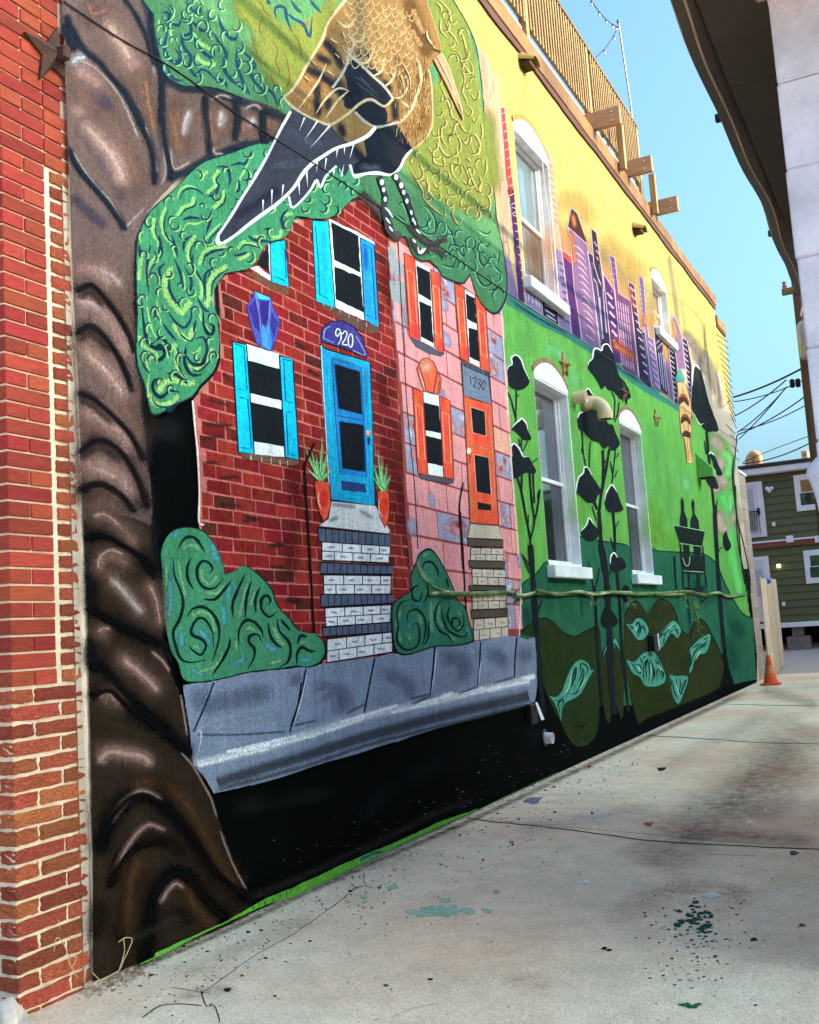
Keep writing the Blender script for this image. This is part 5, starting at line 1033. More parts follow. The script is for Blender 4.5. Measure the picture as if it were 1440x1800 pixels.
# ------------------------------------------------------------------ great tree: trunk and branch
TRK = 'painted_tree_trunk'
fill(TRK, '108 -30 122 300 132 500 142 800 152 1000 157 1200 163 1500 163 1726 230 1699 300 1670 393 1630 445 1604 437 1567 412 1519 398 1478 382 1436 370 1394 340 1344 332 1305 329 1295 327 1255 315 1218 298 1178 284 1111 281 1033 273 978 270 933 266 867 259 800 257 733 258 715 250 673 240 644 238 560 236 430 260 370 320 305 400 262 480 255 545 240 545 212 505 200 470 182 389 155 322 148 290 138 280 110 270 62 266 22 276 -30', P(100, 84, 82))
fill(TRK, 'W 590 60 700 0 900 30 1080 100 | 273 978 281 1033 284 1111 298 1178 315 1218 327 1255 332 1305 340 1344 370 1394 382 1436 398 1478 412 1519 437 1567 445 1604 393 1630 300 1670 230 1699 163 1726 163 1500 157 1200 152 1000', P(42, 34, 26), 0)
spray(TRK, 'V 560 1700 760 1640 1040 1760; W 600 20 800 60 1060 160; 620 120 900 160', 40, P(58, 46, 40), .8); spray(TRK, 'Q 110 300 300 300 450 330; 300 560 500 650; 120 700 130 900; W 700 600 1000 760; 700 950 1000 1050; 690 1450 1100 1600', 44, P(46, 38, 28), .7)
glow(TRK, 'V 600 60 760 200 860 420 920 620; 560 600 700 760 860 1000 960 1300; 600 1150 760 1300 900 1500; 580 1480 760 1650 900 1750', 34, P(106, 82, 68), .75); glow(TRK, 'A 150 700 300 820 450 1000 560 1250 640 1500; 250 100 400 200 520 420 640 700; 640 500 700 760 760 1000; 930 820 960 1000 1000 1200; 1250 820 1250 1000; B 60 880 40 1060; 260 900 250 1050; 450 930 440 1050', 34, P(110, 88, 80), .7)
spray(TRK, 'A 180 600 300 700 420 860; 160 1010 300 1180 420 1380 520 1560; 330 90 420 240; 130 1560 300 1720 380 1790', 22, P(70, 66, 84), .75); spray(TRK, 'A 250 30 290 110 420 60; 700 620 720 780 745 900 762 1040; 560 1200 640 1450; 900 880 930 1060 960 1200; 1200 860 1210 1000 1240 1120; B 210 950 220 1060; 410 930 420 1030', 11, P(136, 98, 82), .8)
DK = P(32, 42, 54)
spray(TRK, 'A 75 130 130 260 220 400 330 490 430 610 530 720 620 880 680 1010 740 1140 770 1290 775 1450; 95 1180 180 1340 300 1480 400 1600 500 1740 545 1810; 755 -10 740 130 770 330 800 480 830 620 830 800 830 950 850 1150 890 1300 900 1420; 60 200 100 330 140 390; 1170 760 1180 900 1200 1050 1210 1210; 850 620 1000 700 1200 712 1440 790; 900 1400 1000 1370 1100 1310 1250 1230 1440 1200; B 0 720 150 790 330 850 500 920 560 950; 150 810 170 950 150 1100; 370 880 370 1010 370 1120; 0 1230 200 1150 400 1130 500 1080', 17, DK, 1.0)
glow(TRK, 'A 540 0 620 110 690 250 735 390 770 520; 680 0 720 120 740 260', 6, P(52, 62, 82), .9)
glow(TRK, 'V 540 230 640 200 740 300 830 420 910 560; 545 540 640 490 760 600 860 760 930 950; 555 960 660 1010 800 1130 920 1260 1010 1430; 560 1380 700 1290 850 1380 960 1550 1040 1760; 560 1640 700 1600 850 1680 940 1790', 15, P(40, 36, 38), .95); glow(TRK, 'W 610 180 720 160 860 230 1000 330 1090 470 1110 600; 625 680 760 760 920 840 1130 930; 640 1090 720 1090 830 1220 1000 1390 1180 1530; 640 300 640 500 640 660; 640 900 640 1080; Q 75 80 200 50 300 150 450 250 560 330 640 400 700 450', 17, P(14, 16, 18), .98)
glow(TRK, 'Q 130 1060 180 900 280 760 380 712 500 750 640 880 760 1040 870 1200 980 1300 1080 1370; 410 1790 435 1580 460 1390 520 1270 600 1205 690 1240 760 1340 850 1440 930 1500', 24, P(12, 12, 12), .98); glow(TRK, 'Q 190 1280 300 1090 420 1010 540 1010 650 1070; 260 1600 290 1400 360 1220; 100 1600 130 1400; 600 1450 740 1500', 20, P(26, 20, 14), .85)
glow(TRK, 'Q 560 640 700 800 800 970 900 1150 1000 1290; 380 1100 320 1300 310 1560; 330 640 470 620; 660 1300 780 1480 860 1540', 20, P(66, 48, 32), .75)
glow(TRK, 'V 960 0 965 200 960 500 985 750 1010 1000 1035 1250 1055 1500; W 1080 30 1095 200 1110 400 1140 700; 1150 900 1200 1050', 9, P(18, 20, 24), .9)
MV, HL = P(146, 118, 112), P(168, 146, 142)
glow(TRK, 'A 380 160 450 260 520 370 575 470 615 560; 200 960 320 1090 420 1210 490 1330 520 1460; 120 860 210 900; 150 560 260 600 350 690', 30, MV, .85); glow(TRK, 'V 580 350 660 340 760 440 850 580 900 700; 580 640 700 740 800 850 890 1000; 590 1100 700 1110 820 1200 930 1360; 600 1480 720 1480 850 1560 920 1690; 560 80 680 100 800 200', 30, MV, .8)
glow(TRK, 'A 410 200 460 280 530 380 580 470; 230 1000 340 1110 430 1220 490 1340 520 1430', 14, P(176, 150, 142), .8); glow(TRK, 'V 610 690 720 780 790 860 870 970; 650 1110 760 1170 850 1250; 650 1490 740 1520 830 1560', 12, P(170, 142, 132), .8); glow(TRK, 'V 555 315 650 335 720 380; 700 90 800 150 850 210; 870 1570 895 1650', 9, HL, .75)
glow(TRK, 'A 150 470 260 510 360 590 450 690 540 840 600 980 650 1100; 700 1000 740 1130 780 1290 795 1360; 820 1000 842 1180 860 1350 832 1460; 540 1800 620 1720 700 1640; 130 1200 200 1320 320 1480 430 1600 520 1770; 545 20 640 150 700 300 745 430 775 600; 900 1180 930 1335 1050 1280; 1240 1170 1252 1212 1310 1215; 1220 790 1300 752 1375 772; B 230 860 300 828 360 860', 3.6, P(158, 146, 146), .7)
glow(TRK, 'A 120 500 160 460 220 450', 9, P(170, 174, 186), .8); glow(TRK, 'A 1045 880 1015 960 1002 1060; 1300 910 1285 1000; B 290 940 270 985; 40 880 30 960', 9, P(186, 174, 178), .85); glow(TRK, 'A 960 860 940 1000 950 1130; 1230 860 1220 1010 1250 1120', 14, P(128, 98, 84), .7)
LM, LH = P(112, 88, 78), P(156, 130, 122)
glow(TRK, 'W 700 420 720 340 800 310 900 370; 760 440 870 540 950 640 1010 730; 660 20 760 40 880 140 960 240; 1040 500 1095 620 1125 800; 840 1010 950 1090 1050 1180 1120 1270; 690 860 740 830; 720 1310 790 1300 850 1360; 700 1700 800 1680 920 1700 1040 1760', 22, LM, .7); glow(TRK, 'W 790 480 870 560 940 640 995 705', 9, P(166, 152, 146), .85); glow(TRK, 'W 870 1040 960 1110 1050 1190 1105 1255', 10, LH, .85); glow(TRK, 'W 690 390 705 315 780 268 862 296; 660 30 740 18 850 100; 1070 985 1140 1045 1190 1118; 705 1300 760 1282 818 1328; 1050 510 1098 620 1130 790; 690 845 725 818 772 822', 4, LH, .8)
glow(TRK, 'Q 130 500 180 440 290 450 390 465 455 510', 12, LH, .85); glow(TRK, 'Q 200 880 270 770 370 690 450 700 515 740; 235 1180 295 1050 375 945 445 900 540 935; 515 1390 565 1310 612 1272 652 1296; 135 80 180 68 230 118', 6, P(138, 114, 108), .8); glow(TRK, 'Q 645 445 720 530 780 640 830 730 868 850; 890 940 930 1050 980 1170 1050 1300; 640 80 660 200 680 330', 2.6, P(146, 130, 124), .8)
NV, BK2 = P(28, 36, 48), P(20, 18, 20)
spray(TRK, 'A 75 130 130 260 220 400 330 490 430 610 530 720 620 880 680 1010 740 1140 770 1290 775 1450; 95 1180 180 1340 300 1480 400 1600 500 1740 545 1810; 755 -10 740 130 770 330 800 480 830 620 830 800 830 950 850 1150 890 1300 900 1420; 60 200 100 330 140 390; 1170 760 1180 900 1200 1050 1210 1210; B 150 810 170 950 150 1100; 370 880 370 1010 370 1120; A 540 0 620 110 690 250 735 390 770 520', 9, NV, 1.0)
spray(TRK, 'V 535 250 640 205 740 300 830 420 910 560 945 680; 540 550 640 495 760 600 860 760 930 950; 550 965 660 1010 800 1130 920 1260 1010 1430; 555 1385 700 1295 850 1380 960 1550 1040 1760; 555 1650 700 1600 850 1680 940 1790', 12, BK2, 1.0); spray(TRK, 'V 560 290 640 260 730 350; 560 590 650 545 760 660; 570 1010 660 1060 790 1180; 570 1420 700 1350 840 1430', 16, P(52, 42, 40), .7)
spray(TRK, 'W 605 190 720 165 860 232 1000 330 1090 470; 620 685 760 765 920 842 1130 932; 635 1095 720 1095 830 1222 1000 1392 1180 1532; Q 75 85 200 55 300 152 450 252 560 332 640 402 700 452; 130 1060 180 900 280 762 380 712 500 750 640 880 760 1040 870 1200 980 1300 1080 1370; 410 1790 435 1580 460 1390 520 1270 600 1205 690 1240 760 1340 850 1440 930 1500; 190 1290 250 1160 330 1070 430 1020 560 1010', 11, P(10, 10, 11), 1.0)
# ------------------------------------------------------------------ foliage
FOL = 'painted_foliage'
LG = P(62, 136, 98)
fb = Z('475 250 447 252 411 266 362 281 331 306 309 330 282 353 260 376 244 411 240 440 239 484 242 551 239 607 242 644 253 673 262 715 271 731 293 722 315 709 338 698 355 675 373 658 383 635 386 600 385 587 381 551 373 527 380 504 392 484 402 478 435 473 451 460 460 444 475 425 500 418 513 402 522 378 549 382 580 382 602 369 624 347 650 330 640 300 560 260')
fill(FOL, [tuple(np.array(p)+np.array((-1.5, 1.5))) for p in fb], P(24, 38, 48), 2); fill(FOL, [tuple(np.array(p)+(np.array((330, 500))-np.array(p))*.012) for p in fb], LG, 2)
fa = Z('276 -40 267 22 271 62 278 93 286 122 298 139 322 150 356 150 389 157 420 169 470 184 505 203 540 225 620 300 660 372 673 386 680 402 690 415 702 418 714 417 718 427 722 440 731 453 744 460 758 459 765 468 771 471 780 487 798 495 817 499 828 483 835 504 847 533 864 550 876 551 887 535 892 518 892 482 884 429 875 389 871 347 867 322 860 273 853 222 851 178 845 124 839 84 829 56 813 24 795 -5 780 -40')
fill(FOL, fa, P(30, 52, 56), 2); ca_ = np.array((640, 200)); SUN_LIME = (.140, .172, .040)
fill(FOL, [tuple(np.array(p)+(ca_-np.array(p))*.010) for p in fa], (.070, .190, .088), 2)
# sunlight on the crown is painted in as yellower foliage around the bird
spray(FOL, 'C 480 1330 600 1450 760 1540 900 1600 1050 1620; 1060 900 1080 1200 1110 1500; B 330 330 420 520 520 680; 180 0 260 160', 40, SUN_LIME, .9)
fill(FOL, 'C 600 -60 700 -60 790 20 880 150 940 330 980 520 1010 760 1030 1000 1060 1250 1095 1450 1110 1600 1000 1640 860 1600 740 1560 620 1500 520 1430 430 1350 420 1250 560 1100 640 960 640 700 700 500', SUN_LIME, 3)
fill(FOL, 'B 130 -60 330 -60 420 60 560 200 700 160 830 60 930 -40 960 60 900 180 860 270 800 360 700 520 620 660 560 740 480 640 400 480 330 330 250 160', SUN_LIME, 3)
DKF, LTF = P(30, 56, 80), P(134, 188, 112)
lines(FOL, 'E 410 490 440 420 500 390 560 410 620 460; 640 660 560 690 490 690 450 760; 760 680 700 740 620 830; 990 180 950 260 910 330 870 440; 460 1070 470 1150 460 1220; 250 1290 260 1400 290 1500; 170 1330 190 1440 220 1540 250 1600; 600 1660 560 1710 530 1710; 580 1360 600 1440 640 1500 690 1570; 690 1660 670 1740 630 1790; 290 1610 330 1680 340 1760; I 550 90 580 90 600 60; 190 260 180 380 210 480; A 880 180 900 250 910 330; 910 50 930 140; 1120 130 1090 120; 810 150 800 260', 3.6, LTF)
spray(FOL, 'E 320 560 290 640 290 720 320 790 380 850 400 940; 230 650 220 740 260 830 270 920 200 1010 170 1080 180 1160; 130 930 120 1020 110 1130; 540 480 530 530 460 560 410 620; 780 430 760 510 700 560; 740 270 700 330 720 380 650 440; 600 310 650 280; 800 870 700 880 620 920 590 1010; 1080 880 1000 850 930 840 890 880; 980 930 900 970; 550 790 500 880 500 960 550 1060 600 1160 600 1280; 110 1580 150 1660 230 1700 250 1750; 380 1640 410 1720 400 1790; 1250 620 1320 610; 1030 790 1100 790; 1160 800 1220 790 1240 740; I 180 230 170 160 260 100; 400 20 400 130 420 220 470 290; 490 190 560 220 640 150 690 60; A 1090 270 1120 330 1220 390; 1100 430 1150 490 1250 510', 6.6, LTF, 1, 2)
spray(FOL, 'E 800 1030 720 1080 670 1150 660 1250 650 1340; 370 1040 320 1120 320 1230 380 1330 450 1390 510 1310; 390 1490 430 1560 500 1600 540 1520; I 190 420 230 490 330 500 420 440; 270 390 320 320 400 310 470 330 540 330', 9.5, P(140, 190, 112), 1, 2)
PARTN = 'E 410 490 440 420 500 390 560 410 620 460; 760 680 700 740 620 830; 320 560 290 640 290 720 320 790 380 850 400 940; 230 650 220 740 260 830 270 920 200 1010 170 1080; 540 480 530 530 460 560 410 620; 780 430 760 510 700 560; 740 270 700 330 720 380 650 440; 800 870 700 880 620 920 590 1010; 1080 880 1000 850 930 840 890 880; 550 790 500 880 500 960 550 1060 600 1160 600 1280; 800 1030 720 1080 670 1150 660 1250; 390 1490 430 1560 500 1600 540 1520; 380 1640 410 1720 400 1790; I 400 20 400 130 420 220 470 290; 490 190 560 220 640 150 690 60; 190 420 230 490 330 500 420 440'
fr_ = 'E'; PL_ = []
for c_ in PARTN.split(';'):
    t_ = c_.split()
    if t_[0] in ZF: fr_ = t_[0]; c_ = ' '.join(t_[1:])
    PL_.append([(x+4.6, y+3.6) for x, y in Z(fr_+' '+c_)])
lines(FOL, PL_, 3.4, P(26, 58, 72))
lines(FOL, 'E 720 240 800 240 830 320 820 400; 830 230 900 210 950 210 1000 120; 650 470 710 460 750 380; 450 660 520 640 600 650; 680 580 670 680 640 770; 460 910 470 830 530 780; 620 960 690 910 800 890; 540 930 530 1010 570 1080 600 1140; 390 970 430 1060 450 1140 460 1210; 470 1030 520 1120 520 1200 490 1240; 640 1290 630 1170 640 1080 720 1030; 570 1270 620 1360 670 1390; 350 1100 350 1200 390 1290 440 1340; 290 1150 270 1050 320 1000; 300 1480 350 1550 410 1620; 520 1350 520 1440 470 1510 400 1470 340 1380; 560 1450 540 1550; 230 1340 240 1430; 270 780 280 860 250 960; 370 780 390 860 410 950; 860 940 930 930 970 910; 900 330 900 420 870 440; 970 780 1030 820 1160 830; 1100 730 1170 730; 1290 570 1240 640 1250 740; 110 850 120 960; 200 860 180 960 170 1090 190 1240; 550 1600 620 1590 650 1680 620 1760 560 1790; 470 1760 480 1660; I 140 90 150 190 190 250', 5.4, DKF)
lines(FOL, 'E 620 1380 620 1480 650 1550 690 1560 700 1500 660 1480; 130 1280 140 1420 160 1560 190 1640 240 1670 280 1650 310 1720 260 1760; 240 1620 280 1590 330 1640 350 1740; I 480 50 470 160 520 260 610 265; 470 100 540 180 620 170 650 60; 330 250 400 260 480 320 510 330; 280 290 230 310 220 380 270 440 320 420 350 390 430 400; 240 0 200 30 240 60 300 60 310 110 270 150 230 140; 320 520 350 550 420 490', 6.4, P(22, 44, 58))
lines(FOL, 'A 830 100 880 100 900 170 960 200 990 130; 860 160 870 270 850 370 890 470 950 490 970 440 930 380; 1190 70 1200 180 1210 230 1150 240 1060 170 1060 260 990 290 1010 380 1060 450 1050 530 1100 600 1140 550 1200 570 1250 620 1330 650; 1080 270 1110 350 1180 430 1240 450 1240 370; 1210 220 1290 340 1340 420 1320 510 1350 590 1420 680; 1020 0 1060 70 1130 100 1140 20; 1280 110 1300 200 1370 300 1420 300 1430 240; 870 520 920 620 1000 640; B 0 320 50 360 80 450 60 540 110 620 180 680 270 750; 170 370 160 460 180 560 230 680 270 740; 170 370 250 440 310 520 270 560 300 640 370 720 410 820; 400 650 400 700 450 740 490 850; 470 150 470 60 540 60 560 150 600 250; 400 0 430 30; 560 100 620 150 690 190 740 290 760 130; 590 0 640 70 680 100; 740 0 830 100; 0 620 60 640 90 690', 6, P(30, 62, 88))
lines(FOL, 'B 340 130 370 140 340 220 390 320; 250 130 290 300 330 450 320 530; 490 270 560 310 600 400 620 430; 600 250 660 340 680 460; 440 320 490 400 470 480 500 560 490 600; 540 400 570 520 580 640 540 720; 420 560 450 640 500 690; 350 0 380 80 440 140', 2.6, PL(146, 120, 66))
RS = 'C 650 20 690 60 690 110; 690 150 690 240 740 300; 700 100 760 250 800 300 830 360; 680 0 760 100 770 200; 830 220 870 310 890 400 910 470; 770 390 830 420 850 480 900 560 940 590 940 530 910 480; 820 580 850 550 880 620 870 690 860 730 890 790 900 850; 930 750 960 790 990 770 990 720; 690 680 720 750 760 850 780 930 810 940; 670 790 700 800 700 740; 680 910 720 920 730 870; 780 940 830 960 870 1030 910 1050 930 1000; 880 880 920 920 940 880 910 840; 940 930 960 970 1000 920; 750 970 700 1000 700 1100 740 1170; 670 990 670 1080 690 1180 750 1240 840 1200 840 1110 800 1040 770 980; 840 1070 880 1140 920 1140 930 1080 960 1070 1000 1140 990 1220 960 1220 930 1150; 1010 970 1020 1050 1010 1100; 580 1220 590 1170 630 1230 640 1290 720 1310 710 1250 770 1250; 770 1280 830 1240 830 1300 780 1290 780 1370 830 1440; 440 1320 480 1400 540 1500 560 1580 640 1660 720 1710 720 1640; 520 1280 550 1350 610 1330 590 1290; 580 1400 590 1500 650 1590; 630 1440 660 1490 690 1480; 900 1300 930 1400 990 1520 1010 1450 990 1380; 860 1430 900 1460 910 1400 870 1300; 1030 1560 1070 1560 1080 1640 1040 1740; 800 1640 780 1700 830 1780 860 1740; 960 1560 990 1640 960 1740; 1050 1250 1050 1350 1030 1400; 890 1250 930 1280'
lines(FOL, [[(x+2.6, y-1.2) for x, y in Z('C '+c.replace('C', ''))] for c in RS.split(';')], 2.2, PL(222, 224, 140)); lines(FOL, RS, 2.4, PL(116, 98, 62))  # curls on the sunlit crown painted in sun-warmed brown and pale yellow
GS = 'G 520 130 580 100 640 170 660 240 650 310 600 320 550 290 530 240; 600 170 610 220 640 220; 730 240 780 300 810 400 830 470; 790 400 850 420; 880 370 940 440 970 410 960 340; 830 430 880 500 870 400; 710 560 790 580 820 500; 1030 480 1060 540 1030 570 1000 500 1020 460 1070 490; 980 560 990 660 1040 730 1100 710 1110 640; 1080 770 1140 750 1170 700; 1110 470 1150 540 1160 450; 1120 570 1180 630; 1000 290 1060 320 1100 290; 1000 360 1060 420 1090 380; 360 90 400 70 440 160; 360 170 420 220'
lines(FOL, [[(x-2, y+2) for x, y in Z('G '+c.replace('G', ''))] for c in GS.split(';')], 2, P(110, 176, 120)); lines(FOL, GS, 3.4, P(26, 62, 66))
spray(FOL, 'G 60 0 130 60 220 150 250 210', 18, P(76, 64, 66), .95)
def curls(poly, n, dmin, dark, light, wd_, have, size):
    poly = np.array(poly); lo, hi = poly.min(0), poly.max(0); pts = list(have); dk, lt = [], []; r = random.Random(3)
    for _ in range(n*40):
        c = np.array((r.uniform(lo[0], hi[0]), r.uniform(max(lo[1], -5), hi[1])))
        if len(dk) >= n: break
        if not inside(poly, np.array([c+(7, 0), c-(7, 0), c+(0, 9), c-(0, 9)])).all(): continue
        if pts and np.min(np.linalg.norm(np.array(pts)-c, axis=1)) < dmin: continue
        R = r.uniform(*size); a0 = r.uniform(0, 6.28); sp = r.uniform(2.4, 5.2)*r.choice((-1, 1)); k = 9
        q = [tuple(c+np.array((math.cos(a0+sp*t/k), 1.25*math.sin(a0+sp*t/k)))*R*(1-.6*t/k)) for t in range(k+1)]
        dk.append(q); lt.append([(x+2.8, y+1.8) for x, y in q]); pts += [np.array(v) for v in q]
    lines(FOL, lt, wd_, light); lines(FOL, dk, wd_*1.05, dark)
def used_pts(key):
    out = []
    for fr_, s in key:
        for c_ in s.split(';'):
            t_ = c_.split()
            if t_ and t_[0] in ZF: fr_ = t_[0]; c_ = ' '.join(t_[1:])
            if c_.strip(): out += [np.array(v) for v in Z(fr_+' '+c_)]
    return out
curls([p for p in fb if p[1] < 760], 90, 9.5, DKF, LTF, 3.2, used_pts([('E', PARTN)]), (7, 12))
curls(Z('280 -5 272 60 290 130 330 146 400 158 480 182 520 205 500 170 430 60 390 -5'), 40, 9, P(30, 62, 88), P(118, 184, 118), 3.0, [], (8, 13))
curls(Z('C 640 480 700 620 760 760 860 960 870 1000 960 1000 1030 1000 1080 1400 1110 1600 1150 1750 1100 1780 800 1700 600 1600 460 1400 420 1260 560 1130 640 960'), 50, 8, PL(116, 98, 62), PL(222, 224, 140), 1.9, used_pts([('C', RS)]), (7, 12))
curls(Z('C 640 20 780 20 900 220 960 400 1000 600 1020 900 900 800 800 560 720 400'), 26, 8, PL(116, 98, 62), PL(222, 224, 140), 1.9, used_pts([('C', RS)]), (7, 12))
curls(Z('G 480 120 700 200 900 330 1100 400 1180 560 1200 800 1140 900 1000 760 900 640 800 640 640 520 560 420'), 34, 8, P(26, 62, 66), P(104, 170, 118), 2.2, used_pts([('G', GS)]), (7, 12))
# ------------------------------------------------------------------ bird
BRD = 'painted_bird'
GOLD = PL(182, 144, 90); CRM = PL(244, 226, 176); SLATE = P(52, 56, 70); SLW = P(206, 222, 228)
tail = Z('B 600 860 700 905 800 950 900 985 980 1080 1060 1140 1180 1240 1380 1330 1390 1380 1200 1372 1100 1400 1060 1310 1020 1395 960 1310 870 1400 825 1482 795 1420 740 1512 610 1642 575 1560 440 1650 370 1700 250 1790 160 1850 60 1925 15 1915 20 1840 100 1720 200 1560 300 1400 400 1240 500 1030 560 930')
body = Z('B 1300 -330 1180 -260 1090 -150 1040 0 950 90 880 200 850 290 800 380 720 510 660 620 600 710 530 768 600 840 700 905 800 950 900 985 980 1080 1060 1140 1180 1240 1380 1340 | C 0 1385 180 1360 300 1380 370 1330 410 1250 470 1180 540 1130 600 1060 630 960 630 800 620 640 600 540 650 480 700 410 690 330 650 200 610 80 570 -60 500 -170 380 -270 280 -320')
fill(BRD, body, GOLD); fill(BRD+'/tail', tail, SLATE)
spray(BRD+'/tail', 'B 560 1000 700 1100 860 1150; 420 1300 560 1300 700 1280', 30, P(66, 72, 88), .7); spray(BRD+'/tail', 'B 180 1700 340 1600 480 1500', 20, P(40, 44, 58), .7)
spray(BRD, 'B 620 740 700 800 780 870; 700 560 760 640 880 780; 900 250 960 330 1040 380', 22, PL(204, 160, 98), .7); spray(BRD, 'C 480 20 540 200 600 400; 560 560 590 800 560 1000; 450 1050 540 980; 380 540 440 760; 540 620 560 860', 26, PL(172, 134, 78), .7); spray(BRD, 'C 430 0 480 160 540 300 600 430', 24, PL(140, 104, 64), .8); spray(BRD, 'C 420 880 520 960; 480 700 520 860; 590 640 600 900', 12, PL(204, 168, 112), .7, 2)
SHADE_INK = PL(44, 50, 62); INKS = P(30, 36, 46)  # dark wing feathers and the cast shadow blotches, both painted into the body
fill(BRD, 'B 1060 440 1150 520 1240 605 1330 685 1400 782 1330 832 1270 800 1200 788 1100 830 1062 862 1010 830 1040 700 1020 600 1000 560', SHADE_INK, 2); fill(BRD, 'B 1262 1002 1340 990 1440 962 | C 220 990 330 960 400 1060 470 1180 410 1250 370 1330 300 1378 180 1358 | B 1200 1368 1105 1395 1090 1300 1190 1240 1170 1120 1210 1062', SHADE_INK, 2); fill(BRD, 'B 1110 852 1200 800 1335 842 1352 962 1262 1000 1180 960 1100 892', SHADE_INK, 2)
spray(BRD, 'B 850 320 940 420 1000 540; 800 440 900 500; 1120 420 1220 440; 1180 520 1300 600; 720 545 860 620 980 720 1080 820; 800 660 800 800 810 920; 890 780 880 860; 980 980 1010 1080; 1320 640 1380 720; C 330 780 340 960', 17, SHADE_INK, .9); spray(BRD, 'B 1080 1150 1130 1220 1180 1280; 960 620 1010 760; 1060 640 1120 760', 20, SHADE_INK, .7)
lines(BRD, 'B 1090 600 1180 660 1280 760; 1100 650 1200 720 1290 790; 1130 600 1220 680', 1.2, PL(110, 120, 130)); spray(BRD, 'B 1150 1320 1300 1330', 16, P(62, 70, 92), .8)
# cream and white line work
lines(BRD, 'B 1045 -30 950 90 880 192 850 290 800 382 720 512 660 622 600 712 535 768', 5, CRM, 'none'); lines(BRD, 'B 535 770 600 840 700 906 800 952 900 985 1000 930 1080 870 1150 810 1230 785 1330 840 1402 780', 4.5, CRM, 'none'); lines(BRD, 'B 1060 440 1150 512 1240 602 1330 682 1402 780; 1052 380 1042 480 1000 580 920 695; 1100 885 1180 962 1262 1002 1345 992 1440 962', 4.5, PL(214, 214, 196), 'none')
lines(BRD, 'B 1090 330 1150 322 1182 258; 1120 490 1200 490 1262 358; 1240 602 1310 560 1334 458; 1332 684 1384 640 1432 540; 960 160 1032 212 1104 150; 1040 270 1090 332 1060 440; 650 862 740 742 820 622 872 500; 790 900 860 790 960 700 1050 715; 870 930 960 800 1050 715', 4, CRM); lines(BRD, 'C 300 982 380 962 450 882 500 782 540 642 532 522 500 452', 6, CRM); lines(BRD, 'C 380 790 450 852; 320 772 380 770 430 702 440 602', 4, CRM)
lines(BRD+'/tail', 'B 590 880 500 1042 400 1242 290 1432 200 1572 110 1722 22 1850', 4.5, SLW, 'none'); lines(BRD, 'B 1262 1002 1200 1072 1080 1132 950 1172 850 1232 750 1302 680 1382 630 1462 570 1532 470 1622 370 1692 250 1782 150 1862 60 1922', 6, SLW, 'none'); lines(BRD+'/tail', 'B 575 1552 610 1642 740 1512 795 1422 825 1482 870 1392 952 1312; 1058 1302 1100 1400 1200 1372 1380 1384; C 0 1388 180 1362 300 1382 370 1332 410 1252 470 1182', 4, SLW, 'none')
lines(BRD+'/tail', 'B 20 1840 12 1915 60 1925', 8, SLW); lines(BRD+'/tail', 'B 370 1690 372 1580; 440 1640 442 1500; 520 1560 532 1460; 660 1540 655 1440; 725 1480 715 1350; 795 1360 800 1270; 860 1340 872 1250; 950 1250 962 1170; 1015 1220 1016 1150; 1058 1250 1092 1130; 1012 1300 990 1395; 940 1310 930 1370; 660 1030 700 930; 700 1105 760 1020 806 952; 750 1165 840 1062 902 992', 3, SLW, 'start')
lines(BRD, 'C 470 1180 540 1132 602 1062 632 960 632 800 622 640 602 545', 3, PL(226, 210, 150), 'none'); lines(BRD, 'C 700 400 690 330 652 200 612 80 575 -30', 2, PL(206, 186, 130), 'none')
# scales on the breast
sc_l = []
for r_ in range(11):
    for c_ in range(9):
        u, v = c_/8.0, r_/10.0
        x = 616+u*118+(r_ % 2)*6-v*6+random.uniform(-2, 2); y = -6+v*112+u*26+random.uniform(-3, 3)+abs(u-.3)*8
        if x > 728 or y > 132-.4*(728-x)*.0-(616+118-x)*-.12: continue
        s_ = 5.2+2.6*(1-u); sc_l.append([(x-s_, y-s_*.6), (x-s_*.7, y+s_*.6), (x+s_*.1, y+s_), (x+s_*.9, y+s_*.2), (x+s_, y-s_*.7)])
lines(BRD, sc_l, 1.9, PL(236, 212, 160)); lines(BRD, [[(p[0][0]+3, p[0][1]+2), (p[2][0], p[2][1]-3)] for p in sc_l[::2]], 1.6, PL(226, 196, 140))
spray(BRD, 'C 480 80 520 180 560 260; 470 240 540 360; 440 360 520 440', 9, PL(212, 176, 120), .8, 2)
for k in range(150):
    x, y = random.uniform(330, 610), random.uniform(430, 1120)
    if inside(np.array(body), np.array([(620+x/4.5, y/4.5)]))[0]: lines(BRD, ['C %d %d %d %d' % (x, y, x+random.randint(-14, 4), y+random.randint(30, 60))], 1.1, PL(222, 190, 132) if k % 3 else PL(128, 94, 56), 'both', 0)
lines(BRD, 'C 360 560 400 640 410 720; 400 500 450 600 460 700; 300 560 330 620; B 900 300 960 340; 760 480 800 520; 700 600 740 640; 880 560 940 600; 1000 240 1020 300; 940 420 980 460', 2.2, CRM)
# head, eye and beak
fill(BRD+'/beak', 'C 640 470 705 410 742 480 800 640 850 800 876 942 832 862 762 712 702 592', PL(218, 186, 142)); lines(BRD+'/beak', 'C 660 450 760 640 830 800 874 940; 640 472 702 594 762 714 832 864 874 944', 1.8, PL(132, 84, 50), 'none'); lines(BRD+'/beak', 'C 700 420 742 482 800 642 850 802 876 942', 1.6, PL(244, 222, 180), 'none'); lines(BRD+'/beak', 'C 690 470 770 640 840 820', 2.4, PL(246, 226, 190))
lines(BRD+'/eye', 'C 588 235 598 300 652 378', 3.4, CRM); lines(BRD+'/eye', 'C 600 250 622 300', 4, PL(150, 110, 70)); disc(BRD+'/eye', 620+648/4.5, 342/4.5, 3.2, PL(250, 120, 40)); disc(BRD+'/eye', 620+640/4.5, 350/4.5, 1.5, PL(30, 20, 20)); lines(BRD, 'C 620 380 680 400 700 412', 2, PL(90, 62, 44))
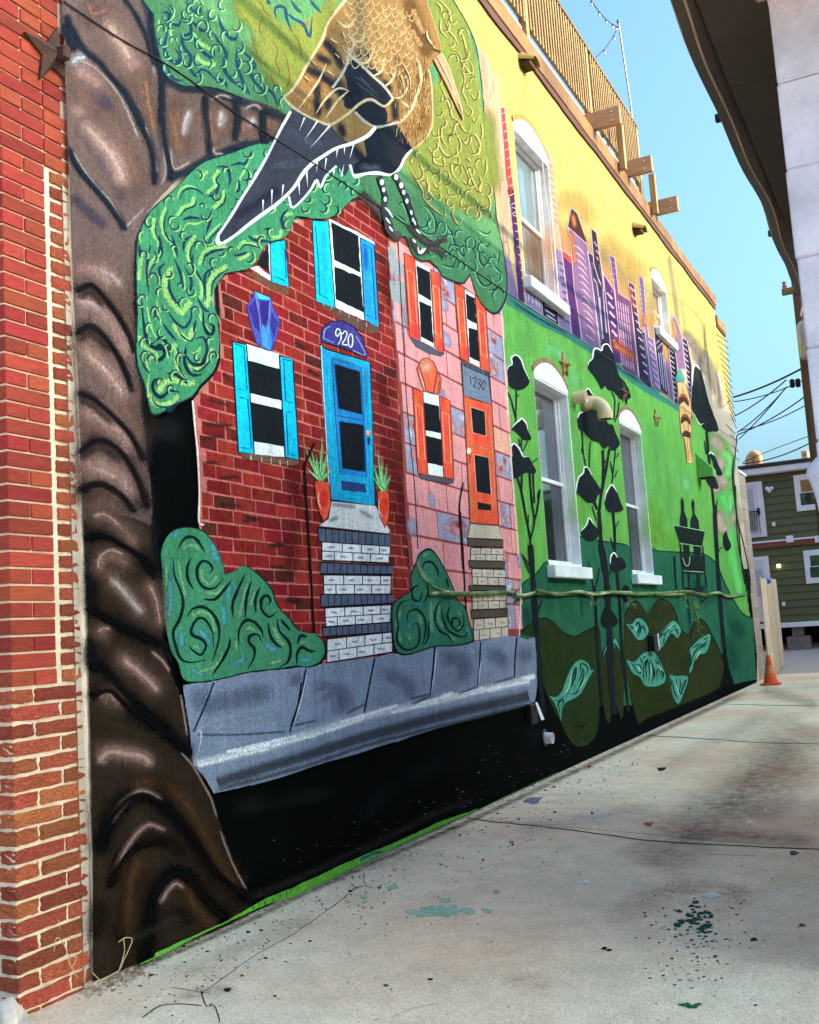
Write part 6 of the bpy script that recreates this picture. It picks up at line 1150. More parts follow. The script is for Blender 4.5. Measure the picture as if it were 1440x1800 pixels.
# legs with white beads
lines(BRD+'/legs', 'C 210 1390 240 1480 262 1560 252 1640 282 1740 312 1792; 330 1370 380 1460 420 1560 460 1660 492 1762; G 240 90 258 180 285 265 330 345 372 352; 420 0 450 100 482 200 525 318', 9, P(50, 52, 62), 'none'); spray(BRD+'/legs', 'G 440 250 530 340 620 400 690 380 745 355; 450 350 500 420 550 468 640 430 740 500', 12, P(70, 60, 66), .95); blob(BRD+'/legs', 'G 355 330', 11, P(84, 76, 80), .9); fill(BRD+'/legs', 'G 250 210 300 215 340 330 300 335 262 290', P(60, 58, 66), 2)
for x, y, a in ((232, 1440, 5), (246, 1500, 4), (258, 1575, 4), (345, 1400, 5), (385, 1465, 5), (405, 1520, 4), (430, 1590, 4), (465, 1680, 3), (478, 1735, 3)): disc(BRD+'/legs', 620+x/4.5, y/4.5, a*.72, SLW, a*1.1)
lines(BRD+'/legs', 'G 255 110 300 150; 270 120 320 190; 262 190 300 240; 290 260 320 300; 460 130 470 170; 485 210 500 250; 500 280 540 320; 475 360 500 390; 515 420 530 470 560 430; 540 480 580 430', 3.4, P(226, 238, 242))
# ------------------------------------------------------------------ paint runs at the foot of the wall
GP = P(96, 172, 62)
fill('green_paint_run', 'Q 378 1792 440 1762 520 1725 700 1632 800 1580 | R 0 1090 130 1035 270 995 480 900 700 790 900 695 1150 580 1440 450 1440 438 1200 520 900 660 760 715 560 800 460 850 330 905 270 940 120 995 0 1062 | Q 930 1510 700 1612 480 1712 470 1740 390 1775', GP)
spray('green_paint_run', 'R 700 760 780 720 830 710', 5, P(36, 90, 120), .9, 2); lines('green_paint_run', ['R %d %d %d %d' % (a, 1075-.44*a-10, a+random.randint(-4, 4), 1075-.44*a+random.randint(8, 34)) for a in (20, 60, 95, 140, 190, 230, 265, 300)], 2, P(12, 16, 14), 'end', 0)
lines('green_paint_run', 'R 900 690 1150 575 1440 446; | '.replace('| ', '').strip('; ')+'; o 840 1424 905 1392 980 1358', 1.6, P(40, 96, 44), 'none', 0)
for _ in range(100):
    t = random.random(); x = 470+t*560; y0 = 1580-t*250; y = y0-abs(random.gauss(0, 1))*60*(1-.4*t); l = random.uniform(1.5, 6)
    if y > 1300-t*0: lines('wall_scuffs', [[(x, y), (x+l, y-l*random.uniform(-.2, .5))]], random.uniform(.5, 1.3), P(*(random.choice(((60, 66, 66), (96, 104, 100), (46, 52, 50), (130, 134, 130))))), 'both', 0)
spray('wall_scuffs', 'R 0 1000 250 900 500 790 800 650 1150 480 1400 380; Q 300 1640 480 1560 640 1480', 16, P(52, 50, 44), .35)
spray('wall_scuffs', 'R 200 400 500 330; 700 500 900 300; 1000 250 1200 150; P 200 1500 300 1450; Q 980 800 1200 760', 40, P(24, 30, 28), .5)
build_coats(house, dict(painted_bird='golden brown long-billed bird with a dark slate tail', painted_tree_trunk='swirling brown bark of the great painted tree', painted_foliage='green painted foliage with curling strokes', painted_brick_house='painted red brick house numbered 920 with blue door', painted_stone_house='painted pink stone house numbered 1230', painted_city='painted purple city skyline', painted_pavement='painted blue grey pavement and kerb', painted_yellow_sky='painted yellow sky', painted_totem='painted wooden totem figure', painted_bottle_rack='painted dark bottle rack'))
# ================================================================== THINGS ON THE WALL
def wallpt(x, y, out=.02): return Vector(tuple(onx(x, y, WX+out)))
M_rust = mat('rusty_iron', P(66, 46, 40), .8, .3, 14, .5, 60, col2=P(84, 54, 42))
def star(tips, out, m, label, group, nut=True):
    """five pointed cast star: tips in the wall plane, raised centre"""
    T = [Vector(t) for t in tips]; c = sum(T, Vector())/5; vs = [c+Vector((out, 0, 0))]
    for i in range(5):
        a, b = T[i], T[(i+1) % 5]; vs.append(a); vs.append(c+((a+b)/2-c)*.50)
    vs = [vs[0]]+[v+Vector((.008, 0, 0)) for v in vs[1:]]
    base = [Vector((WX+.001, v.y, v.z)) for v in vs[1:]]
    mb = MB(); mb.add(vs+base, [(0, 1+i, 1+(i+1) % 10) for i in range(10)]+[(1+i, 11+i, 11+(i+1) % 10, 1+(i+1) % 10) for i in range(10)])
    e = empty('star_anchor', tuple(c), label=label, cat='star', group=group); mb.build('star_plate', m, e)
    if nut: n = MB(); n.lathe([(.02, 0), (.02, .03), (0, .035)], (c.x+out, c.y, c.z), 6, 'X'); n.build('nut', m, e)
    return e
e = star([wallpt(x, y, .012) for x, y in ((42, 56), (101, 48), (124, 98), (116, 141), (69, 140))], .05, M_rust, 'big rusty iron star on the red brick corner', 'star anchors', False)
c = wallpt(106, 96, .05); mb = MB(); mb.cbox(WX+.02, WX+.10, c.y-.025, c.y+.025, c.z-.035, c.z+.035, .008); mb.build('nut', M_rust, e)
def regular(x, y, r, rot): c = wallpt(x, y, .012); return [(c.x, c.y+r*math.cos(rot+i*2*math.pi/5), c.z+r*math.sin(rot+i*2*math.pi/5)) for i in range(5)]
M_tan = mat('weathered_gold_star', P(170, 138, 92), .8, .4, 30, col2=P(96, 84, 58)); M_blkstar = mat('dark_star', P(50, 40, 34), .7, .4, 20, col2=P(150, 120, 80))
star(regular(992, 642, .16, 1.75), .05, M_tan, 'small tan star on the green wall, upper right of the nearer low window', 'star anchors'); star(regular(1097, 692, .17, 1.6), .05, M_blkstar, 'small dark star on a painted silhouette tree above the farther low window', 'star anchors'); star(regular(1153, 736, .15, 1.7), .05, M_tan, 'small tan star on the green wall beyond the farther low window', 'star anchors')
# plastic pipes
M_pvc = mat('tan_plastic_pipe', P(206, 186, 150), .45, .08, 6); M_pgreen = mat('pipe_dusted_green', P(120, 150, 90), .6, .2, 8); M_hole = mat('pipe_dark_inside', (.02, .02, .018), .9)
w0 = wallpt(1024, 712, 0); pe = empty('pipe_elbow', tuple(w0), label='tan plastic pipe elbow bending down from the green wall', cat='pipe')
arc = [w0+Vector((-.02, 0, 0)), w0+Vector((.10, .02, .02))]+[w0+Vector((.10+.16*math.sin(t), .05, .02-.16*(1-math.cos(t)))) for t in np.linspace(.2, math.pi/2, 7)]+[w0+Vector((.26, .05, -.21))]
mb = MB(); mb.tube(arc, .085, 16, False); mb.build('elbow', M_pvc, pe); mb = MB(); mb.tube([arc[-2]+Vector((0, 0, .03)), arc[-1]], .096, 16, False); mb.build('collar', M_pvc, pe); mb = MB(); mb.tube([arc[-1]+Vector((0, 0, .02)), arc[-1]+Vector((0, 0, .01))], .082, 16); mb.build('opening', M_hole, pe); mb = MB(); mb.tube([arc[0], w0+Vector((.05, 0, .005))], .093, 16, False); mb.build('wall_collar', M_pgreen, pe)
w0 = wallpt(1008, 700, 0); pe = empty('pipe_stub', tuple(w0), label='short tan pipe stub beside the pipe elbow', cat='pipe'); mb = MB(); mb.tube([w0, w0+Vector((.16, 0, 0))], .075, 14, False); mb.tube([w0+Vector((.16, 0, 0)), w0+Vector((.15, 0, 0))], .075, 14, False, .062); mb.build('stub', M_pvc, pe); mb = MB(); mb.tube([w0+Vector((.14, 0, 0)), w0+Vector((.15, 0, 0))], .064, 14); mb.build('opening', mat('pipe_pale_inside', P(160, 140, 118), .8), pe)
def hood(x, y, s, label):
    w0 = wallpt(x, y, 0); e = empty('vent_hood', tuple(w0), label=label, cat='vent', group='small vent hoods on the yellow wall')
    mb = MB(); seg = 10; vs = []
    for k in range(seg+1):
        g = math.pi*k/seg; vs += [(WX, w0.y+s*math.cos(g), w0.z+s*math.sin(g)), (WX+s*1.3, w0.y+s*.8*math.cos(g), w0.z+s*.55*math.sin(g)-s*.35)]
    mb.add(vs, [(2*k, 2*k+1, 2*k+3, 2*k+2) for k in range(seg)], True); mb.build('hood', mat('yellow_painted_metal', PL(222, 186, 96), .6, .1, 8), e)
    mb = MB(); mb.box(WX, WX+s*.9, w0.y-s*.7, w0.y+s*.7, w0.z-s*.5, w0.z-s*.2); mb.build('mouth', mat('hood_mouth', PL(120, 76, 40), .8), e)
hood(918, 112, .14, 'small yellow vent hood under the deck, nearer the street'); hood(1115, 404, .14, 'small yellow vent hood under the roof edge, past the deck beams')
c = wallpt(1228, 826, 0); e = empty('green_vent_box', tuple(c), label='green painted vent box sticking out of the wall beside the totem', cat='vent'); mb = MB(); mb.prism([(WX, c.z+.30), (WX+.28, c.z-.02), (WX+.28, c.z-.16), (WX, c.z-.16)], 1, c.y-.16, c.y+.16); mb.build('box', mat('green_box_paint', P(98, 166, 84), .6, .1, 6), e); mb = MB(); mb.box(WX+.03, WX+.25, c.y-.13, c.y+.13, c.z-.175, c.z-.162); mb.build('grille', M_hole, e)
# low fittings in the black base
M_blkp = mat('black_plastic', P(24, 24, 26), .4, .1, 6); M_wpl = mat('white_plastic', P(225, 226, 226), .4, .05, 6)
c = wallpt(930, 1256, 0); e = empty('dryer_vent', tuple(c), label='broken black and white dryer vent below the painted kerb end', cat='vent')
mb = MB(); mb.cbox(WX, WX+.06, c.y-.09, c.y+.09, c.z-.09, c.z+.10, .01); mb.build('housing', M_blkp, e); mb = MB(); mb.add([(WX+.065, c.y+.02, c.z+.11), (WX+.11, c.y+.02, c.z-.06), (WX+.11, c.y+.10, c.z-.06), (WX+.065, c.y+.07, c.z+.11), (WX+.07, c.y+.02, c.z+.11), (WX+.118, c.y+.02, c.z-.06), (WX+.118, c.y+.10, c.z-.06), (WX+.07, c.y+.07, c.z+.11)], [(0, 1, 2, 3), (7, 6, 5, 4), (0, 4, 5, 1), (1, 5, 6, 2), (2, 6, 7, 3), (3, 7, 4, 0)]); mb.build('flap', M_wpl, e)
c = wallpt(957, 1297, 0); e = empty('drain_pipe', tuple(c), label='white pipe end low in the black base of the wall', cat='pipe'); mb = MB(); mb.tube([c, c+Vector((.09, 0, -.005))], .055, 14, False); mb.build('pipe', M_wpl, e); mb = MB(); mb.tube([c+Vector((.07, 0, 0)), c+Vector((.075, 0, 0))], .05, 14); mb.build('opening', mat('drain_inside', P(170, 172, 170), .8), e); mb = MB(); mb.lathe([(.058, .0), (.085, .0), (.085, .012), (.058, .012)], (WX, c.y, c.z), 14, 'X'); mb.build('flange', M_blkp, e)
c = wallpt(1142, 1131, 0); e = empty('wall_socket_box', tuple(c), label='small black outdoor box with a white lid edge on the dark hills', cat='box'); mb = MB(); mb.cbox(WX, WX+.10, c.y-.13, c.y+.13, c.z-.11, c.z+.11, .01); mb.build('box', M_blkp, e); mb = MB(); mb.cbox(WX+.102, WX+.115, c.y+.06, c.y+.10, c.z-.10, c.z+.13, .004); mb.build('lid', M_wpl, e)
# ================================================================== CABLES AND VINES
def cable(name, pts, r, m, label, cat, out=.025, sm=5, parent=None, seg=6):
    q = smooth_pts([tuple(wallpt(x, y, out)) for x, y in (Z(pts) if isinstance(pts, str) else pts)], sm); mb = MB(); mb.tube(q, r, seg)
    return mb.build(name, m, parent, label=label, cat=cat)
o = cable('diagonal_cable', '112 2 215 70 300 117 435 212 560 292 700 385 789 444 893 516 960 560 1058 622 1160 687 1219 730 1261 753 1285 770', .0045, M_wire, 'thin black cable running down across the whole mural from the brick corner', 'cable', .035)
o = cable('drop_cable', 'G 340 60 345 180 365 500 385 900 400 1150 430 1700 | K 215 1100 245 1640', .006, mat('brown_cable', P(52, 26, 26), .6), 'thin dark cable dropping down the left side of the pink painted house', 'cable', .02)
o = cable('drop_cable', 'G 352 60 358 180 380 500 398 900 415 1200 445 1700 | K 232 1100 262 1600', .004, mat('brown_cable', P(52, 26, 26), .6), 'thinner second strand beside the cable down the pink painted house', 'cable', .016)
M_vine = mat('green_painted_vine', P(96, 128, 66), .7, .45, 9, col2=P(60, 92, 46)); M_vine2 = mat('pale_cable_jacket', P(176, 182, 140), .6, .25, 9, col2=P(90, 130, 70))
vn = empty('cable_vine', tuple(wallpt(1000, 1042)), label='green painted bundle of cable and vine stretched level across the mural', cat='vine')
base = Z('O 360 640 540 642 740 648 940 638 1070 660 1180 640 | P 280 360 450 378 630 364 740 382 870 364 1000 370 1090 380 1250 374 1440 382 | T 400 1478 640 1460 760 1480 870 1468 950 1492 1080 1470')
for k in range(3):
    pts = [(x+random.uniform(-3, 3), y+1.6*math.sin(i*1.9+k*2.1)) for i, (x, y) in enumerate(base)]; q = smooth_pts([tuple(wallpt(x, y, .03+.02*math.sin(i*1.3+k*2.1))) for i, (x, y) in enumerate(pts)], 5); mb = MB(); mb.tube(q, (.020, .014, .012)[k], 6); mb.build('strand', (M_vine, M_vine2, M_vine)[k], vn)
mb = MB(); mb.tube(smooth_pts([tuple(wallpt(x, y, .03)) for x, y in Z('O 245 390 260 470 310 540 400 605 540 642')], 5), .010, 6); mb.build('strand', M_vine2, vn)
def leaf(mb, p, d, l, wd_):
    d = Vector(d).normalized(); s = d.cross(Vector((1, .3, .2))).normalized(); n_ = d.cross(s)*.15
    mb.add([p, p+d*l*.5+s*wd_+n_*l, p+d*l, p+d*l*.5-s*wd_+n_*l], [(0, 1, 2), (0, 2, 3)])
for (x, y, n_, L_) in ((1212, 1048, 14, 62), (1214, 1048, 8, 46), (893, 1046, 3, 18), (1027, 1046, 4, 12), (1100, 1050, 3, 14), (1195, 1044, 4, 14), (1225, 1046, 5, 14)):
    mb = MB(); a0 = wallpt(x, y, .04); sc_ = a0.y/1840.
    for k in range(n_):
        l = L_*sc_*random.uniform(.5, 1.15); dx = random.uniform(-.14, .26)*l; q = [a0+Vector((random.uniform(0, .04), random.uniform(-.05, .05), 0))]
        for t in (.3, .6, 1): q.append(a0+Vector((.05+.06*t*random.random(), dx*t+random.uniform(-.02, .02), -l*t+random.uniform(-.02, .02))))
        mb.tube(smooth_pts([tuple(v) for v in q], 3), .007, 4, True, .003)
        for v in q[1:]: leaf(mb, v, (random.uniform(-.2, .5), random.uniform(-1, 1), random.uniform(-1, .2)), random.uniform(.05, .13), random.uniform(.012, .025))
    mb.build('hanging_tuft', M_vine, vn)
bc = empty('edge_cables', tuple(wallpt(1300, 900)), label='black cables dangling down the far edge of the mural into a loop', cat='cable')
for pts in ('T 1010 280 1000 400 985 560 990 640 1000 800 1020 1100 1060 1300 1085 1440', 'T 990 440 975 560 985 700 1010 900 1060 1100 1105 1330 1100 1400', 'T 1000 660 1005 820 1025 1000 1045 1250 1070 1400'): q = smooth_pts([tuple(wallpt(x, y, .05)) for x, y in Z(pts)], 5); mb = MB(); mb.tube(q, .014, 6); mb.build('cable_strand', M_wire, bc)
c = wallpt(1317, 1024, .06); mb = MB(); mb.tube([c+Vector((.01*math.sin(t*3), .16*math.cos(t), .22*math.sin(t))) for t in np.linspace(0, 4.3*math.pi, 60)], .012, 6); mb.build('loop', M_wire, bc)
# ================================================================== UTILITY POLE AND WIRES
UY = 22.0
sb = empty('unseen_cable', (.9, 9, 7.5), label='thick unseen cable over the white house roof, added to shade the painted bird', cat='cable'); mb = MB(); mb.tube([(.90, y, 7.50+.04*((y-9)/5)**2+.02*math.sin(y*1.3)) for y in np.linspace(3.5, 16, 30)], .045, 8); mb.build('unseen_cable_bundle', M_wire, sb); mb = MB(); mb.tube([(.90, y, 7.20+.05*((y-9)/5)**2) for y in np.linspace(3.5, 16, 30)], .022, 8); mb.build('messenger_wire', M_wire, sb)  # unseen cable and wire, added for their shadow lines on the wall
def up(x, y, Y=UY): return Vector(tuple(ony(x, y, Y)))
pl_ = up(1424, 700); pX = pl_.x; ut = empty('utility_pole', (pX, UY, 0), label='utility pole with crossarm and grey transformer behind the white house', cat='utility pole')
tp_ = up(1405, 485); M_pole = mat('brown_pole_wood', P(92, 74, 58), .9, .2, 4, .4, 20, stretch=(4, 4, .4))
mb = MB(); mb.tube([(pX+.0, UY, -.1), (pX, UY, 3), (pX, UY, tp_.z)], .14, 12, True, .11); mb.build('pole', M_pole, ut)
a = up(1376, 517); mb = MB(); mb.cbox(a.x, pX+1.0, UY-.16, UY-.06, a.z-.06, a.z+.07, .01); mb.build('crossarm', mat('crossarm_wood', P(120, 96, 70), .85, .2, 4), ut)
mb = MB(); mb.tube([(a.x+.45, UY-.12, a.z-.05), (pX, UY-.12, a.z-.55)], .018, 5); mb.build('brace', mat('galvanised', P(150, 155, 160), .5, metal=.5), ut)
for dx in (.06, .5): mb = MB(); mb.lathe([(.03, 0), (.05, .05), (.03, .09), (.045, .13), (0, .16)], (a.x+dx, UY-.11, a.z+.07), 10); mb.build('insulator', mat('brown_glaze', P(130, 90, 70), .3), ut)
t0, t1 = up(1408, 578), up(1412, 636); mb = MB(); mb.lathe([(0, t0.z-t1.z+.05), (.2, t0.z-t1.z+.03), (.235, t0.z-t1.z-.03), (.235, .03), (.2, -.02), (0, -.03)], (pX+.16, UY-.33, t1.z), 18); mb.build('transformer', mat('transformer_grey', P(168, 164, 160), .5, .1, 4), ut)
mb = MB(); mb.tube([(pX+.02, UY-.5, t1.z+.1), (pX-.0, UY-.56, t0.z-.05)], .02, 5); mb.build('transformer_bracket', mat('galvanised', P(150, 155, 160)), ut)
WIR = (((1290, 698, 24.0), (1418, 643, UY), .022, .05), ((1291, 706, 24.0), (1424, 662, UY), .012, .08), ((1292, 731, 24.0), (1382, 668, UY), .014, .05), ((1296, 760, 24.0), (1380, 684, UY), .013, .06), ((1297, 764, 24.0), (1432, 684, UY), .014, .08), ((1301, 757, 24.0), (1434, 702, UY), .012, .08), ((1299, 772, 24.0), (1383, 680, UY), .012, .04), ((1306, 815, 30.2), (1440, 770, 26.0), .016, .12), ((1306, 812, 30.2), (1424, 766, 26.0), .010, -.02), ((1395, 512, UY), (1404, 470, 12.0), .012, .05))
for i, (p0, p1, r, sg) in enumerate(WIR):
    A_, B_ = Vector(tuple(ony(*p0))), Vector(tuple(ony(*p1))); q = [A_.lerp(B_, t)+Vector((0, 0, -sg*4*t*(1-t))) for t in np.linspace(0, 1, 12)]; mb = MB(); mb.tube(q, r, 5)
    lab = ('thick black wire from the transformer to the mural wall, topmost of the fan', 'thin wire just under the thickest one of the fan', 'wire from the clamp cluster down to the mural edge, middle of the fan', 'wire from the clamp cluster down to the lower mural edge', 'long wire crossing the fan from the pole to the mural edge', 'lowest long wire of the fan beside the pole', 'short steep wire crossing under the fan', 'sagging wire above the green house roof', 'straight thin wire above the sagging one over the green house', 'thin wire rising from the crossarm to the white house eave')[i]
    mb.build('overhead_wire', M_wire, None, label=lab, cat='wire', group='overhead wires')
for x, y in ((1393, 674), (1403, 673)): c = up(x, y); mb = MB(); mb.lathe([(.02, -.09), (.05, -.07), (.05, .07), (.02, .09)], c, 8); mb.build('clamp', M_wire, ut)
# ================================================================== AT THE FOOT OF THE WALL
c = onz(8, 1786, .05); bm = bmesh.new(); bmesh.ops.create_icosphere(bm, subdivisions=4, radius=1)
for v in bm.verts:
    k = .8+.22*math.sin(v.co.x*3+1)*math.sin(v.co.y*2.3)+.12*math.sin(v.co.z*6+v.co.x*5)+.05*math.sin(v.co.y*13+v.co.x*11)+random.uniform(-.02, .02); v.co = Vector((c[0]+v.co.x*.17*k, c[1]-.05+v.co.y*.12*k, .02+max(v.co.z*.12*k, -.04)))
bm.verts.index_update(); mb = MB(); mb.add([v.co for v in bm.verts], [[v.index for v in f.verts] for f in bm.faces], True); bm.free(); mb.build('stone', mat('pale_stone', P(196, 186, 170), .95, .18, 12, .9, 30, col2=P(160, 156, 158)), None, label='rough pale stone at the foot of the brick corner', cat='stone')
M_dry = mat('dry_straw', P(198, 176, 132), .8, .15, 20)
w1 = empty('dry_weed', tuple(onz(172, 1728)), label='bent dry weed stalk growing where the brick corner meets the mural', cat='weed')
for pts in ('X 710 1500 790 1450 840 1420 870 1350 900 1290 930 1205 880 1195 835 1225', 'X 840 1415 875 1290 868 1200', 'X 710 1500 650 1440', 'X 690 1540 625 1500'): q = smooth_pts([tuple(wallpt(x, y, .05)) for x, y in Z(pts)], 4); mb = MB(); mb.tube(q, .0022, 5); mb.build('stalk', M_dry, w1)
w2 = empty('dry_weed', tuple(onz(130, 1735)), label='thin looping dry weed in front of the brick corner', cat='weed')
for pts in ('X 545 1475 500 1400 470 1290 430 1210 395 1200 380 1290', 'X 425 1130 410 1070', 'X 520 1330 535 1325 530 1360 505 1400'): q = smooth_pts([tuple(wallpt(x, y, .06)) for x, y in Z(pts)], 4); mb = MB(); mb.tube(q, .0018, 5); mb.build('stalk', M_dry, w2)
mb = MB()
for _ in range(420):
    t = random.random(); x = 150+t*95+random.gauss(0, 14); y = 1738-t*42+random.gauss(0, 7)+8; p = onz(x, y); r = random.uniform(.003, .012)*(1.6 if random.random() < .1 else 1)
    if p[0] < WX+.006: p[0] = WX+.006+random.random()*.02
    bmv = [(p[0]+r*random.uniform(.6, 1.3)*a_, p[1]+r*random.uniform(.6, 1.3)*b_, .001+max(0, c_)*r*random.uniform(.5, 1)) for a_, b_, c_ in ((1, 0, 0), (0, 1, 0), (-1, 0, 0), (0, -1, 0), (.1, .1, 1))]
    mb.add(bmv, [(0, 1, 4), (1, 2, 4), (2, 3, 4), (3, 0, 4)])
for _ in range(900):
    t = random.random()**.8; x = 235+t*1080; y = 1694-t*484; p = onz(x, y); p[0] = WX+.012+abs(random.gauss(0, .035)); r = random.uniform(.003, .011)
    mb.add([(p[0]+r*random.uniform(.6, 1.3)*a_, p[1]+r*random.uniform(.6, 1.3)*b_, .001+max(0, c_)*r*random.uniform(.4, .9)) for a_, b_, c_ in ((1, 0, 0), (0, 1, 0), (-1, 0, 0), (0, -1, 0), (.1, .1, 1))], [(0, 1, 4), (1, 2, 4), (2, 3, 4), (3, 0, 4)])
mb.build('loose_grit', mat('brown_grit', P(132, 110, 90), .95, .4, 40, col2=P(180, 170, 156)), None, label='crumbled grit and dirt along the foot of the painted wall', cat='grit', kind='stuff')
# ================================================================== MARKS ON THE CONCRETE
GC = Coat('ground'); GL = [.0015]
def gpt(x, y): p = onz(x, y, 0); return (p[0], p[1])
def gput(ct, xy, faces, col, als, m, dz=0.0):
    o = len(ct.v); ct.v += [(x, y, GL[0]+dz) for x, y in xy]; ct.f += [tuple(i+o for i in f) for f in faces]; ct.c += [col]*len(xy); ct.a += als; ct.m += [m]*len(faces)
def gstroke(ct, pts, w, col, a=1.0, soft=True, sm=4):
    p, n, s, wd = ribbon(pts, w/2, TAP['none'], sm=sm); m = len(p); rows = []; al = []
    for q in (np.linspace(-1, 1, 7) if soft else (-1, 1)):
        rows.append(p+n*(wd*q)[:, None]*np.array((1.0, .45))); e = np.ones(m); e[0] = e[-1] = 0 if soft else 1; al += list((math.cos(q*math.pi/2)**2 if soft else 1)*a*e)
    k = len(rows); xy = [gpt(*v) for v in np.concatenate(rows)]; GL[0] += .00003
    gput(ct, xy, [(r*m+b, r*m+b+1, (r+1)*m+b+1, (r+1)*m+b) for r in range(k-1) for b in range(m-1)], col, al, 1 if soft else 0)
def splat(ct, x, y, rx, col, ry=None, n=9, soft=False):
    ry = ry or rx*.42; xy = [gpt(x+rx*(1+random.uniform(-.45, .35))*math.cos(2*math.pi*k/n), y+ry*(1+random.uniform(-.45, .35))*math.sin(2*math.pi*k/n)) for k in range(n)]
    gput(ct, xy, [tuple(range(n))], col, [1.0]*n, 0, random.uniform(0, .0003))
ST = Coat('stain')
for pts, w_, c_, a_ in (([(1440, 1268), (1360, 1330), (1290, 1400), (1215, 1460), (1130, 1530)], 260, P(116, 100, 92), .42), ([(1400, 1300), (1330, 1370), (1260, 1430)], 130, P(104, 90, 84), .38), ([(1440, 1330), (1380, 1390), (1320, 1440)], 160, P(134, 104, 84), .35), ([(1440, 1480), (1300, 1470), (1180, 1465)], 90, P(110, 92, 82), .5), ([(900, 1460), (1020, 1440), (1160, 1420)], 90, P(150, 158, 168), .35), ([(560, 1560), (700, 1500), (820, 1450)], 100, P(140, 142, 146), .3), ([(300, 1720), (420, 1670), (560, 1610)], 80, P(150, 128, 114), .25), ([(300, 1755), (420, 1735)], 60, P(124, 100, 86), .4), ([(1060, 1620), (1200, 1560), (1330, 1580)], 120, P(150, 128, 112), .35), ([(880, 1720), (980, 1740)], 120, P(196, 160, 140), .3), ([(1150, 1360), (1260, 1300), (1360, 1250)], 90, P(140, 130, 122), .25), ([(1330, 1210), (1400, 1230), (1440, 1240)], 60, P(120, 100, 84), .4), ([(1340, 1350), (1420, 1360)], 40, P(170, 120, 96), .4), ([(880, 1570), (866, 1568)], 26, P(120, 112, 106), .6)):
    gstroke(ST, pts, w_, c_, a_)
for pts in ([(590, 1300+1220/3.6), (520, 1690), (470, 1668)],): pass
CR = Coat('crack'); BK = P(28, 24, 22)
for pts, w_ in (([(822, 1438), (858, 1444), (950, 1453), (1040, 1464), (1140, 1478), (1290, 1487), (1440, 1494)], 2.4), ([(1140, 1293), (1250, 1300), (1340, 1306), (1440, 1308)], 1.6), ([(1262, 1237), (1330, 1239), (1440, 1241)], 1.0),
                ([(300, 1736), (354, 1744), (362, 1742), (440, 1686), (520, 1640), (590, 1590), (620, 1566), (640, 1558)], 1.1), ([(354, 1744), (362, 1768), (376, 1768), (382, 1780), (386, 1798)], 1.6), ([(250, 1790), (275, 1772), (296, 1766), (330, 1766), (354, 1768)], 2.2), ([(640, 1535), (642, 1556), (655, 1562)], .9), ([(690, 1790), (720, 1775), (770, 1765)], .7), ([(1240, 1503), (1300, 1504), (1330, 1506)], .8)):
    p = smooth_pts(pts, 5); p = [(x+random.uniform(-.8, .8), y+random.uniform(-.7, .7)) for x, y in p]; gstroke(CR, p, w_*1.25, BK, 1, False, 0)
PT = Coat('paint'); DG, TL, WP = P(30, 48, 40), P(36, 92, 78), P(232, 222, 208)
for _ in range(150):
    x, y = random.gauss(1222, 42), random.gauss(1655, 52)
    if y > 1560: splat(PT, x, y, random.uniform(1.2, 3.4), TL if random.random() < .6 else DG)
for _ in range(60): splat(PT, random.gauss(1225, 16), random.gauss(1618, 15), random.uniform(2.5, 6.5), P(34, 84, 70))
for k in range(10): splat(PT, 1205+random.gauss(0, 9), 1770+random.gauss(0, 2.2), random.uniform(5, 10), P(44, 104, 72), 3)
for k in range(26): splat(PT, 772+random.gauss(0, 22), 1602+random.gauss(0, 7), random.uniform(5, 15), P(160, 190, 164), 3.5)
for _ in range(420):       # dark drips along the foot of the wall, thinning outwards
    t = random.random(); d = abs(random.gauss(0, 1)); x = 230+t*900; y = 1700-t*400+6+d*75*(1-.55*t); splat(PT, x+random.uniform(-20, 20), y, random.uniform(.8, 2.4)*(1.25-.5*t)*(1.8 if random.random() < .06 else 1), random.choice((DG, DG, P(22, 24, 26), P(40, 44, 60), P(36, 70, 66))))
for _ in range(150): splat(PT, random.uniform(300, 1440), random.uniform(1400, 1800), random.uniform(.8, 2.2), random.choice((DG, P(60, 52, 46), P(30, 30, 30))))
for _ in range(60):
    t = random.random(); splat(PT, 400+t*800, 1620-t*330+10+abs(random.gauss(0, 40)), random.uniform(1, 3.2), WP)
for x, y, r in ((1029, 1550, 10), (1249, 1574, 14), (1241, 1576, 6), (1406, 1571, 10), (1362, 1573, 7), (1375, 1570, 4), (838, 1656, 6), (917, 1632, 4), (972, 1570, 4), (1318, 1445, 6), (1345, 1424, 3), (988, 1627, 3), (1102, 1553, 6), (530, 1685, 6), (512, 1693, 6), (745, 1492, 5), (700, 1525, 5), (1150, 1800, 3), (440, 1690, 5), (410, 1640, 5), (1385, 1735, 3)): splat(PT, x, y, r, WP); splat(PT, x+r*.7, y+1, r*.5, WP)
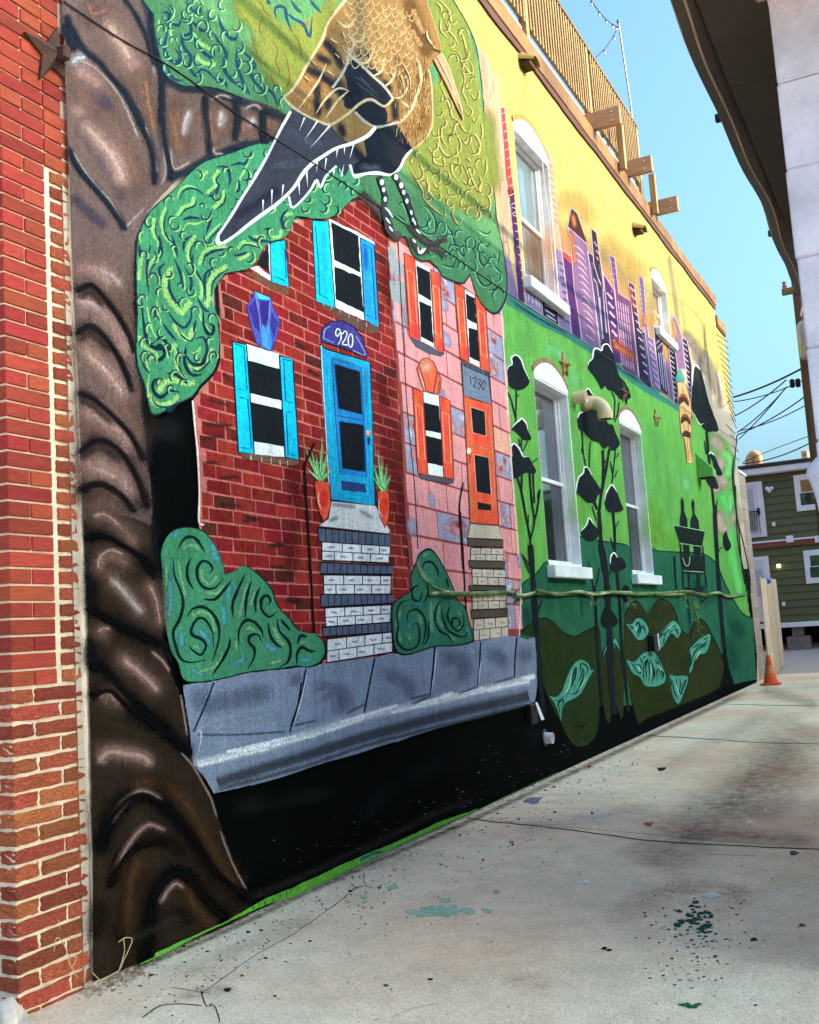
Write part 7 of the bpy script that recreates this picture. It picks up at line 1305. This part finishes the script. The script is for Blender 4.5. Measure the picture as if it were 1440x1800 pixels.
for x, y, r, c_ in ((1140, 1449, 8, P(176, 84, 60)), (1146, 1447, 4, P(190, 96, 70)), (940, 1407, 15, P(122, 120, 142)), (925, 1409, 8, P(112, 112, 142)), (900, 1481, 5, P(120, 124, 140)), (1395, 1500, 9, P(96, 98, 112)), (1037, 1348, 5, P(150, 60, 50)), (1163, 1352, 9, P(24, 44, 44)), (1041, 1430, 4, P(24, 24, 24)), (775, 1520, 4, P(180, 90, 70)), (757, 1722, 5, P(26, 28, 26)), (678, 1733, 5, P(44, 110, 84)), (483, 1752, 4, P(60, 90, 110)), (1062, 1668, 6, P(50, 44, 38)), (1072, 1671, 6, P(30, 26, 22)), (1325, 1652, 8, P(60, 54, 44)), (1410, 1627, 6, P(80, 72, 50)), (1328, 1768, 4, P(24, 24, 22)), (400, 1740, 9, P(40, 32, 28)), (545, 1655, 4, P(24, 28, 28)), (690, 1560, 10, P(150, 196, 150)), (640, 1578, 9, P(150, 196, 150))): splat(PT, x, y, r, c_)
def build_ground(ct, name, label, cat, kind=None, parent=None):
    me = bpy.data.meshes.new(name); me.from_pydata(ct.v, [], ct.f)
    for m in PAINT: me.materials.append(m)
    me.polygons.foreach_set('material_index', np.array(ct.m, dtype=np.int32)); ca = me.attributes.new('Col', 'FLOAT_COLOR', 'POINT'); ca.data.foreach_set('color', np.array([(*c, 1) for c in ct.c], dtype=np.float32).ravel()); aa = me.attributes.new('al', 'FLOAT', 'POINT'); aa.data.foreach_set('value', np.array(ct.a, dtype=np.float32)); me.update()
    o = bpy.data.objects.new(name, me); COL.objects.link(o); o.parent = parent; tag(o, label, cat, None, kind); return o
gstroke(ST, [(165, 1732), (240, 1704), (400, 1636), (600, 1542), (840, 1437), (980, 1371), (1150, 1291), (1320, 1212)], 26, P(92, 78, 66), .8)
STM = PAINT[1].copy(); STM.name = 'worn_stain'; t_ = STM.node_tree; bs = t_.nodes['Principled BSDF']; bs.inputs['Roughness'].default_value = .9
src_ = bs.inputs['Alpha'].links[0].from_socket; nz = t_.nodes.new('ShaderNodeTexNoise'); nz.inputs['Scale'].default_value = 9; nz.inputs['Detail'].default_value = 9; nz.inputs['Roughness'].default_value = .72
tc_ = t_.nodes.new('ShaderNodeTexCoord'); t_.links.new(tc_.outputs['Object'], nz.inputs['Vector']); mr_ = t_.nodes.new('ShaderNodeMapRange'); mr_.inputs[1].default_value = .25; mr_.inputs[2].default_value = .68; t_.links.new(nz.outputs[0], mr_.inputs[0])
ml_ = t_.nodes.new('ShaderNodeMath'); ml_.operation = 'MULTIPLY'; t_.links.new(src_, ml_.inputs[0]); t_.links.new(mr_.outputs[0], ml_.inputs[1]); t_.links.new(ml_.outputs[0], bs.inputs['Alpha'])
so_ = build_ground(ST, 'stain', None, None, 'stuff', ground); so_.data.materials[1] = STM; build_ground(CR, 'crack', None, None, 'stuff', ground)
build_ground(PT, 'paint_drips', 'dried paint drips and spatters scattered over the concrete', 'paint', 'stuff')
bpy.context.view_layer.update()
